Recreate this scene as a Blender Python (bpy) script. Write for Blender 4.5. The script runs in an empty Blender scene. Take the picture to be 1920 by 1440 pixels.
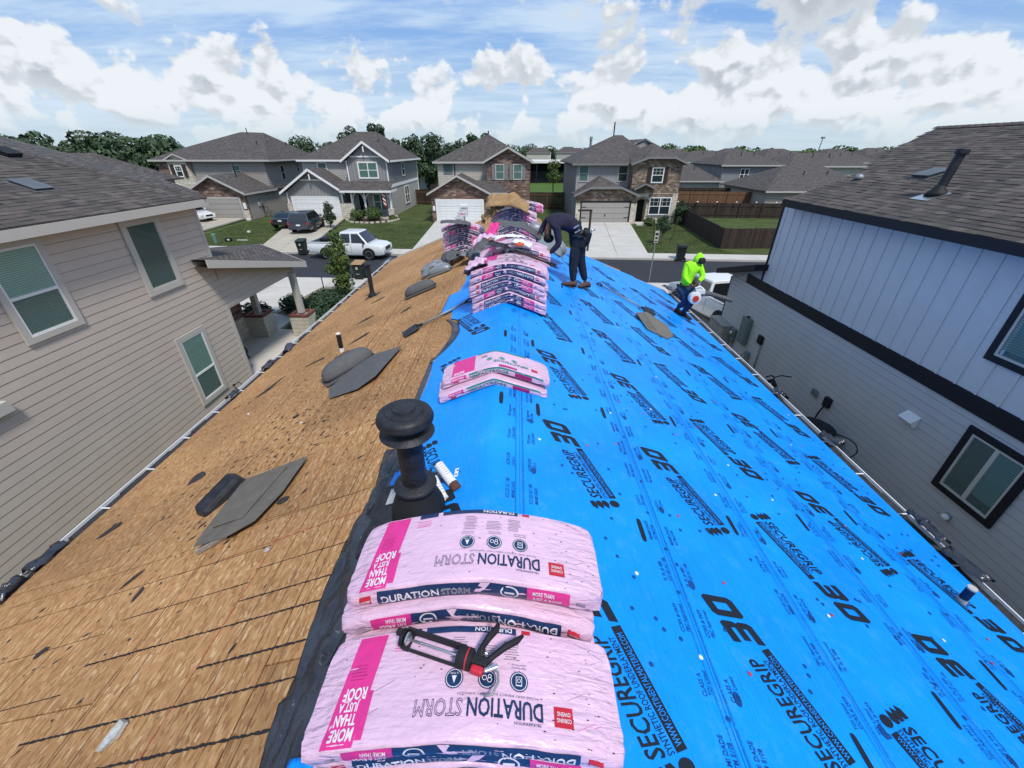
import bpy, math, random
from mathutils import Vector, Matrix, noise as mnoise
R = math.radians
sc = bpy.context.scene
COL = sc.collection
# ------------------------------------------------------------------ camera
cam_d = bpy.data.cameras.new('camera'); cam = bpy.data.objects.new('camera', cam_d); COL.objects.link(cam)
cam_d.sensor_width = 36; cam_d.lens = 36 * 765 / 1920; cam_d.clip_start = .05; cam_d.clip_end = 5000
CZ = 6.7
cam.location = (0, 0, CZ); cam.rotation_euler = (R(90) - math.atan(439 / 765), 0, R(.65))
sc.camera = cam
# ------------------------------------------------------------------ light, exposure
SUN_EL, SUN_AZ = 58, 150          # azimuth clockwise from +Y
sun_d = bpy.data.lights.new('sun', 'SUN'); sun = bpy.data.objects.new('sun', sun_d); COL.objects.link(sun)
sun_d.energy = 2.5; sun_d.angle = R(9); sun_d.color = (1, .95, .88)
sun.location = (0, 0, 40)
sun.rotation_euler = (R(90 - SUN_EL), 0, R(180 - SUN_AZ))
sc.view_settings.view_transform = 'Standard'; sc.view_settings.look = 'None'
sc.view_settings.exposure = .45; sc.view_settings.gamma = 1; sc.view_settings.use_curve_mapping = False
world = bpy.data.worlds.new('World'); sc.world = world; world.use_nodes = True
def build_world():
    nt = world.node_tree; N = nt.nodes; K = nt.links; N.clear()
    def nd(t, **k):
        n = N.new(t)
        for a, b in k.items(): setattr(n, a, b)
        return n
    def mth(op, a, b=None, c=None, clamp=False):
        n = nd('ShaderNodeMath', operation=op, use_clamp=clamp)
        for i, v in enumerate((a, b, c)):
            if v is None: continue
            if hasattr(v, 'links') or hasattr(v, 'is_linked'): K.new(v, n.inputs[i])
            else: n.inputs[i].default_value = v
        return n.outputs[0]
    def smooth(v, lo, hi, a=0., b=1.):
        n = nd('ShaderNodeMapRange', interpolation_type='SMOOTHSTEP'); K.new(v, n.inputs[0])
        n.inputs[1].default_value = lo; n.inputs[2].default_value = hi; n.inputs[3].default_value = a; n.inputs[4].default_value = b
        return n.outputs[0]
    def vm(op, a, b):
        n = nd('ShaderNodeVectorMath', operation=op)
        for i, v in enumerate((a, b)):
            if hasattr(v, 'is_linked'): K.new(v, n.inputs[i])
            else: n.inputs[i].default_value = v
        return n
    def mix(f, a, b):
        n = nd('ShaderNodeMix', data_type='RGBA')
        if hasattr(f, 'is_linked'): K.new(f, n.inputs[0])
        else: n.inputs[0].default_value = f
        for i, v in ((6, a), (7, b)):
            if hasattr(v, 'is_linked'): K.new(v, n.inputs[i])
            else: n.inputs[i].default_value = (*v, 1)
        return n.outputs[2]
    out = nd('ShaderNodeOutputWorld'); bg = nd('ShaderNodeBackground'); K.new(bg.outputs[0], out.inputs[0])
    sky = nd('ShaderNodeTexSky', sky_type='NISHITA'); sky.sun_disc = False
    sky.sun_elevation = R(SUN_EL); sky.sun_rotation = R(SUN_AZ); sky.altitude = 150; sky.dust_density = 2.5; sky.air_density = 1.2
    tc = nd('ShaderNodeTexCoord'); D = tc.outputs['Generated']
    sep = nd('ShaderNodeSeparateXYZ'); K.new(D, sep.inputs[0]); z = sep.outputs[2]
    zc = mth('MAXIMUM', z, 0.0)
    # ellipsoidal cloud seats (direction, radius, weight): the big cumulus groups of this sky
    seats = SEATS
    def density(vec, detail):
        st = vm('MULTIPLY', vec, (1, 1, 1.75)).outputs[0]
        n = nd('ShaderNodeTexNoise'); n.inputs['Scale'].default_value = 7.5; n.inputs['Detail'].default_value = detail
        n.inputs['Roughness'].default_value = .60; n.inputs['Distortion'].default_value = 0; K.new(st, n.inputs['Vector'])
        vo = nd('ShaderNodeTexVoronoi', feature='SMOOTH_F1', voronoi_dimensions='2D'); vo.inputs['Scale'].default_value = 13; vo.inputs['Detail'].default_value = 3 if detail > 8 else 2
        vo.inputs['Roughness'].default_value = .48; vo.inputs['Smoothness'].default_value = .4
        sp = nd('ShaderNodeSeparateXYZ'); K.new(vec, sp.inputs[0]); rr = mth('ADD', mth('MAXIMUM', sp.outputs[2], -.3), 1.0)
        cb = nd('ShaderNodeCombineXYZ'); K.new(mth('DIVIDE', sp.outputs[0], rr), cb.inputs[0]); K.new(mth('DIVIDE', sp.outputs[1], rr), cb.inputs[1])
        wv = nd('ShaderNodeTexNoise'); wv.inputs['Scale'].default_value = 9; wv.inputs['Detail'].default_value = 2; K.new(cb.outputs[0], wv.inputs['Vector'])
        wo = vm('MULTIPLY', vm('SUBTRACT', wv.outputs['Color'], (.5, .5, .5)).outputs[0], (.06, .06, .06)).outputs[0]
        K.new(vm('ADD', cb.outputs[0], wo).outputs[0], vo.inputs['Vector'])
        tot = mth('ADD', mth('MULTIPLY', n.outputs[0], .75), mth('MULTIPLY', mth('SUBTRACT', 1.17, vo.outputs['Distance']), .30))
        for c, r, w in seats:
            c = Vector(c).normalized()
            df = vm('SUBTRACT', vec, tuple(c)).outputs[0]
            df = vm('MULTIPLY', df, (1, 1, 2.0)).outputs[0]
            ln = nd('ShaderNodeVectorMath', operation='LENGTH'); K.new(df, ln.inputs[0])
            g = smooth(ln.outputs[1], 0, r, w, 0)
            tot = mth('ADD', tot, g)
        return tot
    d0 = density(D, 9)
    up = vm('ADD', D, (.004, -.003, .016)).outputs[0]
    d1 = density(up, 7)
    bias = mth('MULTIPLY', smooth(z, 0.02, .30), -.045)
    band = smooth(mth('ABSOLUTE', mth('SUBTRACT', z, .075)), 0, .10, .115, 0)
    d0 = mth('ADD', mth('ADD', d0, bias), band)
    cov = smooth(d0, .538, .618)
    # thin high veil
    pl = nd('ShaderNodeVectorMath', operation='DIVIDE'); K.new(D, pl.inputs[0])
    cz = nd('ShaderNodeCombineXYZ'); zz = mth('ADD', zc, .12)
    for i in range(3): K.new(zz, cz.inputs[i])
    K.new(cz.outputs[0], pl.inputs[1])
    ve = nd('ShaderNodeTexNoise'); ve.inputs['Scale'].default_value = 1.5; ve.inputs['Detail'].default_value = 9; ve.inputs['Roughness'].default_value = .62
    mp = nd('ShaderNodeMapping'); mp.inputs['Scale'].default_value = (.55, 1.3, 1); mp.inputs['Rotation'].default_value = (0, 0, .35)
    K.new(pl.outputs[0], mp.inputs[0]); K.new(mp.outputs[0], ve.inputs['Vector'])
    veil = smooth(ve.outputs[0], .36, .66, .05, .82)
    lit = smooth(mth('SUBTRACT', d0, d1), -.05, .08)
    thick = smooth(d0, .56, .82)
    shade = mth('MULTIPLY', mth('SUBTRACT', 1.0, lit), mth('ADD', .55, mth('MULTIPLY', thick, .5)), clamp=True)
    K0 = 1 / .1
    ccol = mix(shade, tuple(v * K0 for v in (.62, .655, .69)), tuple(v * K0 for v in (.37, .41, .455)))
    horizon = smooth(z, .0, .24)
    base = mix(horizon, tuple(v * K0 for v in (.42, .55, .67)), tuple(v * K0 for v in (.12, .285, .62)))
    s0 = mix(.85, sky.outputs[0], base)
    s1 = mix(veil, s0, tuple(v * K0 for v in (.50, .60, .70)))
    # pale band of moist air at the horizon
    hz = smooth(z, 0.0, .07, .75, 0)
    s2 = mix(cov, s1, ccol)
    s3 = mix(hz, s2, tuple(v * K0 for v in (.42, .515, .57)))
    K.new(s3, bg.inputs[0]); bg.inputs[1].default_value = .1
SEATS = [((.56, 1, .17), .34, .17), ((.21, 1, .235), .20, .13), ((.30, 1, .085), .28, .07), ((-.35, 1, .14), .16, .13), ((.07, 1, .145), .13, .12),
         ((-.59, 1, .15), .15, .11), ((-1.0, 1, .16), .22, .12), ((-.5, 1, .085), .22, .06), ((.95, 1, .12), .34, .07), ((-.12, 1, .085), .22, .05),
         ((-.14, 1, .20), .17, -.10), ((.86, 1, .25), .22, -.10), ((-.50, 1, .235), .18, -.08), ((-.78, 1, .22), .14, -.06)]
build_world()
# ------------------------------------------------------------------ materials
M = {}
def newmat(name):
    m = bpy.data.materials.new(name); m.use_nodes = True; M[name] = m
    nt = m.node_tree; b = nt.nodes['Principled BSDF']
    return m, nt, nt.nodes, nt.links, b
def ramp(N, pts):
    r = N.new('ShaderNodeValToRGB'); e = r.color_ramp.elements
    while len(e) < len(pts): e.new(.5)
    for k, (p, c) in enumerate(pts):
        e[k].position = p; e[k].color = (*(c if hasattr(c, '__len__') else (c, c, c)), 1)
    return r
def mat(name, col, rough=.8, var=.12, scale=6, bump=.1, bscale=40, metal=0, spec=.3, coat=0, island=0, dirt=0, dirtcol=(.1, .08, .06), stretch=None, transm=0, uvk=False):
    m, nt, N, K, b = newmat(name)
    b.inputs['Roughness'].default_value = rough; b.inputs['Metallic'].default_value = metal
    b.inputs['Specular IOR Level'].default_value = spec; b.inputs['Coat Weight'].default_value = coat
    tc = N.new('ShaderNodeTexCoord'); v = tc.outputs['UV' if uvk else 'Object']
    if stretch:
        mp = N.new('ShaderNodeMapping'); mp.inputs['Scale'].default_value = stretch; K.new(v, mp.inputs[0]); v = mp.outputs[0]
    n = N.new('ShaderNodeTexNoise'); n.inputs['Scale'].default_value = scale; n.inputs['Detail'].default_value = 6; n.inputs['Roughness'].default_value = .65; K.new(v, n.inputs['Vector'])
    lo = tuple(c * (1 - var) for c in col); hi = tuple(min(1, c * (1 + var)) for c in col)
    r = ramp(N, [(.3, lo), (.7, hi)]); K.new(n.outputs[0], r.inputs[0]); c = r.outputs[0]
    if island:
        g = N.new('ShaderNodeNewGeometry'); h = N.new('ShaderNodeHueSaturation'); mr = N.new('ShaderNodeMapRange')
        K.new(g.outputs['Random Per Island'], mr.inputs[0]); mr.inputs[3].default_value = 1 - island; mr.inputs[4].default_value = 1 + island
        K.new(mr.outputs[0], h.inputs['Value']); K.new(c, h.inputs['Color']); c = h.outputs[0]
    if dirt:
        n2 = N.new('ShaderNodeTexNoise'); n2.inputs['Scale'].default_value = scale * 2.3; n2.inputs['Detail'].default_value = 9; n2.inputs['Roughness'].default_value = .75; K.new(v, n2.inputs['Vector'])
        r2 = ramp(N, [(.60, 0.), (.72, float(dirt))]); K.new(n2.outputs[0], r2.inputs[0])
        mx = N.new('ShaderNodeMix'); mx.data_type = 'RGBA'; K.new(r2.outputs[0], mx.inputs[0]); K.new(c, mx.inputs[6]); mx.inputs[7].default_value = (*dirtcol, 1); c = mx.outputs[2]
    K.new(c, b.inputs['Base Color'])
    if bump:
        n3 = N.new('ShaderNodeTexNoise'); n3.inputs['Scale'].default_value = bscale; n3.inputs['Detail'].default_value = 5; K.new(v, n3.inputs['Vector'])
        bp = N.new('ShaderNodeBump'); bp.inputs['Strength'].default_value = bump; bp.inputs['Distance'].default_value = .02; K.new(n3.outputs[0], bp.inputs['Height']); K.new(bp.outputs[0], b.inputs['Normal'])
    if transm: b.inputs['Transmission Weight'].default_value = transm
    return m
def brickmat(name, cols, mortar, bw, bh, ms=.012, rough=.85, offset=.5, bump=.5, var2=.25, squash=1.):
    """courses laid out in metres on the UV map: far brick, stone, shingle and lap siding"""
    m, nt, N, K, b = newmat(name); b.inputs['Roughness'].default_value = rough; b.inputs['Specular IOR Level'].default_value = .2
    tc = N.new('ShaderNodeTexCoord'); t = N.new('ShaderNodeTexBrick'); K.new(tc.outputs['UV'], t.inputs['Vector'])
    t.offset = offset; t.squash = squash; t.inputs['Scale'].default_value = 1; t.inputs['Brick Width'].default_value = bw; t.inputs['Row Height'].default_value = bh
    t.inputs['Mortar Size'].default_value = ms; t.inputs['Mortar Smooth'].default_value = .2
    t.inputs['Color1'].default_value = (0, 0, 0, 1); t.inputs['Color2'].default_value = (1, 1, 1, 1); t.inputs['Mortar'].default_value = (.5, .5, .5, 1)
    r = ramp(N, [(i / max(1, len(cols) - 1), c) for i, c in enumerate(cols)]); K.new(t.outputs['Color'], r.inputs[0])
    n = N.new('ShaderNodeTexNoise'); n.inputs['Scale'].default_value = 3; n.inputs['Detail'].default_value = 8; K.new(tc.outputs['UV'], n.inputs['Vector'])
    h = N.new('ShaderNodeHueSaturation'); mr = N.new('ShaderNodeMapRange'); K.new(n.outputs[0], mr.inputs[0]); mr.inputs[1].default_value = .3; mr.inputs[2].default_value = .7
    mr.inputs[3].default_value = 1 - var2; mr.inputs[4].default_value = 1 + var2; K.new(mr.outputs[0], h.inputs['Value']); K.new(r.outputs[0], h.inputs['Color'])
    mx = N.new('ShaderNodeMix'); mx.data_type = 'RGBA'; K.new(t.outputs['Fac'], mx.inputs[0]); K.new(h.outputs[0], mx.inputs[6]); mx.inputs[7].default_value = (*mortar, 1)
    K.new(mx.outputs[2], b.inputs['Base Color'])
    bp = N.new('ShaderNodeBump'); bp.invert = True; bp.inputs['Strength'].default_value = bump; bp.inputs['Distance'].default_value = .03; K.new(t.outputs['Fac'], bp.inputs['Height']); K.new(bp.outputs[0], b.inputs['Normal'])
    return m
# ------------------------------------------------------------------ mesh builder
def V(*a): return Vector(a)
class MB:
    def __init__(s): s.v = []; s.f = []; s.m = []
    def add(s, vs, fs, mi=0):
        n = len(s.v); s.v += [tuple(p) for p in vs]; s.f += [tuple(i + n for i in f) for f in fs]; s.m += [mi] * len(fs); return s
    def box(s, c, d, mi=0, rot=None):
        h = [x / 2 for x in d]; vs = [V(sx * h[0], sy * h[1], sz * h[2]) for sx in (-1, 1) for sy in (-1, 1) for sz in (-1, 1)]
        if rot is not None: vs = [rot @ p for p in vs]
        c = V(*c); vs = [p + c for p in vs]
        return s.add(vs, [(0, 1, 3, 2), (4, 6, 7, 5), (0, 4, 5, 1), (2, 3, 7, 6), (0, 2, 6, 4), (1, 5, 7, 3)], mi)
    def bb(s, x0, x1, y0, y1, z0, z1, mi=0): return s.box(((x0 + x1) / 2, (y0 + y1) / 2, (z0 + z1) / 2), (x1 - x0, y1 - y0, z1 - z0), mi)
    def poly(s, pts, mi=0): return s.add(pts, [tuple(range(len(pts)))], mi)
    def prism(s, pts, off, mi=0):
        """closed slab: a polygon and its copy shifted by off"""
        n = len(pts); off = V(*off); a = [V(*p) for p in pts]; b = [p + off for p in a]
        nn = V(0, 0, 0)
        for i in range(n): nn += a[i].cross(a[(i + 1) % n])
        if nn.dot(off) > 0: a, b = b, a
        return s.add(a + b, [tuple(range(n)), tuple(reversed(range(n, 2 * n)))] + [(i, i + n, (i + 1) % n + n, (i + 1) % n) for i in range(n)], mi)
    def tube(s, path, rad, mi=0, n=10, cap=True):
        P = [V(*p) for p in path]; k = len(P); rr = rad if hasattr(rad, '__len__') else [rad] * k; base = len(s.v); vs = []
        up = V(0, 0, 1)
        for i, p in enumerate(P):
            t = (P[min(i + 1, k - 1)] - P[max(i - 1, 0)]).normalized()
            a = up if abs(t.dot(up)) < .95 else V(1, 0, 0)
            x = t.cross(a).normalized(); y = t.cross(x).normalized()
            vs += [p + rr[i] * (math.cos(2 * math.pi * j / n) * x + math.sin(2 * math.pi * j / n) * y) for j in range(n)]
        fs = [(i * n + j, i * n + (j + 1) % n, (i + 1) * n + (j + 1) % n, (i + 1) * n + j) for i in range(k - 1) for j in range(n)]
        if cap: fs += [tuple(reversed(range(n))), tuple(range((k - 1) * n, k * n))]
        return s.add(vs, fs, mi)
    def lathe(s, c, prof, mi=0, n=24, rot=None):
        c = V(*c); vs = []
        for r_, z in prof:
            for j in range(n):
                p = V(r_ * math.cos(2 * math.pi * j / n), r_ * math.sin(2 * math.pi * j / n), z)
                vs.append((rot @ p if rot is not None else p) + c)
        k = len(prof)
        fs = [(i * n + j, i * n + (j + 1) % n, (i + 1) * n + (j + 1) % n, (i + 1) * n + j) for i in range(k - 1) for j in range(n)]
        fs += [tuple(reversed(range(n))), tuple(range((k - 1) * n, k * n))]
        return s.add(vs, fs, mi)
    def mesh(s, name, mats):
        me = bpy.data.meshes.new(name); me.from_pydata(s.v, [], s.f)
        for m in mats: me.materials.append(M[m])
        if len(mats) > 1: me.polygons.foreach_set('material_index', s.m)
        uv = me.uv_layers.new(name='UVMap'); vs = me.vertices; data = [0.] * (2 * len(me.loops))
        for p in me.polygons:
            nx, ny, nz = p.normal; l = math.hypot(nx, ny)
            if l < 1e-4: tx, ty, bx, by, bz = 1, 0, 0, 1, 0
            else: tx, ty = -ny / l, nx / l; bx = -nz * nx / l; by = -nz * ny / l; bz = l
            for li in p.loop_indices:
                c = vs[me.loops[li].vertex_index].co
                data[2 * li] = c[0] * tx + c[1] * ty; data[2 * li + 1] = c[0] * bx + c[1] * by + c[2] * bz
        uv.data.foreach_set('uv', data)
        return me
    def build(s, name, mats, parent=None, smooth=False, world=False, bevel=0, **tags):
        if isinstance(mats, str): mats = [mats]
        me = s.mesh(name, mats)
        return link(name, me, parent, smooth, world, bevel, **tags)
def link(name, me, parent=None, smooth=False, world=False, bevel=0, **tags):
    if smooth:
        me.polygons.foreach_set('use_smooth', [True] * len(me.polygons))
    o = bpy.data.objects.new(name, me); COL.objects.link(o)
    if smooth == 'auto':
        try: me.set_sharp_from_angle(angle=R(38))
        except Exception: pass
    if bevel:
        b = o.modifiers.new('bevel', 'BEVEL'); b.width = bevel; b.segments = 2; b.limit_method = 'ANGLE'
    if parent is not None:
        o.parent = parent
        if world:
            q = parent; l = V(0, 0, 0)
            while q is not None: l += q.location; q = q.parent
            o.location = -l
    for k, v in tags.items(): o[k] = v
    return o
def thing(name, label, cat, loc=(0, 0, 0), rz=0, group=None, rot=None):
    o = bpy.data.objects.new(name, None); COL.objects.link(o); o.empty_display_size = .1
    o.location = loc; o.rotation_euler = rot if rot else (0, 0, rz); o['label'] = label; o['category'] = cat
    if group: o['group'] = group
    return o
def kids(o): return [c for c in bpy.data.objects if c.parent == o]
def dup(root, loc, rz=0, label=None, rot=None, group=None):
    cs = kids(root)
    r = root.copy(); COL.objects.link(r); r.location = loc; r.rotation_euler = rot if rot else (0, 0, rz)
    if label: r['label'] = label
    if group: r['group'] = group
    for ch in cs:
        c = ch.copy(); COL.objects.link(c); c.parent = r
        for gch in kids(ch):
            d = gch.copy(); COL.objects.link(d); d.parent = c
    return r
_tc = {}
def text2d(s, bold=0., fill=True, space=1.0, wire=.02):
    """flat lettering as (verts, faces), cap height 1, left edge at 0"""
    k = (s, bold, fill, space, wire)
    if k in _tc: return _tc[k]
    c = bpy.data.curves.new('lettering', 'FONT'); c.body = s; c.size = 1; c.resolution_u = 2; c.offset = bold; c.space_character = space
    if not fill: c.fill_mode = 'NONE'; c.bevel_depth = wire; c.bevel_resolution = 0
    o = bpy.data.objects.new('lettering', c); COL.objects.link(o)
    me = bpy.data.meshes.new_from_object(o, depsgraph=bpy.context.evaluated_depsgraph_get())
    vs = [v.co.copy() for v in me.vertices]; fs = [tuple(p.vertices) for p in me.polygons]
    bpy.data.objects.remove(o); bpy.data.curves.remove(c); bpy.data.meshes.remove(me)
    x0 = min(v.x for v in vs); x1 = max(v.x for v in vs); h = .73
    vs = [((v.x - x0) / h, v.y / h) for v in vs]
    _tc[k] = (vs, fs, (x1 - x0) / h); return _tc[k]
rnd = random.Random(7)
# ------------------------------------------------------------------ material library
G3 = lambda v: (v, v, v)
mat('grass', (.066, .088, .030), .95, .35, .6, .6, 60, dirt=.35, dirtcol=(.12, .10, .035), spec=.1)
mat('field_grass', (.07, .125, .03), .95, .2, .08, 0, spec=.1)
mat('asphalt', (.030, .032, .038), .9, .15, 1.5, .2, 120)
mat('concrete', (.50, .47, .42), .9, .10, .7, .15, 60, dirt=.18, dirtcol=(.25, .21, .16))
mat('concrete_old', (.42, .38, .30), .9, .14, .9, .15, 60, dirt=.5, dirtcol=(.22, .16, .09))
mat('siding_taupe', (.56, .475, .405), .8, .04, 2, .06, 150)
mat('trim_beige', (.52, .49, .44), .75, .03, 3, .04, 90)
mat('siding_gap_shade', (.05, .045, .045), .95, .1, 3, 0)  # near-black backing: paints the shadow lines under the lap boards
mat('siding_blue', (.50, .49, .485), .8, .04, 2, .06, 150)
mat('panel_blue', (.60, .585, .575), .75, .03, 3, .12, 180)
mat('black_trim', (.012, .012, .016), .6, .1, 5, .02)
mat('wood_dark', (.045, .032, .026), .9, .4, 5, .2, 30, stretch=(6, 6, .6), island=.3)
mat('wood_red', (.16, .085, .05), .9, .25, 5, .2, 30, stretch=(6, 6, .6), island=.15)
mat('white_paint', (.78, .78, .77), .6, .03, 4, 0)
mat('white_plastic', (.75, .75, .73), .4, .03, 4, 0)
mat('garage_white', (.72, .72, .70), .6, .03, 4, 0)
mat('garage_taupe', (.33, .31, .29), .7, .03, 4, 0)
mat('grey_paint', (.20, .20, .205), .8, .04, 3, 0)
mat('trim_grey', (.45, .44, .42), .8, .04, 3, 0)
mat('glass_dark', (.02, .035, .04), .08, .1, 2, 0, spec=.6)
mat('glass_green', (.09, .17, .15), .12, .1, 2, 0, spec=.6)
mat('blind', (.38, .62, .52), .7, .05, 3, 0)
mat('blind_blue', (.10, .26, .27), .7, .05, 3, 0)
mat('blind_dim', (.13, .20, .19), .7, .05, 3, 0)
mat('room_dark', (.012, .02, .022), .9, .1, 2, 0)
m, nt, N, K, b = newmat('pane'); b.inputs['Base Color'].default_value = (.3, .45, .4, 1); b.inputs['Roughness'].default_value = .03; b.inputs['Alpha'].default_value = .14; b.inputs['Specular IOR Level'].default_value = .9
mat('metal_grey', (.25, .27, .28), .45, .06, 5, .02, metal=.3)
mat('steel', (.6, .6, .6), .3, .05, 8, 0, metal=.9)
mat('elec_green', (.16, .20, .19), .6, .04, 4, 0)
mat('black_rubber', (.014, .014, .016), .65, .2, 12, .1, 60)
mat('black_vent', (.020, .021, .026), .50, .55, 11, .2, 40, dirt=.55, dirtcol=(.075, .075, .08))
mat('vent_grey', (.10, .10, .102), .75, .12, 14, .15, 200)
mat('vent_flat', (.135, .118, .098), .8, .18, 10, .15, 200, dirt=.3, dirtcol=(.2, .19, .18))
mat('vent_slate', (.10, .115, .13), .6, .1, 6, .05, 60)
mat('vent_brown', (.16, .145, .12), .75, .12, 14, .15, 200)
mat('felt_black', (.024, .025, .032), .22, .6, 5, 1.0, 11, spec=.8)
mat('tar', (.022, .02, .02), .9, .3, 30, .3, 120)
mat('chalk_dark', (.075, .05, .035), .9, .3, 30, 0)
mat('chalk_red', (.36, .03, .025), .9, .2, 30, 0)
mat('debris_and_shade', (.035, .034, .036), .9, .4, 20, .3, 80)
mat('debris_pale', (.42, .43, .42), .8, .4, 20, .3, 80, dirt=.6)
mat('pvc_white', (.72, .70, .68), .4, .05, 6, 0)
mat('navy_pipe', (.012, .018, .06), .35, .2, 8, 0)
mat('stone_cream', (.56, .51, .42), .9, .10, 7, .5, 30, island=.14, dirt=.3, dirtcol=(.28, .22, .15))
mat('stone_grey', (.36, .34, .31), .9, .12, 7, .5, 30, island=.16, dirt=.4, dirtcol=(.10, .08, .07))
mat('brick_red', (.17, .065, .05), .9, .2, 9, .3, 60, island=.3)
mat('mortar', (.35, .32, .28), .95, .1, 9, .2)
mat('leaf', (.06, .10, .03), .8, .2, 2, 0, island=.45, spec=.2)
mat('leaf_far', (.065, .098, .055), .9, .3, .15, 0, island=.4, spec=.1)
mat('leaf_light', (.075, .115, .03), .8, .2, 2, 0, island=.4, spec=.2)
mat('leaf_cedar', (.045, .075, .042), .9, .2, 2, 0, island=.4, spec=.1)
mat('bark', (.12, .09, .065), .95, .2, 8, .4, 30)
mat('mulch', (.09, .055, .035), .95, .4, 9, .6, 30)
mat('car_white', (.70, .71, .72), .25, .02, 1, 0, coat=.6, spec=.5)
mat('car_dark', (.018, .02, .026), .2, .05, 1, 0, coat=.8, spec=.5)
mat('car_suv', (.035, .042, .065), .22, .05, 1, 0, coat=.8, spec=.5)
mat('car_blue', (.04, .06, .085), .22, .05, 1, 0, coat=.8, spec=.5)
mat('car_glass', (.012, .015, .018), .05, .1, 1, 0, spec=.9)
mat('tyre', (.015, .015, .016), .85, .2, 10, .2)
mat('rim', (.42, .43, .44), .3, .05, 4, 0, metal=.7)
mat('lamp_red', (.45, .015, .015), .2, .05, 4, 0)
mat('lamp_clear', (.7, .68, .55), .15, .05, 4, 0)
mat('bin_green', (.018, .028, .026), .6, .15, 3, .05)
mat('util_green', (.12, .20, .15), .7, .05, 3, 0)
mat('navy_shirt', (.022, .020, .042), .9, .3, 8, .8, 9)
mat('jeans_dark', (.014, .019, .030), .9, .35, 10, .8, 12)
mat('jeans_blue', (.022, .045, .095), .9, .35, 10, .8, 12)
mat('boot_brown', (.10, .045, .03), .7, .2, 12, .2)
mat('boot_dark', (.022, .017, .015), .7, .2, 12, .2)
mat('skin', (.14, .065, .04), .55, .08, 20, .05)
mat('hair', (.01, .009, .008), .7, .3, 40, .3, 90)
mat('leather', (.012, .012, .014), .6, .2, 12, .15)
mat('hivis', (.36, .92, .02), .75, .10, 9, .9, 10)
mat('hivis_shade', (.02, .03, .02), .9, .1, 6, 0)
mat('blower_white', (.68, .68, .67), .35, .05, 6, 0)
mat('blower_red', (.55, .05, .02), .4, .1, 10, 0)
mat('kraft', (.33, .21, .10), .8, .15, 5, .5, 9)
mat('paper', (.72, .72, .70), .6, .04, 6, .3, 12)
mat('orange', (.75, .12, .03), .4, .1, 10, 0)
mat('pink_film', (.69, .455, .59), .34, .07, 8, .30, 26, spec=.6, dirt=.75, dirtcol=(.16, .11, .12), stretch=(1, 2.2, 1.5))
mat('pink_end', (.66, .36, .50), .4, .15, 14, .9, 30, spec=.5, stretch=(1, 2, 2))
mat('ink_navy', (.012, .035, .10), .4, .25, 12, .3, 20, dirt=.3, dirtcol=(.03, .07, .15))
mat('ink_magenta', (.66, .035, .24), .4, .08, 8, .3, 20)
mat('ink_magenta_deep', (.42, .02, .16), .4, .1, 8, .3, 20)
mat('ink_white', (.72, .68, .72), .5, .05, 8, 0)
mat('ink_red', (.50, .02, .04), .5, .1, 8, 0)
mat('ink_teal', (.0, .21, .18), .5, .1, 8, 0)
mat('ink_grey', (.20, .17, .24), .6, .1, 8, 0)
mat('ink_black', (.010, .014, .022), .55, .2, 8, 0)
mat('ink_faint', (.006, .06, .22), .5, .2, 8, 0)
mat('cap_blue', (.005, .06, .22), .5, .1, 8, 0)
mat('cap_red', (.45, .05, .06), .5, .1, 8, 0)
mat('cap_white', (.75, .78, .75), .5, .1, 8, 0)
mat('roof_far_edge', (.10, .095, .095), .9, .2, 3, .2)
SH = [(.092, .080, .074), (.115, .098, .088), (.078, .069, .066), (.130, .106, .095), (.102, .095, .080), (.150, .128, .112)]
for i, c in enumerate(SH): mat('shingle_%d' % i, tuple(v * .84 for v in c), .95, .18, 30, .5, 250)
SHL = ['shingle_%d' % i for i in range(6)]
def creases(name, st):
    nt = M[name].node_tree; N, K = nt.nodes, nt.links; b = N['Principled BSDF']; tc = N.new('ShaderNodeTexCoord'); mp = N.new('ShaderNodeMapping')
    mp.inputs['Rotation'].default_value = (0, 0, .5); mp.inputs['Scale'].default_value = (6, 42, 20); K.new(tc.outputs['Object'], mp.inputs[0])
    n = N.new('ShaderNodeTexNoise'); n.inputs['Scale'].default_value = 1; n.inputs['Detail'].default_value = 5; n.inputs['Distortion'].default_value = .8; K.new(mp.outputs[0], n.inputs['Vector'])
    sx = N.new('ShaderNodeSeparateXYZ'); K.new(tc.outputs['Object'], sx.inputs[0]); ab = N.new('ShaderNodeMath'); ab.operation = 'ABSOLUTE'; K.new(sx.outputs[0], ab.inputs[0])
    mr = N.new('ShaderNodeMapRange'); K.new(ab.outputs[0], mr.inputs[0]); mr.inputs[1].default_value = .15; mr.inputs[2].default_value = .48; mr.inputs[3].default_value = .12 * st; mr.inputs[4].default_value = st
    bp = N.new('ShaderNodeBump'); bp.inputs['Distance'].default_value = .022; K.new(mr.outputs[0], bp.inputs['Strength']); K.new(n.outputs[0], bp.inputs['Height'])
    old = b.inputs['Normal'].links[0].from_socket; K.new(old, bp.inputs['Normal']); K.new(bp.outputs[0], b.inputs['Normal'])
creases('pink_film', .8)
brickmat('far_shingles', [(.070, .061, .058), (.112, .097, .088), (.084, .076, .071), (.140, .118, .106)], (.04, .036, .038), .32, .145, .012)
brickmat('far_brick', [(.10, .05, .04), (.20, .10, .075), (.065, .04, .038), (.34, .24, .19), (.13, .075, .06), (.27, .17, .13)], (.26, .22, .19), .42, .17, .014, var2=.3)
brickmat('far_brick_brown', [(.13, .085, .06), (.20, .14, .10), (.09, .06, .045), (.36, .29, .22), (.16, .11, .08)], (.28, .24, .20), .34, .17, .014, var2=.3)
brickmat('far_stone', [(.62, .57, .48), (.50, .44, .35), (.68, .65, .58)], (.42, .37, .30), .5, .2, .016)
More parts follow.
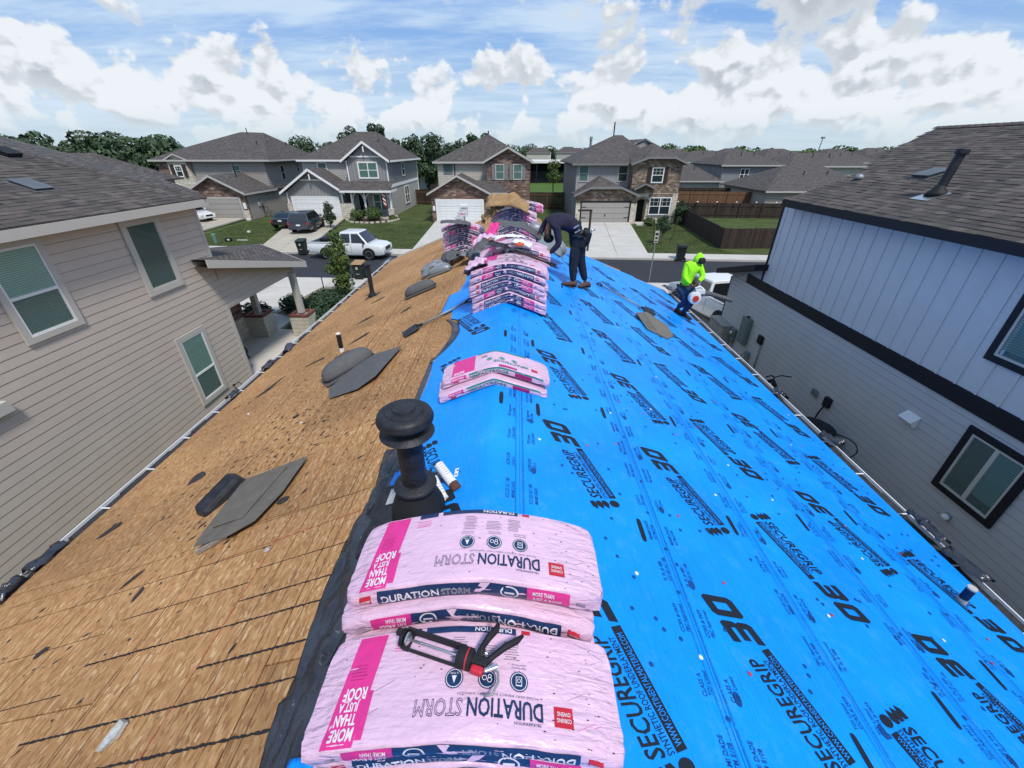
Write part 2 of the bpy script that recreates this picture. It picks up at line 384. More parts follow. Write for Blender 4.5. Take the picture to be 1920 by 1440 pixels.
brickmat('lap_taupe', [(.345, .32, .295), (.365, .335, .31)], (.15, .14, .13), 3.6, .18, .012, var2=.05)
brickmat('lap_cream', [(.50, .47, .41), (.53, .50, .44)], (.28, .26, .23), 3.6, .18, .012, var2=.05)
brickmat('lap_light', [(.42, .41, .38), (.44, .43, .40)], (.22, .21, .20), 3.6, .18, .012, var2=.05)
brickmat('lap_grey', [(.25, .255, .27), (.265, .27, .285)], (.11, .11, .11), 3.6, .18, .012, var2=.05)
brickmat('batten_grey', [(.26, .255, .255), (.275, .27, .27)], (.10, .10, .10), .36, 8., .012, offset=0, var2=.05)
brickmat('batten_light', [(.33, .32, .32), (.345, .335, .335)], (.20, .19, .19), .36, 8., .012, offset=0, var2=.05)
brickmat('garage_panels_white', [(.72, .73, .73), (.74, .75, .75)], (.60, .60, .60), .62, .265, .012, offset=0, var2=.03)
brickmat('garage_panels_taupe', [(.34, .32, .30), (.36, .34, .32)], (.26, .24, .22), 5, .53, .012, offset=0, var2=.03)
def underlay():
    m, nt, N, K, b = newmat('underlayment_blue')
    tc = N.new('ShaderNodeTexCoord'); n = N.new('ShaderNodeTexNoise'); n.inputs['Scale'].default_value = 1.3; n.inputs['Detail'].default_value = 7; K.new(tc.outputs['Object'], n.inputs['Vector'])
    r = ramp(N, [(.3, (.0, .235, .80)), (.55, (.0, .28, .90)), (.75, (.004, .325, .94))]); K.new(n.outputs[0], r.inputs[0]); sc_n = N.new('ShaderNodeTexNoise'); sc_n.inputs['Scale'].default_value = 7; sc_n.inputs['Detail'].default_value = 10; sc_n.inputs['Roughness'].default_value = .8; K.new(tc.outputs['Object'], sc_n.inputs['Vector'])
    sr_ = ramp(N, [(.52, 0.), (.72, .35)]); K.new(sc_n.outputs[0], sr_.inputs[0]); mx_ = N.new('ShaderNodeMix'); mx_.data_type = 'RGBA'; K.new(sr_.outputs[0], mx_.inputs[0]); K.new(r.outputs[0], mx_.inputs[6]); mx_.inputs[7].default_value = (.10, .38, .72, 1)
    K.new(mx_.outputs[2], b.inputs['Base Color'])
    b.inputs['Roughness'].default_value = .42; b.inputs['Specular IOR Level'].default_value = .30
    mp = N.new('ShaderNodeMapping'); mp.inputs['Scale'].default_value = (3.6, 1.5, 3.6); K.new(tc.outputs['Object'], mp.inputs[0])
    a = N.new('ShaderNodeTexNoise'); a.inputs['Scale'].default_value = 1.6; a.inputs['Detail'].default_value = 4; a.inputs['Distortion'].default_value = 1.2; K.new(mp.outputs[0], a.inputs['Vector'])
    f = N.new('ShaderNodeTexNoise'); f.inputs['Scale'].default_value = 420; K.new(tc.outputs['Object'], f.inputs['Vector'])
    ad = N.new('ShaderNodeMath'); ad.operation = 'MULTIPLY_ADD'; K.new(f.outputs[0], ad.inputs[0]); ad.inputs[1].default_value = .06; K.new(a.outputs[0], ad.inputs[2])
    bp = N.new('ShaderNodeBump'); bp.inputs['Strength'].default_value = .34; bp.inputs['Distance'].default_value = .03; K.new(ad.outputs[0], bp.inputs['Height'])
    m2 = N.new('ShaderNodeMapping'); m2.inputs['Scale'].default_value = (9, .9, 9); m2.inputs['Rotation'].default_value = (0, 0, .12); K.new(tc.outputs['Object'], m2.inputs[0])
    a2 = N.new('ShaderNodeTexNoise'); a2.inputs['Scale'].default_value = 1.1; a2.inputs['Detail'].default_value = 3; a2.inputs['Distortion'].default_value = 1.5; K.new(m2.outputs[0], a2.inputs['Vector'])
    r4 = ramp(N, [(.50, 0.), (.56, 1.), (.62, 0.)]); K.new(a2.outputs[0], r4.inputs[0])
    b2 = N.new('ShaderNodeBump'); b2.inputs['Strength'].default_value = .22; b2.inputs['Distance'].default_value = .012; K.new(r4.outputs[0], b2.inputs['Height']); K.new(bp.outputs[0], b2.inputs['Normal']); K.new(b2.outputs[0], b.inputs['Normal'])
underlay()
def osb():
    m, nt, N, K, b = newmat('osb'); b.inputs['Roughness'].default_value = .85; b.inputs['Specular IOR Level'].default_value = .2
    tc = N.new('ShaderNodeTexCoord'); col = None
    def strands(ang, seed, sx, sy, thr):
        mp = N.new('ShaderNodeMapping'); mp.inputs['Rotation'].default_value = (0, 0, ang); mp.inputs['Location'].default_value = (seed, seed * 2.3, 0); mp.inputs['Scale'].default_value = (sx, sy, 1)
        K.new(tc.outputs['Object'], mp.inputs[0])
        nz = N.new('ShaderNodeTexNoise'); nz.inputs['Scale'].default_value = .7; K.new(mp.outputs[0], nz.inputs['Vector'])
        mx = N.new('ShaderNodeMix'); mx.data_type = 'VECTOR'; mx.inputs[0].default_value = .12; K.new(mp.outputs[0], mx.inputs[4]); K.new(nz.outputs['Color'], mx.inputs[5])
        vo = N.new('ShaderNodeTexVoronoi'); vo.voronoi_dimensions = '2D'; vo.inputs['Scale'].default_value = 1; vo.inputs['Randomness'].default_value = 1; K.new(mx.outputs[1], vo.inputs['Vector'])
        return vo
    def colored(vo):
        s = N.new('ShaderNodeSeparateColor'); K.new(vo.outputs['Color'], s.inputs[0])
        r = ramp(N, [(0, (.27, .13, .052)), (.25, (.36, .185, .076)), (.5, (.405, .215, .091)), (.75, (.435, .240, .104)), (.93, (.49, .295, .14)), (1, (.58, .39, .21))]); K.new(s.outputs[0], r.inputs[0]); return r.outputs[0], s.outputs[1]
    a, am = colored(strands(.12, 1.7, 95, 27, 0)); bb, bm = colored(strands(-.8, 9.1, 80, 26, 0)); c, cm = colored(strands(1.0, 4.4, 84, 28, 0))
    def pick(x, y, f, t):
        st = N.new('ShaderNodeMath'); st.operation = 'GREATER_THAN'; K.new(f, st.inputs[0]); st.inputs[1].default_value = t
        mx = N.new('ShaderNodeMix'); mx.data_type = 'RGBA'; K.new(st.outputs[0], mx.inputs[0]); K.new(x, mx.inputs[6]); K.new(y, mx.inputs[7]); return mx.outputs[2]
    q = pick(a, bb, bm, .55); q = pick(q, c, cm, .62)
    n = N.new('ShaderNodeTexNoise'); n.inputs['Scale'].default_value = .9; n.inputs['Detail'].default_value = 6; K.new(tc.outputs['Object'], n.inputs['Vector'])
    oi = N.new('ShaderNodeObjectInfo'); h = N.new('ShaderNodeHueSaturation'); mr = N.new('ShaderNodeMapRange'); K.new(n.outputs[0], mr.inputs[0]); mr.inputs[1].default_value = .3; mr.inputs[2].default_value = .7; mr.inputs[3].default_value = .66; mr.inputs[4].default_value = 1.04
    mu = N.new('ShaderNodeMath'); mu.operation = 'MULTIPLY_ADD'; K.new(oi.outputs['Random'], mu.inputs[0]); mu.inputs[1].default_value = .18; K.new(mr.outputs[0], mu.inputs[2])
    K.new(mu.outputs[0], h.inputs['Value']); K.new(q, h.inputs['Color'])
    sp = N.new('ShaderNodeTexNoise'); sp.inputs['Scale'].default_value = 16; sp.inputs['Detail'].default_value = 8; sp.inputs['Roughness'].default_value = .8; K.new(tc.outputs['Object'], sp.inputs['Vector'])
    sr = ramp(N, [(.64, 0.), (.70, .8)]); K.new(sp.outputs[0], sr.inputs[0])
    mx = N.new('ShaderNodeMix'); mx.data_type = 'RGBA'; K.new(sr.outputs[0], mx.inputs[0]); K.new(h.outputs[0], mx.inputs[6]); mx.inputs[7].default_value = (.10, .06, .035, 1)
    K.new(mx.outputs[2], b.inputs['Base Color'])
    bp = N.new('ShaderNodeBump'); bp.inputs['Strength'].default_value = .35; bp.inputs['Distance'].default_value = .006; K.new(q, bp.inputs['Height']); K.new(bp.outputs[0], b.inputs['Normal'])
osb()
# ------------------------------------------------------------------ ground, street
def struct(mb, name, mats, **k): return mb.build(name, mats, kind='structure', **k)
g = MB(); n = 24
for i in range(n):
    for j in range(n):
        x0 = -2500 + 5000 * i / n; y0 = -800 + 4800 * j / n
        g.poly([(x0, y0, 0), (x0 + 5000 / n, y0, 0), (x0 + 5000 / n, y0 + 200, 0), (x0, y0 + 200, 0)])
struct(g, 'ground', 'grass')
struct(MB().poly([(-90, 62, .006), (60, 62, .006), (60, 150, .006), (-90, 150, .006)]), 'field', 'field_grass')
def sy(x, far): return (29.8 - .066 * x) if far else (23.45 - .045 * x)     # kerb lines of the street
XS = [-90, -60, -40, -20, 0, 20, 40, 60, 90]
def strip(name, far0, d0, far1, d1, z, m, th=None):
    b = MB()
    for a, c in zip(XS, XS[1:]):
        p = [(a, sy(a, far0) + d0, z), (c, sy(c, far0) + d0, z), (c, sy(c, far1) + d1, z), (a, sy(a, far1) + d1, z)]
        if th: b.prism(p, (0, 0, -th))
        else: b.poly(p)
    return struct(b, name, m)
strip('road', 0, 0, 1, 0, .008, 'asphalt')
strip('kerb', 1, .0, 1, .18, .14, 'concrete', .14); strip('kerb', 0, -.18, 0, 0, .14, 'concrete', .14)
def walk(far, y0, y1):
    x = -60.
    root = MB()
    w = thing('pavement', 'pale concrete pavement along the far kerb of the street' if far else 'pale concrete pavement along the near kerb of the street', 'pavement')
    del w['category']; del w['label']; w['kind'] = 'structure'
    while x < 60:
        a, c = x + .01, x + 1.83 - .01
        MB().prism([(a, sy(a, far) + y0, .12), (c, sy(c, far) + y0, .12), (c, sy(c, far) + y1, .12), (a, sy(a, far) + y1, .12)], (0, 0, -.12)).build('paving_slab', 'concrete', w)
        x += 1.83
walk(1, .19, 1.75); walk(0, -1.7, -.19)
def drive(name, pts, m='concrete', cuts=1, rows=4, z=.135):
    """driveway slabs between 4 corners (near left, near right, far right, far left)"""
    r = thing(name, '', ''); del r['label']; del r['category']; r['kind'] = 'structure'
    A, B, C, D = [V(*p) for p in pts]
    def P(u, v): return (A.lerp(B, u)).lerp(D.lerp(C, u), v)
    for i in range(cuts):
        for j in range(rows):
            e = .006 / max(1, 1); u0, u1 = i / cuts + .003, (i + 1) / cuts - .003; v0, v1 = j / rows + .002, (j + 1) / rows - .002
            q = [P(u0, v0), P(u1, v0), P(u1, v1), P(u0, v1)]
            MB().prism([(p.x, p.y, p.z + z) for p in q], (0, 0, -.13)).build('concrete_slab', m, r)
    return r
drive('driveway', [(-19.6, 31.2, 0), (-15.9, 31.0, 0), (-18.9, 47.9, .1), (-24.4, 48.1, .1)], 'concrete_old', 2, 4)
drive('driveway', [(-33.5, 32.1, 0), (-29.0, 31.8, 0), (-29.8, 47.4, .1), (-35.2, 47.4, .1)], 'concrete_old', 2, 4)
drive('driveway', [(-7.9, 30.4, 0), (-3.2, 30.1, 0), (-3.4, 46.2, .05), (-8.6, 46.2, .05)], 'concrete', 2, 4)
drive('driveway', [(4.9, 29.6, 0), (9.4, 29.3, 0), (11.7, 45.2, .05), (6.4, 45.2, .05)], 'concrete', 2, 4)
drive('driveway', [(-16.8, 17.9, 0), (-11.3, 17.9, 0), (-10.5, 23.8, 0), (-16.2, 24.1, 0)], 'concrete', 2, 3)
drive('driveway', [(6.3, 14.8, 0), (12.2, 14.8, 0), (12.2, 22.8, 0), (6.5, 23.0, 0)], 'concrete', 2, 3)
struct(MB().prism([(-16.8, 11.9, .13), (-8.75, 11.9, .13), (-8.75, 15.9, .13), (-10.0, 16.0, .13), (-10.0, 17.4, .13), (-11.2, 17.9, .13), (-16.8, 17.9, .13)], (0, 0, -.13)), 'patio', 'concrete')
# ------------------------------------------------------------------ our house
XR, ZR, SL = -.184, 4.8, .39
XL_, XRR = -4.86, 4.52
NL = 17.0
def zl(x): return ZR - SL * abs(x - XR)
home = thing('house_under_repair', 'single storey house being reroofed, bare sheathing on one slope and blue underlayment on the other', 'house', (0, 4, 0))
hw = MB()
hw.prism([(-4.5, -5, 0), (-4.5, -5, zl(-4.5) - .09), (XR, -5, ZR - .09), (4.2, -5, zl(4.2) - .09), (4.2, -5, 0)], (0, 17.2, 0))
hw.prism([(-4.5, 12.21, 0), (-4.5, 12.21, zl(-4.5) - .09), (XR, 12.21, ZR - .09), (1.2, 12.21, zl(1.2) - .09), (1.2, 12.21, 0)], (0, 3.7, 0))
hw.build('wall', 'siding_taupe', home, world=True)
# sheathing panels
k = math.sqrt(1 + SL * SL); PW = 1.215 / k
def panel(x0, x1, y0, y1, side):
    z0, z1 = zl(x0), zl(x1)
    MB().prism([(x0, y0, z0), (x1, y0, z1), (x1, y1, z1), (x0, y1, z0)], (0, 0, -.018)).build('sheathing_panel', 'osb', home, world=True)
rows = [XR, -1.30, -2.44, -3.58, XL_]
for r_ in range(4):
    x1, x0 = rows[r_], rows[r_ + 1]; y = -5 + (r_ % 2) * 1.22 - 1.22
    while y < NL:
        a = max(-5, y + .003); c = min(y + 2.437, 16.95 if r_ < 2 else 16.5 - .1 * r_)
        if c > a + .05: panel(x0 + .004, x1 - .004, a + .002, c - .002, -1)
        y += 2.44
rr_ = [XR, .93, 2.05, 3.17, XRR]
for r_ in range(4):
    x0, x1 = rr_[r_], rr_[r_ + 1]; y = -5 + (r_ % 2) * 1.22 - 1.22; end = (16.9, 12.95, 12.7, 12.4)[r_]
    while y < end:
        a = max(-5, y + .003); c = min(y + 2.437, end)
        if c > a + .05: panel(x0 + .003, x1 - .003, a, c, 1)
        y += 2.44
# rake and eave boards, gutters
def gutter(x, y0, y1, s, n_br, label):
    g = thing('gutter', label, 'gutter', (x, (y0 + y1) / 2, 2.85))
    z = zl(x - s * .02) - .02
    b = MB()
    b.bb(x, x + s * .012, y0, y1, z - .11, z - .004)
    b.bb(x, x + s * .150, y0, y1, z - .122, z - .11)
    b.bb(x + s * .142, x + s * .150, y0, y1, z - .11, z - .006)
    b.bb(x + s * .141, x + s * .153, y0, y1, z - .006, z + .002)
    b.build('trough', 'white_paint', g, world=True)
    for i in range(n_br):
        y = y0 + (i + .5) * (y1 - y0) / n_br
        MB().bb(x + s * .012, x + s * .138, y - .007, y + .007, z - .02, z - .010).build('bracket', 'white_paint', g, world=True)
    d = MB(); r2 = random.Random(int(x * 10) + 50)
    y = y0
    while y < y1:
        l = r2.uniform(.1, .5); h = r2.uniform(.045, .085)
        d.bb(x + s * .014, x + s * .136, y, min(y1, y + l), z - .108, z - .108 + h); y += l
    d.build('gutter_debris_shade', 'debris_and_shade', g, world=True, kind='stuff')  # dark fill: grit plus the shadow inside the trough, put in as colour
    return g
gutter(-4.87, -4.5, 16.3, -1, 30, 'white eave gutter with a dark fill for grit and inner shadow along the bare wood slope')
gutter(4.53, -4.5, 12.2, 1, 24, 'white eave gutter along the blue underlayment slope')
b = MB(); b.prism([(XL_, 16.93, zl(XL_) - .03), (XR, 17.0, ZR - .03), (XR, 17.0, ZR - .2), (XL_, 16.93, zl(XL_) - .2)], (0, .02, 0)); b.build('rake_board', 'trim_beige', home, world=True)
MB().bb(XL_ - .008, XL_ + .01, -5, 16.4, zl(XL_) - .2, zl(XL_) - .022).build('fascia', 'trim_beige', home, world=True)
MB().bb(XRR - .01, XRR + .008, -5, 12.3, zl(XRR) - .2, zl(XRR) - .022).build('fascia', 'trim_beige', home, world=True)
# tar streaks, chalk lines and felt border
def on(x, y, h=.0025): return (x, y, zl(x) + h)
def stroke(b, x0, y0, x1, y1, w, jit=0, h=.0025, seed=1, mi=0):
    r2 = random.Random(seed); n_ = max(1, int(math.hypot(x1 - x0, y1 - y0) / .012)) if jit else 1
    dx, dy = x1 - x0, y1 - y0; l = math.hypot(dx, dy); nx, ny = -dy / l * w / 2, dx / l * w / 2; L_, R_ = [], []
    for i in range(n_ + 1):
        t = i / n_; a, c = 1 + r2.uniform(-jit, jit), 1 + r2.uniform(-jit, jit)
        L_.append(on(x0 + dx * t + nx * a, y0 + dy * t + ny * a, h)); R_.append(on(x0 + dx * t - nx * c, y0 + dy * t - ny * c, h))
    for i in range(n_): b.poly([R_[i], R_[i + 1], L_[i + 1], L_[i]], mi)
for i, (x0, x1, y, w) in enumerate([(-2.8, -1.08, .95, .016), (-1.78, -1.07, 1.17, .018), (-2.8, -1.08, 1.36, .016), (-1.78, -1.09, 1.56, .013), (-2.82, -1.78, 1.66, .009), (-3.9, -2.85, .80, .012), (-3.85, -2.8, 1.16, .009),
                          (-4.7, -2.9, 1.52, .006), (-4.6, -1.8, 1.90, .006), (-1.8, -1.1, 1.80, .009), (-4.6, -2.5, 2.15, .005), (-2.3, -1.1, 2.28, .005), (-4.5, -3.4, 2.5, .004), (-2.8, -1.07, .74, .018), (-3.9, -2.0, .55, .016), (-2.9, -1.1, .33, .02),
                          (-4.6, -3.6, 1.25, .007), (-2.1, -1.1, 3.4, .004), (-4.5, -3.0, 3.1, .003)]):
    b = MB(); stroke(b, x0, y, x1, y + .035 * (x1 - x0), w * .72, .6, seed=i); b.build('tar_streak', 'tar', home, world=True)
for i, (x, y0, y1, w) in enumerate([(-1.22, -3, 9, .004), (-1.42, 0, 14, .003), (-1.6, .5, 16.6, .004), (-2.25, -2, 13, .005), (-2.41, -2, 16, .004), (-2.9, 2, 16, .004), (-3.3, -2, 15, .005), (-3.45, 1, 12, .003), (-4.2, 0, 16, .003), (-2.05, 4, 15, .003)]):
    b = MB(); stroke(b, x, y0, x - .02, y1, w, .3, .002, i + 40); b.build('chalk_line', 'chalk_dark', home, world=True)
b = MB(); stroke(b, -1.80, -1, -1.74, 7, .0045, .3, .003, 3); b.build('chalk_line', 'chalk_red', home, world=True, label='red snapped line running down the bare wood slope')
b = MB(); stroke(b, -2.6, 1.96, -1.06, 2.10, .004, .3, .003, 4); b.build('chalk_line', 'chalk_red', home, world=True, label='red snapped line crossing the bare wood slope')
# ------------------------------------------------------------------ blue underlayment with its print
ul = thing('roof_underlayment', 'bright blue printed synthetic underlayment covering the ridge and the right slope', 'underlayment', (1.5, 4, 4.2))
def ridge_z(x): return ZR - SL * (math.sqrt((x - XR) ** 2 + .0009) - .03)
edgeL = lambda y: (-.64 if y < 1.35 else -.64 - .33 * min(1, (y - 1.35) / .6)) if y < 1.95 else (-.97 - .03 * math.sin(y * 1.7) - .02 * math.sin(y * 4.3)) if y < 4.4 else (-.97 + (y - 4.4) * .14 if y < 5.0 else (-.80 if y < 5.55 else -1.02 - .04 * math.sin(y * 3)))
courses = [(-9, .08, 5), (.05, .93, 4), (.90, 1.80, 3), (1.77, 2.68, 2), (2.65, 3.55, 1), (3.52, 4.505, 0)]
def far_end(x): return 13.0 - .16 * x if x > 1.0 else (10.6 if x > .5 else 9.6)
for x0, x1, lift in courses:
    g = MB(); ny = 60; nx = 8 if x0 < 0 else 5; vs = []
    for j in range(ny + 1):
        for i in range(nx + 1):
            xa = x0
            tmp = -5 + 18 * j / ny
            ye = far_end(x1) if x0 > 0 else 9.7
            y = -5 + (ye + 5) * j / ny
            if x0 < 0: xa = edgeL(y)
            x = xa + (x1 - xa) * i / nx
            if x0 < 0: x = [xa, xa + (XR - .12 - xa) * .33, xa + (XR - .12 - xa) * .66, XR - .12, XR - .04, XR, XR + .04, XR + .12, x1][i]
            w = .0012 * mnoise.noise(V(x * 3, y * 1.1, 3))
            up = .002 + lift * .0009 + (.006 if (i == nx and x0 > -5) else 0) * 0
            vs.append((x, y, (ridge_z(x) if abs(x - XR) < .6 else zl(x) + SL * .03) + up + w))
    n0 = nx + 1
    g.add(vs, [(j * n0 + i, j * n0 + i + 1, (j + 1) * n0 + i + 1, (j + 1) * n0 + i) for j in range(ny) for i in range(nx)])
    o = g.build('underlayment_course', 'underlayment_blue', ul, smooth=True, world=True)
# printing: laid on the slope plane, a few millimetres proud
def place(b, s, x, y, size, rev=False, mi=0, bold=.0, shear=0., xs=1., hh=.0085, space=1., left=False):
    """letters with their foot line along the ridge direction; forward print reads away from the viewer"""
    vs, fs, w = text2d(s, bold, space=space)
    out = []
    for u, v in vs:
        u = (u + shear * v) * size * xs; v = v * size
        if rev: X, Y = x + v, y - u
        else: X, Y = x - v, y + u
        out.append((X, Y, (zl(X) + SL * .03 if abs(X - XR) > .6 else ridge_z(X)) + hh))
    b.add(out, fs, mi); return w * size * xs
def slab(b, x0, x1, y0, y1, mi=0, hh=.0082):
    f = lambda X, Y: (X, Y, (zl(X) + SL * .03 if abs(X - XR) > .6 else ridge_z(X)) + hh)
    b.poly([f(x0, y0), f(x1, y0), f(x1, y1), f(x0, y1)], mi)
def block(strokes, shear=.18):
    return [([(x, y) for x, y in p]) for p in strokes]
DIG = {'0': [[(0, .12), (.12, 0), (.12, 1), (0, .88)], [(.12, 0), (.28, 0), (.28, 1), (.12, 1)], [(.28, 0), (.62, 0), (.62, .26), (.28, .26)], [(.28, .74), (.62, .74), (.62, 1), (.28, 1)], [(.62, 0), (.78, 0), (.78, 1), (.62, 1)], [(.78, 0), (.90, .12), (.90, .88), (.78, 1)]],
       '3': [[(0, 0), (.58, 0), (.58, .24), (0, .24)], [(.1, .38), (.58, .38), (.58, .60), (.1, .60)], [(0, .76), (.58, .76), (.58, 1), (0, 1)], [(.58, 0), (.74, 0), (.84, .12), (.84, .40), (.76, .49), (.84, .58), (.84, .88), (.74, 1), (.58, 1)]]}
def logo(x, y, rev):
    """one print block, foot line turned a little off the ridge direction; (x, y) is its middle"""
    b = MB(); an = R(112) if not rev else R(-68); ca, sa = math.cos(an), math.sin(an)
    def T(u, v, h=.0085):
        u = (u - .52) * .90; v = (v - .13) * .90; X = x + u * ca - v * sa; Y = y + u * sa + v * ca
        return (X, Y, (zl(X) + SL * .03 if abs(X - XR) > .6 else ridge_z(X)) + h)
    def tx(s_, u0, v0, size, bold=0., shear=0., xs=1., mi=0, h=.0085, wid=None):
        vs, fs, w = text2d(s_, bold)
        if wid: xs = wid / (w * size)
        b.add([T(u0 + (u * xs + shear * v) * size, v0 + v * size, h) for u, v in vs], fs, mi)
    def quad(u0, u1, v0, v1, mi=0, h=.0082, sh=0): b.add([T(u0 + sh * v0, v0, h), T(u1 + sh * v0, v0, h), T(u1 + sh * v1, v1, h), T(u0 + sh * v1, v1, h)], [(0, 1, 2, 3)], mi)
    for a in range(3): b.add([T(.0, .13 + .055 * a), T(.05, .11 + .055 * a), T(.08, .13 + .055 * a), T(.08, .165 + .055 * a), T(.03, .165 + .055 * a)], [(0, 1, 2, 3, 4)])
    n_ = 14; b.add([T(.045 + .035 * math.cos(q * math.tau / n_), .055 + .045 * math.sin(q * math.tau / n_)) for q in range(n_)], [tuple(range(n_))])
    tx('SECUREGRIP', .10, .135, .105, .016, .14, wid=.545)
    tx('SYNTHETIC ROOF UNDERLAYMENT', .10, .078, .042, .005, wid=.53)
    quad(.10, .68, .0, .066); tx('WWW.CONTINENTALMATERIALS.COM', .12, .013, .042, .0, mi=1, h=.0092, wid=.52)
    for k_, d in enumerate('30'):
        for p in DIG[d]:
            b.add([T(.695 + k_ * .170 + px_ * .165 + .07 * py_, .0 + py_ * .235) for px_, py_ in p], [tuple(range(len(p)))])
    b.build('logo_print', ['ink_black', 'underlayment_blue'], ul, world=True)
P0 = 1.46
cols = [(.50, 2.52, False), (1.43, 2.60, False), (2.30, 2.15, True), (3.18, 2.75, False), (4.02, 2.3, True)]
for ci, (x, y0, rev) in enumerate(cols):
    j = -3
    while True:
        y = y0 + j * P0 + (.0 if ci % 2 == 0 else .0)
        j += 1
        if y > (9.4 if ci == 0 else 11.4): break
        if y < -2.2: continue
        logo(x, y, rev)
# left of the ridge: mirrored prints
for y in (2.2, 3.75, 5.2): logo(-.60, y + .0, True)
caps = ['ASTM E108', 'CLASS A', 'TDI Listed', 'CCRR # 0439', 'FBC Approved', 'FL PL # 488', 'ICC-ES AC 188', 'MIAMI DADE']
for si, x in enumerate((-.12, 1.02, 1.90, 2.80, 3.62)):
    b = MB(); y = -1.5
    xx = .03 if si == 0 else x
    for off in (.0, .018):
        yy = -2.
        while yy < (9.4 if si == 0 else 11): slab(b, xx + off - .0012, xx + off + .0012, yy, yy + 3.96); yy += 3.96
    i = 0
    while y < (9.2 if si == 0 else 10.8):
        if y > 5: y += .35
        for dx, rv in ((-.07, True), (.085, False)):
            c = caps[(i * 2 + si) % 8]; d = caps[(i * 2 + 1 + si) % 8]
            place(b, c, xx + dx, y, .026, False, bold=.01, xs=.8); place(b, d, xx + dx + .036, y + .01, .024, False, bold=.01, xs=.8)
            place(b, 'Bande de chevauchement horizontal - horizontal overlap', xx + dx * .35, y, .011, False, xs=.9) if y < 4 else None
        i += 1
        if i % 2 == 0:
            n_ = 12; cx, cy = xx + .1, y + .33
            pts = [(cx + .02 * math.cos(t * math.tau / n_), cy + .034 * math.sin(t * math.tau / n_)) for t in range(n_)]
            b.add([(X, Y, zl(X) + SL * .03 + .0085) for X, Y in pts], [tuple(range(n_))])
        y += .31
    b.build('caption_print', 'ink_faint', ul, world=True)
    # long dark lozenges along each lap
    y = -1.3 + si * .35
    while y < 10.8 and not (si == 0 and y > 9):
        for dx in (-.16, .17) if si == 0 else (-.14,):
            b = MB(); cx = xx + dx; pts = [(cx + .018 * math.copysign(abs(math.cos(t)) ** .5, math.cos(t)), y + .10 * math.copysign(abs(math.sin(t)) ** .5, math.sin(t))) for t in [q * math.tau / 16 for q in range(16)]]
            b.add([(X, Y, (ridge_z(X) if abs(X - XR) < .6 else zl(X) + SL * .03) + .0085) for X, Y in pts], [tuple(range(16))]); b.build('lozenge_print', 'ink_black', ul, world=True)
        y += 1.46
# cap nails
cm = {}
for c in ('cap_blue', 'cap_red', 'cap_white'):
    q = MB(); q.lathe((0, 0, 0), [(.0125, 0), (.0125, .0012), (.009, .0024), (.004, .0026), (.001, .003)], n=12); cm[c] = q.mesh('cap_nail', [c])
r2 = random.Random(5); tilt = (0, math.atan(SL), 0)
pts = []
for i in range(270):
    x = r2.uniform(.15, 4.4); y = r2.uniform(-.2, 9.5) if r2.random() < .5 else r2.uniform(0, 4.5); pts.append((x, y))
for x in (1.0, 1.87, 2.75, 3.6):
    for j in range(26): pts.append((x + r2.uniform(-.04, .04), .2 + j * .33 + r2.uniform(-.05, .05)))
pts = pts[:290]
for i, (x, y) in enumerate(pts):
    c = 'cap_blue' if r2.random() < .80 else ('cap_red' if r2.random() < .55 else 'cap_white')
    o = link('cap_nail', cm[c], ul); o.location = V(x, y, zl(x) + SL * .03 + .0075) - ul.location; o.rotation_euler = (0, math.atan(SL), 0)
for (x, y) in [(-.55, 2.3), (-.6, 4.3), (.1, 3.0), (-.45, 5.0), (-.75, 3.3)]:
    o = link('cap_nail', cm['cap_white'], ul); o.location = V(x, y, zl(x) + .012) - ul.location; o.rotation_euler = (0, -math.atan(SL) if x < XR else math.atan(SL), 0)
# black film: rumpled lower layer that shows along the left border
def film(name, label, outline, amp, seed, n=(26, 90), lift=.006, m='felt_black', cat='underlayment'):
    b = MB(); nx, ny = n; vs = []
    for j in range(ny + 1):
        y = outline[0] + (outline[1] - outline[0]) * j / ny
        xa, xb = outline[2](y), outline[3](y)
        for i in range(nx + 1):
            x = xa + (xb - xa) * i / nx; e = math.sin(math.pi * i / nx)
            h = abs(mnoise.noise(V(x * 6 + seed, y * 2.4, seed))) * amp * (.35 + e) + amp * .5 * abs(mnoise.noise(V(x * 17, y * 7, seed)))
            vs.append((x, y, zl(x) + lift + h))
    b.add(vs, [(j * (nx + 1) + i, j * (nx + 1) + i + 1, (j + 1) * (nx + 1) + i + 1, (j + 1) * (nx + 1) + i) for j in range(ny) for i in range(nx)])
    o = b.build(name, m, smooth=True, label=label, category=cat); sd = o.modifiers.new('thickness', 'SOLIDIFY'); sd.thickness = .001
    return o
film('black_membrane', 'rumpled shiny black membrane edge between bare wood and the front bundles', (-.6, 2.75, lambda y: -1.10 - .03 * math.sin(y * 5) if y > .9 else -1.10 + (.9 - y) * .16, lambda y: edgeL(y) + .03), .085, 3, (40, 130))
film('black_membrane', 'thin black membrane edge beside the blue sheet further up the ridge', (2.72, 4.5, lambda y: -1.05, lambda y: -.985), .010, 8, (6, 60), .002)
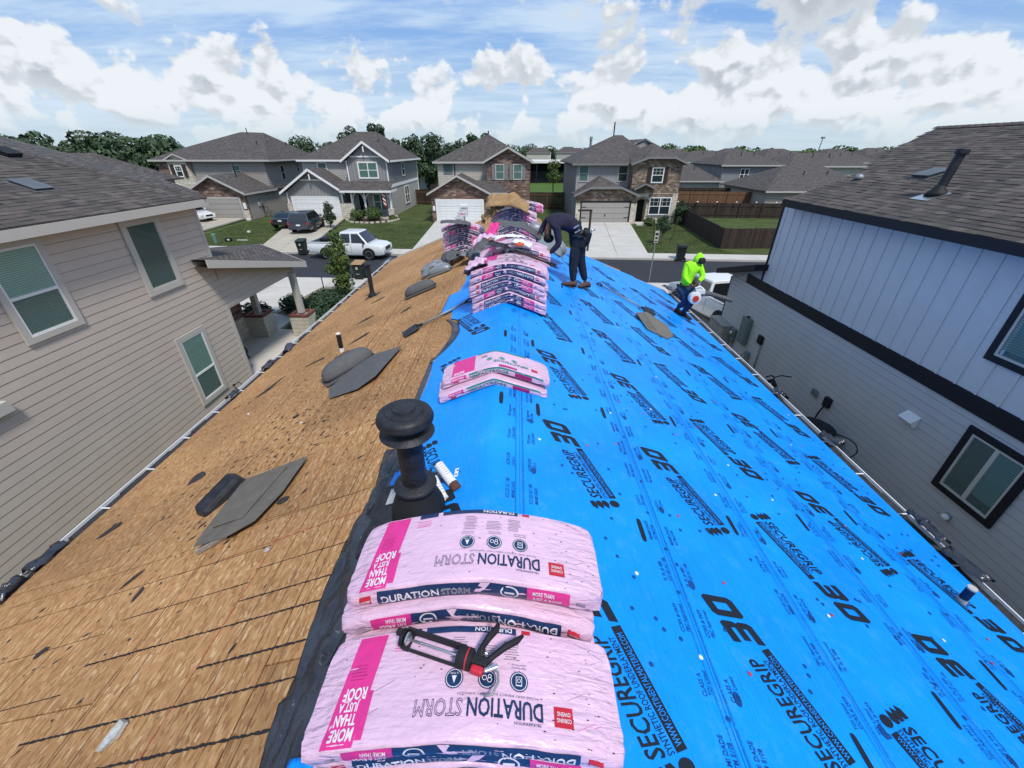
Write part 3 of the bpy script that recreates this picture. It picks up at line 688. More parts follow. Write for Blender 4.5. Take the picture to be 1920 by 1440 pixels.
def curl():
    b = MB(); n_ = 26; k_ = 10; vs = []
    for i in range(n_ + 1):
        t = i / n_; y = 4.35 + 1.45 * t; x = -1.04 + .17 * math.sin(t * math.pi) ** .8 - .02 * t; w = .05 + .14 * math.sin(t * math.pi)
        for j in range(k_ + 1):
            a = j / k_ * 2.4; r_ = w * .4
            vs.append((x + w * .4 - r_ * math.cos(a) , y, zl(x) + .004 + r_ * math.sin(a) + .012 * mnoise.noise(V(t * 9, a, 2))))
    b.add(vs, [(i * (k_ + 1) + j, i * (k_ + 1) + j + 1, (i + 1) * (k_ + 1) + j + 1, (i + 1) * (k_ + 1) + j) for i in range(n_) for j in range(k_)])
    o = b.build('black_membrane', 'felt_black', smooth=True, label='dark curled flap of membrane where the blue sheet stops short of the bare wood', category='underlayment'); o.modifiers.new('t', 'SOLIDIFY').thickness = .002
curl()
# loose blue scraps under the front bundles
film('blue_scrap', 'crumpled blue underlayment scrap poking out by the black film at the bottom', (.2, .66, lambda y: -.90, lambda y: -.68), .06, 14, (12, 20), .05, 'underlayment_blue', 'scrap')
film('blue_scrap', 'torn blue underlayment flap laid over bare wood left of the big stack', (6.15, 7.2, lambda y: -1.22, lambda y: -.85), .01, 17, (8, 16), .012, 'underlayment_blue', 'scrap')
# ------------------------------------------------------------------ near neighbours
def near_window(root, x, s, y0, y1, z0, z1, trim, frame, tw=.10, split='h', blinds=(1, 1), at=.5, outer=True, bm='blind'):
    """sash window on a side wall at plane x, outward direction s; outer trim size given"""
    P = x + s * .024; dz = .0
    f = MB()
    for a, b_, c, d in ((y0, y1, z1 - tw, z1), (y0, y1, z0, z0 + tw), (y0, y0 + tw, z0 + tw, z1 - tw), (y1 - tw, y1, z0 + tw, z1 - tw)):
        f.bb(*sorted((P, P + s * .035)), a, b_, c, d)
    w = f.build('window', trim, root, world=True)
    iy0, iy1, iz0, iz1 = y0 + tw, y1 - tw, z0 + tw, z1 - tw
    MB().bb(*sorted((P, P + s * .002)), iy0, iy1, iz0, iz1).build('backing', 'room_dark', w, world=True)
    fw = .035; q = MB()
    A, B = sorted((P + s * .003, P + s * .028))
    q.bb(A, B, iy0, iy1, iz1 - fw, iz1); q.bb(A, B, iy0, iy1, iz0, iz0 + fw); q.bb(A, B, iy0, iy0 + fw, iz0 + fw, iz1 - fw); q.bb(A, B, iy1 - fw, iy1, iz0 + fw, iz1 - fw)
    halves = []
    if split == 'h':
        zm = iz0 + (iz1 - iz0) * at; q.bb(A, B + .004 * s, iy0 + fw, iy1 - fw, zm - .025, zm + .025); halves = [(iy0 + fw, iy1 - fw, zm + .025, iz1 - fw), (iy0 + fw, iy1 - fw, iz0 + fw, zm - .025)]
    elif split == 'v':
        ym = (iy0 + iy1) / 2; q.bb(A, B, ym - .03, ym + .03, iz0 + fw, iz1 - fw); halves = [(iy0 + fw, ym - .03, iz0 + fw, iz1 - fw), (ym + .03, iy1 - fw, iz0 + fw, iz1 - fw)]
    else: halves = [(iy0 + fw, iy1 - fw, iz0 + fw, iz1 - fw)]
    q.build('frame', frame, w, world=True)
    for h, (a, b_, c, d) in enumerate(halves):
        if blinds[h % len(blinds)]:
            bl = MB(); n_ = int((d - c) / .036); cover = blinds[h % len(blinds)]
            for i in range(n_):
                z = d - (i + .5) * (d - c) / n_
                if d - z > (d - c) * cover: break
                ry = Matrix.Rotation(s * .28, 3, 'Y')
                bl.box((P + s * .009, (a + b_) / 2, z), (.0015, b_ - a - .01, .034), 0, ry)
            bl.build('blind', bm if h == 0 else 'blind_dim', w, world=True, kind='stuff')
        MB().bb(*sorted((P + s * .016, P + s * .018)), a, b_, c, d).build('pane', 'pane', w, world=True)
    return w
def lap_wall(root, x, s, y0, y1, zt, exp, m, seed, L=3.66, zcut=None, z0=0.):
    """lap boards, grooved for dark shadow lines, on the wall plane x, each board a piece"""
    r2 = random.Random(seed); z = z0; i = 0; cnt = 0
    while z < zt - .01:
        h = min(exp, zt - z) ; ya = y0 - r2.uniform(0, L); 
        ye = y1(z + h) if callable(y1) else y1; ys = y0(z) if callable(y0) else y0
        ya = ys - r2.uniform(0, L) if not callable(y0) else ys
        while ya < ye:
            a, b_ = max(ya, ys), min(ya + L - .002, ye)
            if b_ - a > .03:
                MB().add([(x, a, z), (x + s * .020, a, z), (x + s * .013, a, z + h - .008), (x, a, z + h - .008), (x, b_, z), (x + s * .020, b_, z), (x + s * .013, b_, z + h - .008), (x, b_, z + h - .008)],
                         [(0, 1, 2, 3), (7, 6, 5, 4), (0, 4, 5, 1), (1, 5, 6, 2), (2, 6, 7, 3), (0, 3, 7, 4)]).build('siding_board', m, root, world=True); cnt += 1
            ya += L
        z += exp; i += 1
    return cnt
def tile_roof(root, eave_a, eave_b, up, ncols, nrows, clip, tw=.30, expo=.142, seed=1, limit=300, near=None):
    """laminated shingles laid course by course over a plane; nearest ones single pieces, the rest joined"""
    A, B, U = V(*eave_a), V(*eave_b), V(*up).normalized(); T = (B - A).normalized(); Nn = T.cross(U).normalized()
    if Nn.z < 0: Nn = -Nn
    r2 = random.Random(seed); Lg = (B - A).length; allp = []
    for j in range(nrows):
        u = -r2.uniform(0, tw)
        while u < Lg:
            w = r2.choice((.13, .17, .21, .26, .30)) if True else tw
            a, b_ = u, u + w; u += w
            th = r2.choice((.006, .006, .011, .014))
            p0 = A + T * max(0, a + .002) + U * (j * expo) ; p1 = A + T * min(Lg, b_ - .002) + U * (j * expo)
            c = (p0 + p1) / 2 + U * expo / 2
            if (p1 - p0).length < .02 or not clip(c): continue
            allp.append((c, p0, p1, th, r2.randrange(6)))
    if near: allp.sort(key=lambda q: (q[0] - V(*near)).length)
    rest = MB()
    for k_, (c, p0, p1, th, mi) in enumerate(allp):
        e = U * (expo + .02)
        vs = [p0, p1, p1 + e, p0 + e, p0 + Nn * th, p1 + Nn * th, p1 + e + Nn * .001, p0 + e + Nn * .001]
        fs = [(4, 5, 6, 7), (0, 1, 5, 4), (1, 2, 6, 5), (3, 0, 4, 7)]
        if k_ < limit: MB().add(vs, fs).build('shingle', SHL[mi], root, world=True)
        else: rest.add(vs, fs, mi)
    rest.build('shingles', SHL, root, world=True, kind='stuff')
    return len(allp)
# ---- left neighbour
lh = thing('taupe_house', 'taupe lap-sided two storey house on the left with a dark shingle roof', 'house', (-12, 4, 0))
WX = -8.7
c_ = MB(); c_.bb(-19, WX - .002, -6, 11.75, 0, 5.52); c_.build('wall', 'siding_gap_shade', lh, world=True)
rake = lambda z: 11.0 + (4.13 - z) / .24
hd = MB(); hd.prism([(WX - .16, 11.75, 2.64), (WX - .16, 11.75, rake(11) and 4.13 - .24 * (11.75 - 11.0) - .18), (WX - .16, 15.9, 4.13 - .24 * (15.9 - 11.0) - .18), (WX - .16, 15.9, 2.64)], (.155, 0, 0)); hd.build('porch_beam', 'siding_taupe', lh, world=True)
lap_wall(lh, WX, 1, -2, lambda z: 11.7 if z > 3.95 or z < 2.7 else max(11.7, min(15.85, rake(z + .34) - .15)), 5.5, .176, 'siding_taupe', 3, z0=.08)
b = MB(); b.bb(WX, WX + .03, 11.70, 11.8, 3.98, 5.5); b.build('corner_board', 'trim_beige', lh, world=True)
b = MB(); b.bb(WX, WX + .03, 11.62, 11.74, .1, 2.64); b.build('corner_board', 'trim_beige', lh, world=True)
b = MB(); b.bb(WX - .17, WX + .024, 11.75, 15.92, 2.58, 2.635); b.build('beam_soffit', 'trim_beige', lh, world=True)
near_window(lh, WX, 1, 6.52, 7.62, 3.68, 5.36, 'trim_beige', 'white_paint', .11, 'h', (1, 1), .46)
near_window(lh, WX, 1, 9.30, 10.42, 3.67, 5.38, 'trim_beige', 'trim_beige', .13, None, (0,))
near_window(lh, WX, 1, 9.42, 10.48, .52, 2.52, 'trim_beige', 'white_paint', .13, 'h', (1, .95), .42)
b = MB(); b.prism([(WX + .02, 5.2, 2.83), (WX + .02, 5.76, 2.83), (WX + .02, 5.73, 3.03), (WX + .02, 5.2, 3.03)], (.1, 0, 0)); b.build('vent_hood', 'trim_beige', lh, world=True)
# roof: eave 5.6, slope .33, hip at the street end
ev = MB()
EX, EZ = -8.3, 5.60
zr_ = lambda x: EZ + .33 * (EX - x)
ridgeX = -14.6
roof = MB()
hipP = (-14.6, 9.55, zr_(-14.6))
roof.prism([(EX, -6, EZ - .012), (EX, 11.8, EZ - .012), (hipP[0], hipP[1], hipP[2] - .012), (ridgeX, -6, zr_(ridgeX) - .012)], (0, 0, -.05), 0)
F = [(EX, 11.8, EZ), (-8.9, 12.4, 5.70), (-11.0, 13.5, 6.10), (-14.81, 13.5, 7.04), (-14.6, 9.55, zr_(-14.6))]
roof.add(F, [(0, 1, 4), (1, 2, 4), (2, 3, 4)], 1)
roof.add([(-20.5, -6, 6.2), (-20.5, 13.5, 5.7), (ridgeX, -6, zr_(ridgeX)), (-14.6, 9.55, zr_(-14.6)), (-14.81, 13.5, 7.04), (-11, 13.5, 5.5), (-8.9, 12.4, 5.5)], [(0, 2, 3, 4, 1)], 1)
rf = roof.build('roof', ['shingle_1', 'far_shingles'], lh, world=True)
def clipL(c):
    t = (EX - c.x) / (EX - hipP[0]); return 0 <= t <= 1 and c.y < 11.8 + (hipP[1] - 11.8) * t
tile_roof(lh, (EX, 4.5, EZ - .006), (EX, 11.8, EZ - .006), (-1, 0, .33), 30, 46, clipL, seed=4, near=(-7, 8.5, 6))
b = MB(); P_, Q_ = V(EX + .02, 11.8, EZ), V(*hipP)
for i in range(26):
    a = P_.lerp(Q_, i / 26); c = P_.lerp(Q_, (i + 1.15) / 26); d = (c - a).normalized(); sd_ = d.cross(V(0, 0, 1)).normalized() * .13
    b.add([a + sd_ - V(0, 0, .028), a + V(0, 0, .03), a - sd_ - V(0, 0, .012), c + sd_ - V(0, 0, .036), c + V(0, 0, .018), c - sd_ - V(0, 0, .02)], [(0, 3, 4, 1), (1, 4, 5, 2), (0, 1, 2)], i % 3)
b.build('hip_cap', SHL[:3], lh, world=True, kind='stuff')
b = MB(); b.bb(EX - .01, EX + .02, -6, 11.82, EZ - .20, EZ - .03); b.build('fascia', 'trim_beige', lh, world=True)
b = MB(); b.prism([(EX, 11.82, EZ - .03), (-8.9, 12.42, 5.67), (-8.9, 12.42, 5.50), (EX, 11.82, EZ - .2)], (0, .02, 0)); b.prism([(-8.9, 12.42, 5.69), (-9.6, 12.8, 5.80), (-9.6, 12.8, 5.62), (-8.9, 12.42, 5.5)], (0, .02, 0)); b.build('fascia', 'trim_beige', lh, world=True)
b = MB(); b.bb(WX, EX - .011, -6, 11.8, EZ - .20, EZ - .17); b.build('soffit', 'trim_beige', lh, world=True)
# roof vents of the left house
def slant(x, y): return (x, y, zr_(x))
def roofvent(root, C, L_, W_, H_, sl, s, m='black_trim', name='roof_vent', label='', cat='vent'):
    t = thing(name, label, cat, C, rot=(0, s * math.atan(sl), 0))
    MB().box((0, 0, .006), (L_ * 1.2, W_ * 1.2, .006)).build('flashing', 'vent_grey', t)
    q = MB(); q.add([(-L_ / 2, -W_ / 2, H_), (L_ / 2, -W_ / 2, H_ * .72), (L_ / 2, W_ / 2, H_ * .72), (-L_ / 2, W_ / 2, H_), (-L_ * .42, -W_ * .42, .01), (L_ * .42, -W_ * .42, .01), (L_ * .42, W_ * .42, .01), (-L_ * .42, W_ * .42, .01)],
        [(0, 1, 2, 3), (0, 4, 5, 1), (1, 5, 6, 2), (2, 6, 7, 3), (3, 7, 4, 0)]); q.build('hood', m, t, bevel=.006)
    return t
roofvent(lh, slant(-9.72, 8.95), .52, .42, .07, .33, 1, 'vent_slate', label='grey flat vent hood low on the taupe house roof')
roofvent(lh, slant(-11.3, 10.25), .34, .34, .14, .33, 1, 'black_trim', label='small black box vent high on the taupe house roof')
# porch roof towards the street
pr = MB()
A_, B_, P_ = V(-8.3, 10.97, 4.16), V(-8.3, 16.18, 2.91), V(-10.38, 17.0, 3.41)
Q_ = V(-12.5, 16.2, 2.91); A2 = V(-12.5, 10.97, 4.16)
pr.add([A_, B_, P_, Q_, A2], [(0, 1, 2), (0, 2, 4), (4, 2, 3)])
pr.add([p - V(0, 0, .06) for p in (A_, B_, P_, Q_, A2)], [(0, 2, 1), (0, 4, 2), (4, 3, 2)])
pf = thing('porch_roof_dummy', '', ''); bpy.data.objects.remove(pf)
pr.build('porch_roof', 'far_shingles', lh, world=True)
b = MB(); b.prism([A_ + V(.0, 0, -.0), B_, B_ - V(0, 0, .22), A_ - V(0, 0, .22)], (.03, 0, 0)); b.prism([B_ + V(0, 0, 0), P_, P_ - V(0, 0, .2), B_ - V(0, 0, .22)], (0, .03, 0)); b.build('rake_board', 'trim_beige', lh, world=True)
b = MB(); b.add([A_ - V(0, 0, .2), B_ - V(0, 0, .2), P_ - V(0, 0, .2), Q_ - V(0, 0, .2), A2 - V(0, 0, .2)], [(0, 4, 3, 2, 1)]); b.build('soffit', 'trim_beige', lh, world=True)
for (x, y) in ((-8.62, 15.55), (-10.35, 15.5)):
    MB().bb(x - .1, x + .1, y - .1, y + .1, 1.05, 2.62).build('porch_post', 'trim_beige', lh, world=True)
    pc = MB().bb(x - .34, x + .34, y - .34, y + .34, 0, .97).build('stone_pier', 'mortar', lh, world=True)
    z = 0.
    k_ = 0
    while z < .94:
        h = (.17, .14, .19, .15)[k_ % 4]; h = min(h, .97 - z); k_ += 1
        for face in range(4):
            u = -.355; 
            while u < .35:
                w = random.Random(int(z * 100 + u * 1000 + face * 77)).uniform(.18, .34); u1 = min(u + w, .355)
                if u1 - u < .05: u1 = .355
                a, c = u + .006, u1 - .006
                if c > a:
                    m_ = MB()
                    if face == 0: m_.bb(x + a, x + c, y - .362, y - .34, z + .006, z + h - .006)
                    elif face == 1: m_.bb(x + .34, x + .362, y + a, y + c, z + .006, z + h - .006)
                    elif face == 2: m_.bb(x + a, x + c, y + .34, y + .362, z + .006, z + h - .006)
                    else: m_.bb(x - .362, x - .34, y + a, y + c, z + .006, z + h - .006)
                    m_.build('stone', 'stone_cream', pc, world=True)
                u = u1
        z += h
    for i in range(7):
        a = x - .38 + i * .1095
        MB().bb(a, a + .1, y - .38, y - .24, .975, 1.05).build('brick', 'brick_red', pc, world=True); MB().bb(a, a + .1, y + .24, y + .38, .975, 1.05).build('brick', 'brick_red', pc, world=True)
    for i in range(4):
        a = y - .23 + i * .117
        MB().bb(x - .38, x - .24, a, a + .108, .975, 1.05).build('brick', 'brick_red', pc, world=True); MB().bb(x + .24, x + .38, a, a + .108, .975, 1.05).build('brick', 'brick_red', pc, world=True)
# entry wall of brick over stone seen in the porch opening
ew = MB(); ew.bb(-11.05, -10.72, 11.76, 15.2, .14, 1.0, 0); ew.bb(-11.0, -10.75, 11.76, 15.2, 1.0, 2.6, 1); ew.build('entry_wall', ['far_stone', 'far_brick'], lh, world=True)
fc = thing('wall_faucet', 'black garden tap with a curved hose on the taupe wall below the low window', 'tap', (WX + .04, 10.72, .46))
q = MB(); q.tube([(0, 0, 0), (.05, 0, 0)], .03); q.build('tap_body', 'black_rubber', fc)
q = MB(); q.tube([(.05, 0, 0), (.09, .05, .03), (.1, .14, .02), (.1, .22, -.1), (.1, .3, -.3)], .012, n=8); q.build('hose', 'black_rubber', fc, smooth=True)
# hose reel / dark hanging thing by the door
t = thing('door_hook', 'black bent bracket hanging at the corner board by the porch slab', 'bracket', (-9.05, 12.3, 1.0))
q = MB(); q.tube([(0, 0, 0), (.05, 0, -.12), (-.02, 0, -.26), (.04, 0, -.42)], .028, n=8); q.build('hook', 'black_rubber', t, smooth=True)
# ---- right neighbour
rh = thing('blue_grey_house', 'blue-grey two storey house on the right with black trim and vertical upper panels', 'house', (11, 4, 0))
RX = 7.3
c_ = MB(); c_.bb(RX + .002, 18, -6, 12.12, 0, 5.5); c_.bb(RX + .002, 13.5, 12.1, 13.87, 0, 3.0); c_.build('wall', 'siding_gap_shade', rh, world=True)
lap_wall(rh, RX, -1, -2, 13.85, 3.06, .152, 'siding_blue', 9, z0=.06)
# taupe-dark gable piece between the lower laps and the garage rake
b = MB(); b.prism([(RX - .002, 12.14, 3.06), (RX - .002, 14.1, 3.06), (RX - .002, 12.14, 3.62)], (.02, 0, 0)); b.build('wall_gable', 'siding_blue', rh, world=True)
bt = [11.95 - .352 * i for i in range(42)]
for i in range(41):
    MB().bb(RX - .012, RX, bt[i + 1] + .021, bt[i] - .021, 3.335, 5.42).build('wall_panel', 'panel_blue', rh, world=True)
for y in bt:
    MB().bb(RX - .030, RX, y - .020, y + .020, 3.335, 5.42).build('batten', 'panel_blue', rh, world=True)
MB().bb(RX - .012, RX, 11.972, 12.10, 3.335, 5.42).build('wall_panel', 'panel_blue', rh, world=True)
MB().bb(RX - .045, RX, -6, 12.9, 3.065, 3.33).build('belt_board', 'black_trim', rh, world=True)
MB().bb(RX - .04, RX + .04, 12.10, 12.16, 3.335, 5.45).build('corner_board', 'black_trim', rh, world=True)
MB().bb(RX - .025, RX + .03, 13.85, 13.90, .1, 3.0).build('corner_board', 'black_trim', rh, world=True)
near_window(rh, RX, -1, 4.40, 5.40, 1.66, 2.90, 'black_trim', 'trim_beige', .10, 'v', (.85, 0), bm='blind_blue')
near_window(rh, RX, -1, 4.40, 5.78, 3.90, 5.10, 'black_trim', 'trim_beige', .10, 'v', (1, .9))
REX = 6.9
b = MB(); b.bb(REX - .02, REX + .01, -6, 11.62, EZ - .17, EZ - .015); b.build('fascia', 'black_trim', rh, world=True)
b = MB(); b.bb(REX + .011, RX, -6, 11.62, EZ - .17, EZ - .14); b.build('soffit', 'black_trim', rh, world=True)
zrr = lambda x: EZ + .33 * (x - REX)
RP = [(REX, -6), (REX, 11.62), (8.5, 11.66), (10.27, 13.0), (11.9, 13.8), (11.9, -6)]
rf = MB(); rf.prism([(x, y, zrr(x) - .014) for x, y in RP], (0, 0, -.05)); rf.add([(11.9, -6, zrr(11.9) - .03), (11.9, 13.8, zrr(11.9) - .03), (18, 13.8, 5.3), (18, -6, 5.3)], [(0, 1, 2, 3)])
rf.add([(8.5, 11.66, 6.1), (10.27, 13, 6.68), (11.9, 13.8, 7.22), (18, 13.8, 5.3), (9, 11.66, 5.3)], [(0, 4, 3, 2, 1)]); rf.build('roof', 'shingle_2', rh, world=True)
def clipR(c):
    if c.x > 11.9: return False
    ye = 11.62 if c.x < 8.5 else (11.66 + (c.x - 8.5) * .757 if c.x < 10.27 else 13 + (c.x - 10.27) * .49)
    return c.y < ye
tile_roof(rh, (REX, 4.0, EZ - .008), (REX, 13.9, EZ - .008), (1, 0, .33), 30, 37, clipR, seed=12, near=(7, 6.5, 6))
b = MB()
for i in range(60):
    y = 13.8 - i * .18; b.add([(11.75, y, zrr(11.75) + .02), (11.9, y, zrr(11.9) + .035), (12.05, y, zrr(11.75) + .02), (11.75, y - .19, zrr(11.75) + .012), (11.9, y - .19, zrr(11.9) + .027), (12.05, y - .19, zrr(11.75) + .012)], [(0, 1, 4, 3), (1, 2, 5, 4)], i % 3)
b.build('ridge_cap', SHL[:3], rh, world=True, kind='stuff')
# roof things of the right house
roofvent(rh, (8.85, 9.9, zrr(8.85)), .50, .45, .075, .33, -1, 'vent_slate', label='grey flat vent hood on the dark shingle roof beside the black flue pipe')
t = thing('flue_pipe', 'black flue pipe with a foil-edged boot on the right neighbour roof', 'pipe', (7.95, 8.65, zrr(7.95)))
q = MB(); q.tube([(.05, 0, -.05), (.16, .0, .72)], .075, n=16); q.build('pipe', 'black_vent', t, smooth='auto')
q = MB(); q.tube([(.155, 0, .69), (.165, 0, .76)], .105, n=16); q.build('pipe_cap', 'black_vent', t, smooth='auto')
q = MB(); q.lathe((.06, 0, .0), [(.19, .0), (.15, .06), (.09, .13), (.078, .17)], n=16); q.build('boot', 'black_rubber', t, smooth=True)
q = MB(); q.box((-.05, 0, -.01), (.42, .40, .006), 0, Matrix.Rotation(-math.atan(.33), 3, 'Y')); q.build('flashing', 'steel', t)
t = thing('ball_vent', 'small grey rounded cap at the far edge of the right neighbour roof', 'vent', (8.35, 11.25, zrr(8.35)))
q = MB(); q.lathe((0, 0, 0), [(.1, 0), (.1, .05), (.07, .1), (.01, .12)], n=14); q.build('cap', 'metal_grey', t, smooth=True)
# garage rake stub
b = MB(); b.prism([(6.9, 12.0, 3.83), (6.9, 14.25, 3.17), (6.9, 14.25, 3.0), (6.9, 12.0, 3.66)], (.42, 0, 0)); b.build('rake_board', 'black_trim', rh, world=True)
b = MB(); b.prism([(7.31, 12.16, 3.80), (7.31, 14.25, 3.17), (13.5, 14.25, 3.17), (13.5, 12.16, 3.80)], (0, 0, -.08)); b.build('garage_roof', 'far_shingles', rh, world=True)
# stone veneer pier
pc = MB().bb(6.98, 7.34, 12.95, 13.92, 0, 1.52).build('stone_pier', 'mortar', rh, world=True)
z = 0.; k_ = 0; r2 = random.Random(8)
while z < 1.5:
    h = min(r2.choice((.14, .18, .22)), 1.52 - z); u = 12.94
    while u < 13.93:
        u1 = min(u + r2.uniform(.2, .42), 13.935)
        if 13.935 - u1 < .08: u1 = 13.935
        MB().bb(6.955, 6.98, u + .006, u1 - .006, z + .006, z + h - .006).build('stone', 'stone_grey', pc, world=True); u = u1
        if u >= 13.93: break
    MB().bb(6.96, 7.28, 12.925, 12.95, z + .006, z + h - .006).build('stone', 'stone_grey', pc, world=True)
    z += h
MB().bb(6.93, 7.3, 12.92, 13.96, 1.525, 1.575).build('pier_cap', 'stone_grey', rh, world=True)
struct(MB().prism([(5.3, -4, .4), (7.3, -4, .4), (7.3, 12.9, .4), (5.3, 12.9, .4)], (0, 0, -.4)), 'side_yard', 'grass')
# meters and pipes on the right wall
wx = RX - .02
t = thing('electric_box', 'tall grey-green electric panel box on the blue-grey wall', 'electric box', (wx - .07, 12.1, 1.45))
q = MB(); q.bb(-.07, .05, -.21, .21, -.12, .72); q.build('cabinet', 'elec_green', t, bevel=.01)
q = MB(); q.bb(-.08, -.07, -.17, .17, -.08, .60); q.build('door', 'elec_green', t)
q = MB(); q.lathe((-.0, 0, .72), [(.035, 0), (.035, .05), (.02, .06)], n=10); q.build('conduit_hub', 'black_trim', t)
t = thing('electric_meter', 'round-glass meter box with cables between the stone pier and the grey panel', 'meter', (wx - .05, 12.72, 1.35))
q = MB(); q.bb(-.05, .03, -.13, .13, -.2, .22); q.build('meter_box', 'elec_green', t, bevel=.01)
q = MB(); q.lathe((-.05, 0, .06), [(.085, 0), (.085, .05), (.06, .08), (.01, .085)], n=16, rot=Matrix.Rotation(R(-90), 3, 'Y')); q.build('meter_glass', 'steel', t, smooth='auto')
q = MB(); q.tube([(0, -.05, -.2), (0, -.05, -1.3)], .028, n=8); q.tube([(0, .06, -.2), (0, .06, -1.3)], .022, n=8); q.build('conduit', 'metal_grey', t, smooth=True)
t = thing('cable_box', 'small square outlet box above a long thin conduit, right of the electric panel', 'outlet box', (wx - .03, 11.35, 1.85))
q = MB(); q.bb(-.03, .03, .02, .22, -.08, .1); q.build('cover', 'trim_beige', t, bevel=.005)
q = MB(); q.bb(-.05, .03, -.22, -.02, -.16, .08); q.build('cover', 'black_trim', t, bevel=.005)
q = MB(); q.tube([(0, -.2, .0), (0, -.2, -1.5)], .02, n=8); q.build('conduit', 'metal_grey', t, smooth=True)
t = thing('cable_box', 'narrow grey cable box hung with loose wires under the electric panel', 'outlet box', (wx - .03, 11.65, 1.0))
q = MB(); q.bb(-.04, .03, -.1, .1, -.2, .22); q.build('cover', 'metal_grey', t, bevel=.005)
q = MB(); q.tube([(-.03, .1, .2), (-.05, .2, .0), (-.04, .22, -.4), (-.02, .0, -.6)], .01, n=6); q.build('wire', 'black_rubber', t, smooth=True)
t = thing('wall_vent', 'small grey louvred vent low on the blue-grey wall', 'vent', (wx - .02, 8.57, 1.58))
for i in range(4): MB().bb(-.03, .02, -.09 + i * .05, -.055 + i * .05, -.08, .08).build('louvre', 'metal_grey', t)
t = thing('power_disconnect', 'black disconnect box with a drooping cable above the air conditioner', 'switch box', (wx - .03, 8.10, 1.6))
q = MB(); q.bb(-.05, .03, -.09, .09, -.11, .12); q.build('box', 'black_trim', t, bevel=.008)
q = MB(); q.tube([(-.02, .03, -.1), (-.03, .08, -.3), (-.04, .12, -.6), (-.2, .06, -.85)], .018, n=8); q.build('cable', 'black_rubber', t, smooth=True)
t = thing('air_conditioner', 'grey round-topped air conditioner on the ground against the blue-grey wall', 'air conditioner', (6.75, 7.6, .4))
q = MB(); q.box((0, 0, .42), (.85, .85, .84)); q.build('case', 'metal_grey', t, bevel=.12)
q = MB(); q.lathe((0, 0, .84), [(.40, 0), (.42, .03), (.36, .06), (.1, .09), (.02, .095)], n=24); q.build('fan_grille', 'black_vent', t, smooth='auto')
t = thing('dryer_hood', 'white sheet-metal vent hood on the blue-grey wall', 'vent hood', (wx - .0, 6.28, 2.4))
q = MB(); q.add([(0, -.15, .12), (0, .13, .12), (-.14, .13, .0), (-.14, -.15, .0), (0, -.15, -.1), (0, .13, -.1), (-.06, .13, -.1), (-.06, -.15, -.1)], [(0, 3, 2, 1), (3, 7, 6, 2), (4, 5, 6, 7), (0, 4, 7, 3), (1, 2, 6, 5)]); q.build('hood', 'white_plastic', t)
t = thing('basketball_hoop', 'portable hoop with a black ring rim and stand leaning by the wall behind the gutter', 'hoop', (6.55, 6.7, .02))
q = MB(); n_ = 20
q.tube([(.32 * math.cos(i * math.tau / n_), .38 * math.sin(i * math.tau / n_), 1.42 + .1 * math.cos(i * math.tau / n_)) for i in range(n_ + 1)], .013, n=6, cap=False); q.build('rim', 'black_rubber', t, smooth=True)
q = MB(); q.tube([(0, .1, 0), (0, .1, 1.3)], .03); q.box((0, .25, 1.35), (.06, .3, .22)); q.build('stand', 'black_trim', t)
q = MB(); q.box((.02, -.02, 1.28), (.12, .12, .10)); q.box((-.02, .2, 1.42), (.05, .08, .12)); q.build('bracket', 'white_plastic', t, bevel=.01)
t = thing('bicycle', 'dark bicycle with raised handlebar leaning in the side yard behind the gutter', 'bicycle', (6.6, 8.75, .38))
def bike(t):
    q = MB(); q.tube([(0, -.5, .34), (0, -.05, .95), (0, .42, 1.0), (0, .5, .34)], .022, n=8); q.tube([(0, -.05, .95), (0, .0, .35), (0, .42, 1.0)], .02, n=8); q.tube([(0, .0, .35), (0, -.5, .34)], .015, n=8); q.build('bike_frame', 'black_rubber', t, smooth=True)
    for y in (-.5, .5):
        q = MB(); q.tube([(0, y + .32 * math.cos(i * math.tau / 20), .34 + .32 * math.sin(i * math.tau / 20)) for i in range(21)], .02, n=6, cap=False); q.build('wheel', 'tyre', t, smooth=True)
    q = MB(); q.tube([(0, .42, 1.0), (0, .45, 1.28), (.12, .4, 1.36), (.32, .3, 1.37)], .016, n=8); q.tube([(0, .45, 1.28), (-.12, .4, 1.36), (-.32, .3, 1.37)], .016, n=8); q.build('handlebar', 'black_rubber', t, smooth=True)
    q = MB(); q.box((0, -.08, 1.06), (.14, .26, .06)); q.build('saddle', 'black_rubber', t, bevel=.02)
    q = MB(); q.tube([(0, .3, 1.1), (.02, .5, 1.16), (0, .62, 1.06)], .05, n=8); q.build('basket_bag', 'black_rubber', t, smooth=True)
bike(t)
t = thing('wall_light', 'small white round lamp low on the blue-grey wall', 'lamp', (wx - .03, 4.92, 1.35))
q = MB(); q.lathe((0, 0, 0), [(.05, 0), (.06, .03), (.045, .07), (.01, .085)], n=14, rot=Matrix.Rotation(R(-90), 3, 'Y')); q.build('globe', 'white_plastic', t, smooth=True)
q = MB(); q.bb(.0, .03, -.05, .05, -.05, .05); q.build('lamp_base', 'metal_grey', t)
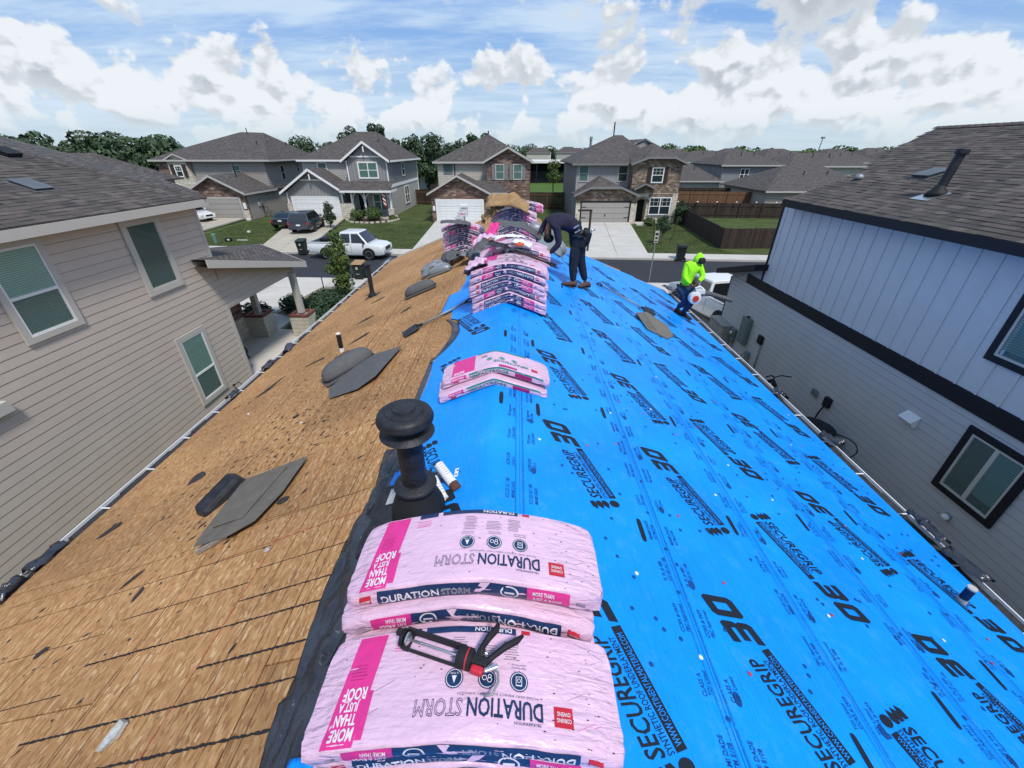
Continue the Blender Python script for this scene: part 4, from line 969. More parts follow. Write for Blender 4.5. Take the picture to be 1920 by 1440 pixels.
# ------------------------------------------------------------------ houses across the street
def fwin(root, y, x0, x1, z0, z1, trim='white_paint', cols=1, s=-1, side=None, tw=.10, glass='glass_green', grid=False):
    """window on a wall facing the street (plane y) or, with side=(x, dir), on a side wall where x0..x1 are depths"""
    def bx(b, a, c, d, e, o0, o1):
        if side: b.bb(*sorted((side[0] + side[1] * o0, side[0] + side[1] * o1)), a, c, d, e)
        else: b.bb(a, c, *sorted((y - o0, y - o1)), d, e)
    f = MB(); bx(f, x0, x1, z1 - tw, z1, .0, .06); bx(f, x0, x1, z0, z0 + tw, .0, .06); bx(f, x0, x0 + tw, z0 + tw, z1 - tw, .0, .06); bx(f, x1 - tw, x1, z0 + tw, z1 - tw, .0, .06)
    zm = (z0 + z1) / 2; bx(f, x0 + tw, x1 - tw, zm - .03, zm + .03, 0, .05)
    for i in range(1, cols):
        xm = x0 + (x1 - x0) * i / cols; bx(f, xm - .05, xm + .05, z0 + tw, z1 - tw, 0, .055)
    if grid:
        for i in range(1, cols * 2 + 1):
            xm = x0 + (x1 - x0) * i / (cols * 2 + 1); bx(f, xm - .01, xm + .01, zm + .03, z1 - tw, .0, .04)
        bx(f, x0 + tw, x1 - tw, (zm + z1) / 2 - .01, (zm + z1) / 2 + .01, 0, .04)
    w = f.build('window', trim, root, world=True)
    g = MB(); bx(g, x0 + tw, x1 - tw, z0 + tw, z1 - tw, .0, .02); g.build('pane', glass, w, world=True)
    return w
def garage_door(root, y, x0, x1, z0, z1, m, trim):
    d = thing('x', '', ''); bpy.data.objects.remove(d)
    base = MB().bb(x0, x1, y - .01, y + .05, z0, z1).build('garage_door', m, root, world=True)
    n_ = 4; h = (z1 - z0) / n_
    for i in range(n_): MB().bb(x0 + .01, x1 - .01, y - .035, y - .01, z0 + i * h + .012, z0 + (i + 1) * h - .012).build('door_panel', m, base, world=True)
    f = MB(); f.bb(x0 - .14, x0, y - .05, y + .02, z0, z1); f.bb(x1, x1 + .14, y - .05, y + .02, z0, z1); f.bb(x0 - .14, x1 + .14, y - .05, y + .02, z1, z1 + .16); f.build('garage_trim', trim, root, world=True)
def roofpart(root, polys, m='far_shingles', name='roof', th=.12, parent_ok=True):
    b = MB()
    for p in polys: b.prism(p, (0, 0, -th))
    return b.build(name, m, root, world=True)
def hiproof(x0, x1, y0, y1, ze, zr, rx0=None, rx1=None, along='x'):
    """four planes; ridge along x or y"""
    if along == 'x':
        ym = (y0 + y1) / 2; a, c = (rx0, ym, zr), (rx1, ym, zr)
        return [[(x0, y0, ze), (x1, y0, ze), c, a], [(x1, y0, ze), (x1, y1, ze), c], [(x1, y1, ze), (x0, y1, ze), a, c], [(x0, y1, ze), (x0, y0, ze), a]]
    xm = (x0 + x1) / 2; a, c = (xm, rx0, zr), (xm, rx1, zr)
    return [[(x0, y0, ze), (x1, y0, ze), a], [(x1, y0, ze), (x1, y1, ze), c, a], [(x1, y1, ze), (x0, y1, ze), c], [(x0, y1, ze), (x0, y0, ze), a, c]]
def gable_x(x0, x1, xm, y0, y1, ze, zr, yr=None):
    """gable facing the street: two planes with the ridge running back"""
    yr = y1 if yr is None else yr
    return [[(x0, y0, ze), (xm, y0, zr), (xm, yr, zr), (x0, y1, ze)], [(xm, y0, zr), (x1, y0, ze), (x1, y1, ze), (xm, yr, zr)]]
def rakes(root, x0, x1, xm, y, ze, zr, m, h=.2, th=.06):
    b = MB(); b.prism([(x0, y, ze - h), (x0, y, ze), (xm, y, zr), (xm, y, zr - h)], (0, -th, 0)); b.prism([(x1, y, ze), (x1, y, ze - h), (xm, y, zr - h), (xm, y, zr)], (0, -th - .002, 0)); return b.build('rake_board', m, root, world=True)
def eave(root, x0, x1, y, z, m, h=.18):
    return MB().bb(x0, x1, y - .03, y + .0, z - h, z).build('fascia', m, root, world=True)
def rpipe(root, x, y, z, h, r=.05):
    return MB().tube([(x, y, z - .3), (x, y, z + h)], r, n=8).build('vent_pipe', 'black_trim', root, world=True)
# ---- A: brick and stone house at the left
A = thing('brick_stone_house', 'large taupe-sided house with brick garage gable and stone dormer, farthest left across the street', 'house', (-34, 55, 0))
MB().bb(-35.0, -29.2, 47.7, 58, 0, 2.7).build('garage_wall', 'lap_taupe', A, world=True)
gw = MB(); gw.prism([(-35.05, 47.62, 0), (-35.05, 47.62, 2.85), (-32.2, 47.62, 4.25), (-29.18, 47.62, 2.75), (-29.18, 47.62, 0)], (0, .3, 0)); gw.build('brick_gable', 'far_brick', A, world=True)
garage_door(A, 47.55, -34.55, -29.85, .1, 2.15, 'garage_panels_taupe', 'trim_grey')
MB().bb(-29.70, -29.16, 47.5, 47.62, .05, 1.0).build('stone_base', 'far_stone', A, world=True)
MB().bb(-29.55, -29.25, 47.44, 47.5, 1.15, 1.75).build('address_plaque', 'white_paint', A, world=True)
roofpart(A, gable_x(-35.5, -28.9, -32.2, 47.2, 58, 2.72, 4.42, 53.5), name='garage_roof')
rakes(A, -35.5, -28.9, -32.2, 47.19, 2.72, 4.42, 'trim_grey'); MB().bb(-28.92, -28.86, 47.2, 54, 2.5, 2.68).build('fascia', 'trim_grey', A, world=True)
w = MB(); w.bb(-37.7, -29.3, 53.3, 66, 0, 5.55); w.bb(-41.6, -37.7, 53.6, 64, 0, 5.5); w.build('wall', 'lap_taupe', A, world=True)
MB().bb(-41.65, -40.2, 53.1, 54, 0, 5.5).build('brick_wall', 'far_brick', A, world=True)
d = MB(); d.prism([(-40.3, 52.9, 2.2), (-40.3, 52.9, 5.6), (-39.3, 52.9, 6.2), (-38.2, 52.9, 5.6), (-37.6, 52.9, 2.2)], (0, 1., 0)); d.build('stone_wall', 'far_stone', A, world=True)
fwin(A, 52.88, -39.6, -38.75, 3.95, 5.15, grid=True, glass='glass_dark')
for x in (-40.05, -38.65): MB().bb(x, x + .38, 52.78, 52.88, 3.95, 5.25).build('shutter', 'wood_dark', A, world=True)
rakes(A, -40.6, -37.7, -39.2, 52.75, 5.72, 6.35, 'trim_grey', .16)
rf = [[(-42.3, 52.7, 5.72), (-28.4, 52.7, 5.72), (-31.5, 59.0, 8.55), (-34.3, 59.0, 8.62), (-39.5, 56.5, 7.1)], [(-42.3, 52.7, 5.72), (-39.5, 56.5, 7.1), (-42.3, 66, 5.72)], [(-39.5, 56.5, 7.1), (-34.3, 59, 8.62), (-35, 66.4, 5.72), (-42.3, 66, 5.72)],
      [(-28.4, 52.7, 5.72), (-28.4, 66.5, 5.72), (-31.5, 59.0, 8.55)], [(-28.4, 66.5, 5.72), (-35, 66.4, 5.72), (-34.3, 59, 8.62), (-31.5, 59, 8.55)], [(-40.6, 52.72, 5.78), (-39.2, 52.72, 6.4), (-39.2, 54.4, 6.4)], [(-39.2, 52.72, 6.4), (-37.7, 52.72, 5.78), (-39.2, 54.4, 6.4)]]
roofpart(A, rf); eave(A, -42.3, -28.4, 52.68, 5.72, 'trim_grey')
MB().bb(-28.42, -28.36, 52.7, 66.5, 5.52, 5.7).build('fascia', 'trim_grey', A, world=True)
fwin(A, 53.3, -33.2, -32.2, 4.0, 5.2, 'trim_grey'); rpipe(A, -33.3, 58.6, 8.5, .55); rpipe(A, -31.5, 50.9, 4.2, 1.1)
for a, c, z0, z1 in ((56.6, 57.5, 3.4, 5.1), (60.9, 61.6, 4.1, 5.2)): fwin(A, 0, a, c, z0, z1, 'trim_grey', side=(-29.3, 1), glass='glass_dark')
for i, (x, y) in enumerate(((-30.4, 57.2), (-30.0, 61), (-31, 56))): MB().tube([(x, y, 7.0), (x, y, 7.6)], .05, n=6).build('vent_pipe', 'black_trim', A, world=True)
# ---- B: grey house with white trim
B = thing('grey_white_trim_house', 'grey board-and-batten house with bright white trim, arched porch and white garage door', 'house', (-19, 52, 0))
w = MB(); w.bb(-24.3, -14.2, 52.0, 65, 0, 5.6, 0); w.bb(-18.6, -14.2, 50.0, 52.0, 0, 3.1, 0); w.build('wall', ['lap_light'], B, world=True)
MB().bb(-14.21, -14.17, 50.0, 65, 3.3, 5.6).build('side_wall', 'grey_paint', B, world=True)
MB().bb(-14.2, -14.14, 49.98, 65.02, 3.0, 3.32).build('belt_board', 'white_paint', B, world=True)
u = MB(); u.prism([(-18.5, 50, 2.9), (-18.5, 50, 5.7), (-16.3, 50, 7.3), (-14.15, 50, 5.7), (-14.15, 50, 2.9)], (0, 1.98, 0)); u.build('upper_wall', 'batten_grey', B, world=True)
gg = MB(); gg.prism([(-25.0, 48.4, .1), (-25.0, 48.4, 2.75), (-21.95, 48.4, 4.8), (-18.95, 48.4, 2.75), (-18.95, 48.4, .1)], (0, 3.6, 0)); gg.build('garage_wall', 'batten_grey', B, world=True)
garage_door(B, 48.33, -24.45, -19.5, .1, 2.05, 'garage_panels_white', 'white_paint')
MB().bb(-24.6, -19.35, 48.26, 48.38, 2.22, 2.32).build('garage_head_trim', 'white_paint', B, world=True)
for x0, x1 in ((-25.1, -24.66), (-19.3, -17.95)): MB().bb(x0, x1, 48.15, 49.2, .05, 1.65).build('stone_pier', 'far_stone', B, world=True)
roofpart(B, gable_x(-25.5, -18.5, -21.95, 47.9, 52.1, 2.75, 4.98, 52.1) + [[(-18.9, 47.6, 2.95), (-13.5, 47.6, 2.95), (-13.75, 50.0, 3.75), (-20.2, 50.0, 3.75)]], name='garage_roof')
rakes(B, -25.5, -18.5, -21.95, 47.88, 2.75, 5.0, 'white_paint', .24, .08); rakes(B, -18.98, -13.72, -16.33, 49.55, 5.72, 7.52, 'white_paint', .24, .08)
eave(B, -18.9, -13.45, 47.58, 2.95, 'white_paint', .2); MB().bb(-13.5, -13.42, 47.6, 50, 2.75, 2.95).build('fascia', 'white_paint', B, world=True)
MB().bb(-23.2, -20.7, 48.3, 48.4, 3.85, 3.97).build('gable_trim', 'white_paint', B, world=True); MB().bb(-18.0, -14.6, 49.92, 50, 6.0, 6.14).build('gable_trim', 'white_paint', B, world=True)
for x, y, z in ((-21.95, 47.9, 4.5), (-16.33, 49.55, 7.05)): MB().bb(x - .06, x + .06, y, y + .1, z - .55, z).build('gable_bracket', 'white_paint', B, world=True)
for x in (-18.52, -14.2): MB().bb(x - .02, x + .1, 49.93, 50.0, 3.7, 5.7).build('corner_board', 'white_paint', B, world=True)
MB().bb(-14.2, -14.13, 64.85, 65.02, .1, 5.6).build('corner_board', 'white_paint', B, world=True); MB().bb(-14.2, -14.12, 49.9, 50.05, .2, 3.0).build('corner_board', 'white_paint', B, world=True)
MB().bb(-25.0, -24.9, 48.3, 48.4, 1.65, 2.75).build('corner_board', 'white_paint', B, world=True); MB().bb(-19.1, -18.95, 48.3, 48.4, 1.65, 2.75).build('corner_board', 'white_paint', B, world=True)
roofpart(B, [[(-24.7, 51.6, 5.75), (-18.9, 51.6, 5.75), (-16.33, 55.6, 7.75), (-17.0, 57.5, 8.6), (-19.4, 57.5, 8.6)], [(-18.98, 49.6, 5.72), (-16.33, 49.6, 7.55), (-16.33, 55.8, 7.55), (-18.9, 51.7, 5.72)], [(-16.33, 49.6, 7.55), (-13.72, 49.6, 5.72), (-13.72, 51.7, 5.72), (-16.33, 55.8, 7.55)],
          [(-13.7, 51.4, 5.72), (-13.7, 65.5, 5.72), (-17.0, 57.5, 8.6), (-16.33, 55.6, 7.5)], [(-13.7, 65.5, 5.72), (-24.7, 65.5, 5.72), (-19.4, 57.5, 8.6), (-17.0, 57.5, 8.6)], [(-24.7, 65.5, 5.72), (-24.7, 51.6, 5.75), (-19.4, 57.5, 8.6)]])
eave(B, -24.7, -18.9, 51.6, 5.75, 'white_paint'); MB().bb(-13.72, -13.64, 50, 65.5, 5.54, 5.72).build('fascia', 'white_paint', B, world=True)
fwin(B, 50.0, -17.35, -15.15, 3.95, 5.6, cols=2, tw=.14); fwin(B, 52.0, -22.6, -21.5, 4.3, 5.5)
for a, c, z0, z1 in ((56.3, 57.6, 3.9, 5.45), (56.5, 58.8, .75, 2.75)): fwin(B, 0, a, c, z0, z1, side=(-14.16, 1), glass='glass_dark', cols=1 if z0 > 3 else 2)
for x in (-17.95, -16.55, -13.75): MB().bb(x - .09, x + .09, 48.2, 48.4, .3, 2.8).build('porch_post', 'white_paint', B, world=True)
for xc, r_ in ((-17.25, .62), (-15.15, 1.3)):
    b = MB(); pts = []
    b.tube([(xc + r_ * math.cos(t), 48.3, 1.75 + (1.05 if r_ < 1 else 1.0) * math.sin(t)) for t in [R(180) - R(12) * i for i in range(16)]], .07, n=6) if r_ < 1 else (b.tube([(-16.5, 48.3, 1.95), (-16.35, 48.3, 2.35), (-15.95, 48.3, 2.7)], .07, n=6), b.tube([(-13.8, 48.3, 1.95), (-13.95, 48.3, 2.35), (-14.35, 48.3, 2.7)], .07, n=6))
    b.build('arch_brace', 'white_paint', B, world=True, smooth=True)
fwin(B, 50.0, -16.2, -14.5, .75, 2.5, cols=2, tw=.12); MB().bb(-17.75, -16.85, 49.93, 50, .2, 2.4).build('front_door', 'room_dark', B, world=True)
b = MB(); b.bb(-16.4, -13.9, 48.25, 48.3, 1.0, 1.06); [b.bb(-16.3 + i * .15, -16.27 + i * .15, 48.26, 48.29, .3, 1.0) for i in range(17)]; b.build('porch_rail', 'black_trim', B, world=True)
MB().bb(-18.6, -13.6, 48.0, 50, 0, .2).build('porch_floor', 'concrete', B, world=True); MB().bb(-14.1, -13.5, 48.1, 48.5, .05, 1.1).build('stone_pier', 'far_stone', B, world=True)
fl = thing('flag', 'striped red and white flag hanging from the porch post of the grey house', 'flag', (-14.15, 48.1, 2.6))
b = MB(); b.tube([(0, 0, 0), (-.45, -.5, .5)], .015, n=6); b.build('flag_pole', 'white_paint', fl)
for i in range(7): 
    z0 = .3 - i * .21; MB().add([(-.33 + .02 * i, -.38, z0), (-.02, -.12 - .03 * (i % 2), z0 - .25), (-.04, -.12 - .03 * (i % 2), z0 - .43), (-.33 + .02 * i, -.38, z0 - .19)], [(0, 1, 2, 3)]).build('stripe', 'lamp_red' if i % 2 == 0 else 'white_paint', fl)
# ---- C: brick house in the middle
Cc = thing('brick_cream_house', 'brick-fronted house with cream siding and white garage door, in the middle across the street', 'house', (-4, 50, 0))
MB().bb(-8.75, -2.9, 46.6, 52, 0, 2.75).build('garage_wall', 'lap_cream', Cc, world=True)
gw = MB(); gw.prism([(-8.95, 46.3, 0), (-8.95, 46.3, 2.85), (-6.05, 46.3, 4.3), (-2.95, 46.3, 2.8), (-2.95, 46.3, 0)], (0, .35, 0)); gw.build('brick_gable', 'far_brick', Cc, world=True)
garage_door(Cc, 46.24, -8.35, -3.6, .02, 2.1, 'garage_panels_white', 'white_paint')
sc_ = MB(); [sc_.bb(-8.5 + i * .11, -8.41 + i * .11, 46.22, 46.3, 2.14, 2.36) for i in range(46)]; sc_.build('soldier_course', 'far_brick', Cc, world=True, kind='stuff')
MB().bb(-8.82, -8.58, 46.2, 46.3, 1.15, 1.6).build('address_plaque', 'white_paint', Cc, world=True)
roofpart(Cc, gable_x(-9.3, -2.6, -6.1, 45.9, 50.5, 2.8, 4.5, 50.5) + [[(-3.6, 46.6, 2.85), (-1.0, 46.6, 2.85), (-.75, 46.9, 2.95), (-2.2, 49.0, 3.85), (-5.2, 49.0, 3.85)]], name='garage_roof'); rakes(Cc, -9.3, -2.6, -6.1, 45.89, 2.8, 4.52, 'trim_grey', .2)
eave(Cc, -2.7, -1.0, 46.58, 2.84, 'trim_grey', .16)
MB().bb(-8.75, -3.0, 50.5, 60, 0, 5.5).build('wall', 'lap_cream', Cc, world=True)
bw = MB(); bw.prism([(-3.2, 49, 0), (-3.2, 49, 5.55), (-.95, 49, 6.75), (1.4, 49, 5.6), (1.4, 49, 0)], (0, 1.9, 0)); bw.build('brick_wall', 'far_brick', Cc, world=True)
MB().bb(-3.0, 1.38, 50.8, 60, 0, 5.5).build('rear_wall', 'lap_cream', Cc, world=True)
roofpart(Cc, [[(-9.2, 50.1, 5.6), (-3.5, 50.1, 5.6), (-3.4, 55.3, 8.3)], [(-9.2, 50.1, 5.6), (-3.4, 55.3, 8.3), (-9.2, 60.5, 5.6)], [(-3.65, 48.6, 5.58), (-.95, 48.6, 6.98), (-.95, 53.2, 6.98), (-3.5, 50.1, 5.62)], [(-.95, 48.6, 6.98), (1.75, 48.6, 5.6), (1.75, 50.2, 5.6), (-.95, 53.2, 6.98)],
           [(-3.5, 50.1, 5.6), (1.8, 50.1, 5.6), (-3.4, 55.3, 8.3)], [(1.8, 50.1, 5.6), (1.8, 60.5, 5.6), (-3.4, 55.3, 8.3)], [(1.8, 60.5, 5.6), (-9.2, 60.5, 5.6), (-3.4, 55.3, 8.3)]])
rakes(Cc, -3.65, 1.75, -.95, 48.59, 5.62, 7.0, 'trim_grey', .2); eave(Cc, -9.2, -3.5, 50.08, 5.6, 'trim_grey')
for x in (-2.35, -.45): 
    fwin(Cc, 49, x, x + .98, 3.9, 5.4, 'trim_grey')
    for a in (x - .36, x + 1.0): MB().bb(a, a + .32, 48.9, 49, 3.9, 5.4).build('shutter', 'grey_paint', Cc, world=True)
fwin(Cc, 50.5, -8.1, -7.1, 4.4, 5.5, 'grey_paint'); MB().tube([(-6.85, 50.4, 3.3), (-6.85, 50.4, 5.5)], .05, n=8).build('downpipe', 'black_trim', Cc, world=True)
MB().bb(-2.5, -1.4, 48.93, 49, .1, 2.3).build('front_door', 'room_dark', Cc, world=True); rpipe(Cc, -3.35, 55.3, 8.2, .4, .07)
# ---- D: brown brick and white stone house
Dh = thing('brown_brick_stone_house', 'house of brown brick over white stone with arched entry and taupe garage door', 'house', (11, 50, 0))
MB().bb(6.05, 12.0, 45.7, 50, 0, 2.7).build('garage_wall', 'lap_grey', Dh, world=True)
gw = MB(); gw.prism([(6.0, 45.35, 0), (6.0, 45.35, 2.85), (7.5, 45.35, 3.5), (10.2, 45.35, 3.5), (12.0, 45.35, 2.75), (12.0, 45.35, 0)], (0, .35, 0)); gw.build('brick_gable', 'far_brick_brown', Dh, world=True)
garage_door(Dh, 45.28, 6.6, 11.45, .02, 2.05, 'garage_panels_taupe', 'black_trim')
for x0, x1 in ((6.0, 6.45), (11.6, 12.2)): MB().bb(x0, x1, 45.2, 45.36, .0, 1.95).build('stone_pier', 'far_stone', Dh, world=True)
for x in (6.62, 10.98):
    for z in (.6, 1.6): MB().bb(x, x + .45, 45.23, 45.27, z, z + .06).build('door_strap', 'black_trim', Dh, world=True)
MB().bb(9.0, 9.1, 45.22, 45.27, .75, .95).build('door_handle', 'black_trim', Dh, world=True)
roofpart(Dh, [[(5.7, 44.9, 2.75), (7.3, 44.9, 3.5), (8.5, 46.5, 4.35), (8.5, 48, 4.4), (5.7, 48, 2.75)], [(7.3, 44.9, 3.5), (10.4, 44.9, 3.5), (8.5, 46.5, 4.35)], [(10.4, 44.9, 3.5), (12.3, 44.9, 2.75), (12.3, 48, 2.75), (8.5, 48, 4.4), (8.5, 46.5, 4.35)]], name='garage_roof')
b = MB()
for p, q in (((5.7, 2.75), (7.3, 3.5)), ((7.3, 3.5), (10.4, 3.5)), ((10.4, 3.5), (12.3, 2.75))): b.prism([(p[0], 44.89, p[1] - .18), (p[0], 44.89, p[1] + .02), (q[0], 44.89, q[1] + .02), (q[0], 44.89, q[1] - .18)], (0, -.06, 0))
b.build('rake_board', 'grey_paint', Dh, world=True)
MB().bb(6.15, 11.9, 47.5, 60, 0, 5.45).build('wall', 'batten_light', Dh, world=True)
MB().bb(6.1, 6.15, 47.5, 60, 0, 5.45).build('side_wall', 'grey_paint', Dh, world=True)
bw = MB(); bw.prism([(11.6, 46, 2.85), (11.6, 46, 5.5), (12.9, 46, 6.0), (15.3, 46, 6.0), (16.4, 46, 5.5), (16.4, 46, 2.85)], (0, 14, 0)); bw.build('brick_wall', 'far_brick_brown', Dh, world=True)
st = MB(); st.bb(12.0, 12.35, 45.95, 47, 0, 2.85); st.bb(13.35, 16.45, 45.95, 59.9, 0, 2.85); st.bb(12.35, 13.35, 45.95, 47, 2.3, 2.85); st.build('stone_wall', 'far_stone', Dh, world=True)
b = MB(); b.bb(12.35, 13.35, 46.9, 47.0, 0, 2.3); b.build('front_door', 'room_dark', Dh, world=True)
b = MB(); b.tube([(12.85 + .62 * math.cos(R(180) - R(12) * i), 45.93, 2.0 + .42 * math.sin(R(12) * i)) for i in range(16)], .11, n=6); b.build('arch', 'far_brick_brown', Dh, world=True)
MB().bb(13.45, 16.5, 45.9, 45.96, .62, .74).build('stone_band', 'grey_paint', Dh, world=True); MB().bb(13.5, 15.9, 45.88, 45.96, 2.5, 2.8).build('brick_lintel', 'far_brick_brown', Dh, world=True)
fwin(Dh, 45.92, 13.62, 15.85, .8, 2.5, cols=2, grid=True, glass='glass_dark'); fwin(Dh, 45.97, 13.45, 14.65, 3.8, 5.2, grid=True, glass='glass_dark')
for x in (13.05, 14.72): MB().bb(x, x + .34, 45.92, 46, 3.8, 5.2).build('shutter', 'wood_dark', Dh, world=True)
fwin(Dh, 47.5, 6.35, 7.4, 3.8, 5.35, 'trim_grey'); fwin(Dh, 47.5, 10.4, 11.45, 3.8, 5.35, 'trim_grey', glass='glass_dark')
roofpart(Dh, [[(5.6, 47.0, 5.5), (11.3, 47.0, 5.5), (12.9, 50, 6.9), (11.9, 54.2, 8.15), (11.0, 54.2, 8.15)], [(11.0, 54.2, 8.15), (11.9, 54.2, 8.15), (16, 61, 5.5), (5.6, 61, 5.5)], [(5.6, 61, 5.5), (5.6, 47.0, 5.5), (11.0, 54.2, 8.15)],
           [(11.2, 45.5, 5.5), (12.8, 45.5, 6.1), (14.2, 49.5, 7.3), (12, 50, 6.6), (11.3, 47.2, 5.55)], [(12.8, 45.5, 6.1), (15.4, 45.5, 6.1), (14.2, 49.5, 7.3)], [(15.4, 45.5, 6.1), (16.9, 45.5, 5.5), (16.9, 60.5, 5.5), (14.2, 54, 7.5), (14.2, 49.5, 7.3)],
           [(10.5, 51.5, 6.6), (13.8, 51.5, 7.75), (13.8, 54.5, 7.75), (11.2, 54.5, 7.6)], [(13.8, 51.5, 7.75), (16.3, 51.5, 6.7), (16.3, 56, 6.2), (13.8, 54.5, 7.75)]])
gb = MB(); gb.prism([(10.6, 51.6, 6.0), (13.8, 51.6, 7.6), (16.2, 51.6, 6.0)], (0, 1, 0)); gb.build('upper_gable', 'batten_light', Dh, world=True)
rakes(Dh, 10.45, 16.3, 13.8, 51.5, 6.55, 7.8, 'grey_paint', .16); eave(Dh, 5.6, 11.3, 46.98, 5.5, 'grey_paint', .16)
b = MB()
for p, q in (((11.2, 5.5), (12.8, 6.1)), ((12.8, 6.1), (15.4, 6.1)), ((15.4, 6.1), (16.9, 5.5))): b.prism([(p[0], 45.49, p[1] - .16), (p[0], 45.49, p[1] + .02), (q[0], 45.49, q[1] + .02), (q[0], 45.49, q[1] - .16)], (0, -.06, 0))
b.build('rake_board', 'grey_paint', Dh, world=True)
roofpart(Dh, gable_x(11.7, 14.0, 12.8, 45.2, 46.2, 3.3, 3.8), name='entry_roof'); rakes(Dh, 11.7, 14.0, 12.8, 45.18, 3.3, 3.82, 'grey_paint', .14)
rpipe(Dh, 10.9, 54.2, 8.1, 1.3, .07); MB().bb(12.2, 13.6, 44.2, 46, 0, .12).build('stoop', 'concrete', Dh, world=True)
# ---- generic houses farther back
def hip_house(name, label, x0, x1, y0, d, ze, zr, wall='lap_taupe', wins=(), along='x', group=None, rx=.3, pipes=2):
    h = thing(name, label, 'house', ((x0 + x1) / 2, y0 + d / 2, 0), group=group)
    MB().bb(x0, x1, y0, y0 + d, 0, ze).build('wall', wall, h, world=True)
    o = .5; L_ = x1 - x0 + 2 * o
    if along == 'x': pol = hiproof(x0 - o, x1 + o, y0 - o, y0 + d + o, ze, zr, x0 + L_ * rx, x1 - L_ * rx)
    else: pol = hiproof(x0 - o, x1 + o, y0 - o, y0 + d + o, ze, zr, y0 + d * rx, y0 + d - d * rx, 'y')
    roofpart(h, pol); b = MB(); b.bb(x0 - o, x1 + o, y0 - o - .06, y0 - o, ze - .18, ze - .0); b.build('fascia', 'trim_grey', h, world=True)
    for (a, c, z0, z1) in wins: fwin(h, y0, a, c, z0, z1, 'white_paint', cols=2, glass='glass_dark', tw=.08)
    for i in range(pipes):
        x = x0 + L_ * (.4 + .2 * i); MB().tube([(x, y0 + d * .3, ze), (x, y0 + d * .3, (ze + zr) / 2 + .8)], .06, n=6).build('vent_pipe', 'black_trim', h, world=True)
    return h
hip_house('single_storey_house', 'low grey-roofed house with a covered patio behind the dark yard fence', 31, 45, 56, 12, 2.3, 4.9, 'lap_taupe', along='x')
hip_house('single_storey_house', 'low pale-walled house behind the reddish fence, left of the two storey pair', 22.3, 31, 70, 12, 2.6, 4.8, 'lap_light')
hip_house('two_storey_house', 'blue-grey and cream two storey house with twin windows behind the reddish fence', 31.5, 40.5, 71, 12, 4.7, 6.5, 'lap_grey', wins=((34.3, 35.6, 2.6, 4.2),))
hip_house('two_storey_house', 'cream and grey two storey house partly behind the near black-trimmed roof, with twin windows', 41, 53, 70, 12, 4.6, 6.3, 'lap_light', wins=((43.2, 44.6, 2.4, 4.0),))
NTH = ['first', 'second', 'third', 'fourth', 'fifth', 'sixth', 'seventh', 'eighth', 'ninth']
rr2 = random.Random(21); xx_ = 22.
for i in range(9):
    w_ = rr2.uniform(10, 13); hip_house('distant_house', ('distant two storey house in the nearer row of roofs, %s from the left' % NTH[i]), xx_, xx_ + w_, 92 + rr2.uniform(-3, 6), 12, 4.5, 6.6 + rr2.uniform(-.3, .3), rr2.choice(['lap_taupe', 'lap_light', 'lap_cream']), group='distant houses in the row of roofs at right', wins=((xx_ + 3, xx_ + 4.5, 2.4, 3.9),)); xx_ += w_ + 2.2
xx_ = 40.
for i in range(9):
    w_ = rr2.uniform(11, 15); hip_house('distant_house', 'dark-roofed house on the skyline behind the nearer roof row, %s from the left' % NTH[i], xx_, xx_ + w_, 128 + rr2.uniform(-4, 8), 13, 4.8, 6.9 + rr2.uniform(-.3, .4), rr2.choice(['lap_taupe', 'lap_light', 'lap_cream']), group='distant houses on the skyline at right'); xx_ += w_ + 3
p_ = thing('solar_panel', 'pale glazed panel lying on a far roof right of the brick house', 'panel', (28.6, 89.6, 5.35), rot=(R(28), 0, 0)); MB().box((0, 0, 0), (2.6, 3.0, .08)).build('panel', 'white_paint', p_)
# gap between C and D: shed with white roof, small far houses
sh = thing('black_shed', 'long open-fronted black shed with a flat white roof beyond the field', 'shed', (7, 108, 0))
b = MB(); b.bb(-2, 17, 104, 112, 4.1, 4.65); b.build('roof', 'white_paint', sh, world=True); MB().bb(-2, 17, 111, 112, 0, 4.1).build('wall', 'black_trim', sh, world=True)
for i in range(7): MB().bb(-1.9 + i * 3.1, -1.7 + i * 3.1, 104.1, 104.3, 0, 4.1).build('post', 'black_trim', sh, world=True)
MB().bb(-2, 17, 106, 106.2, 0, 2.4).build('partition', 'black_trim', sh, world=True)
for i, (x, y, w_, ze, zr) in enumerate([(6, 300, 15, 5, 8), (26, 310, 16, 5, 8.5), (48, 330, 16, 5, 8), (12, 350, 13, 5, 8), (40, 360, 14, 5, 8)]):
    hip_house('distant_house', 'tiny pale house seen between the two brick houses, %s' % ['left one beyond the shed', 'with a dark hip roof', 'right one beyond the shed', 'small one in front of the trees', 'half hidden one by the trees'][i], x, x + w_, y, 12, ze, zr, ['lap_cream', 'lap_light', 'lap_cream', 'white_paint', 'lap_taupe'][i], group='tiny houses beyond the shed', pipes=0)
hip_house('white_shed', 'small white shed in the green yard between the grey and the cream houses', -21.5, -17, 88, 6, 2.6, 4.0, 'white_paint', pipes=0)
hip_house('white_shed', 'second small white shed beside a round dark bush, between the grey and cream houses', -15.5, -12, 92, 6, 2.8, 4.2, 'white_paint', pipes=0)
hip_house('distant_house', 'brown hip roof peeping over the left neighbour roof in front of the trees', -36.5, -29.6, 31, 8, 4.6, 6.5, 'lap_taupe', pipes=0, along='x')
mast = thing('lattice_mast', 'thin grey radio mast on the horizon above the row of roofs', 'mast', (165, 260, 0)); MB().tube([(0, 0, 0), (.6, 0, 12.4)], [.5, .22], n=4).build('mast_shaft', 'metal_grey', mast); MB().box((.6, 0, 12.4), (1.5, 1.5, .9)).build('mast_head', 'metal_grey', mast)
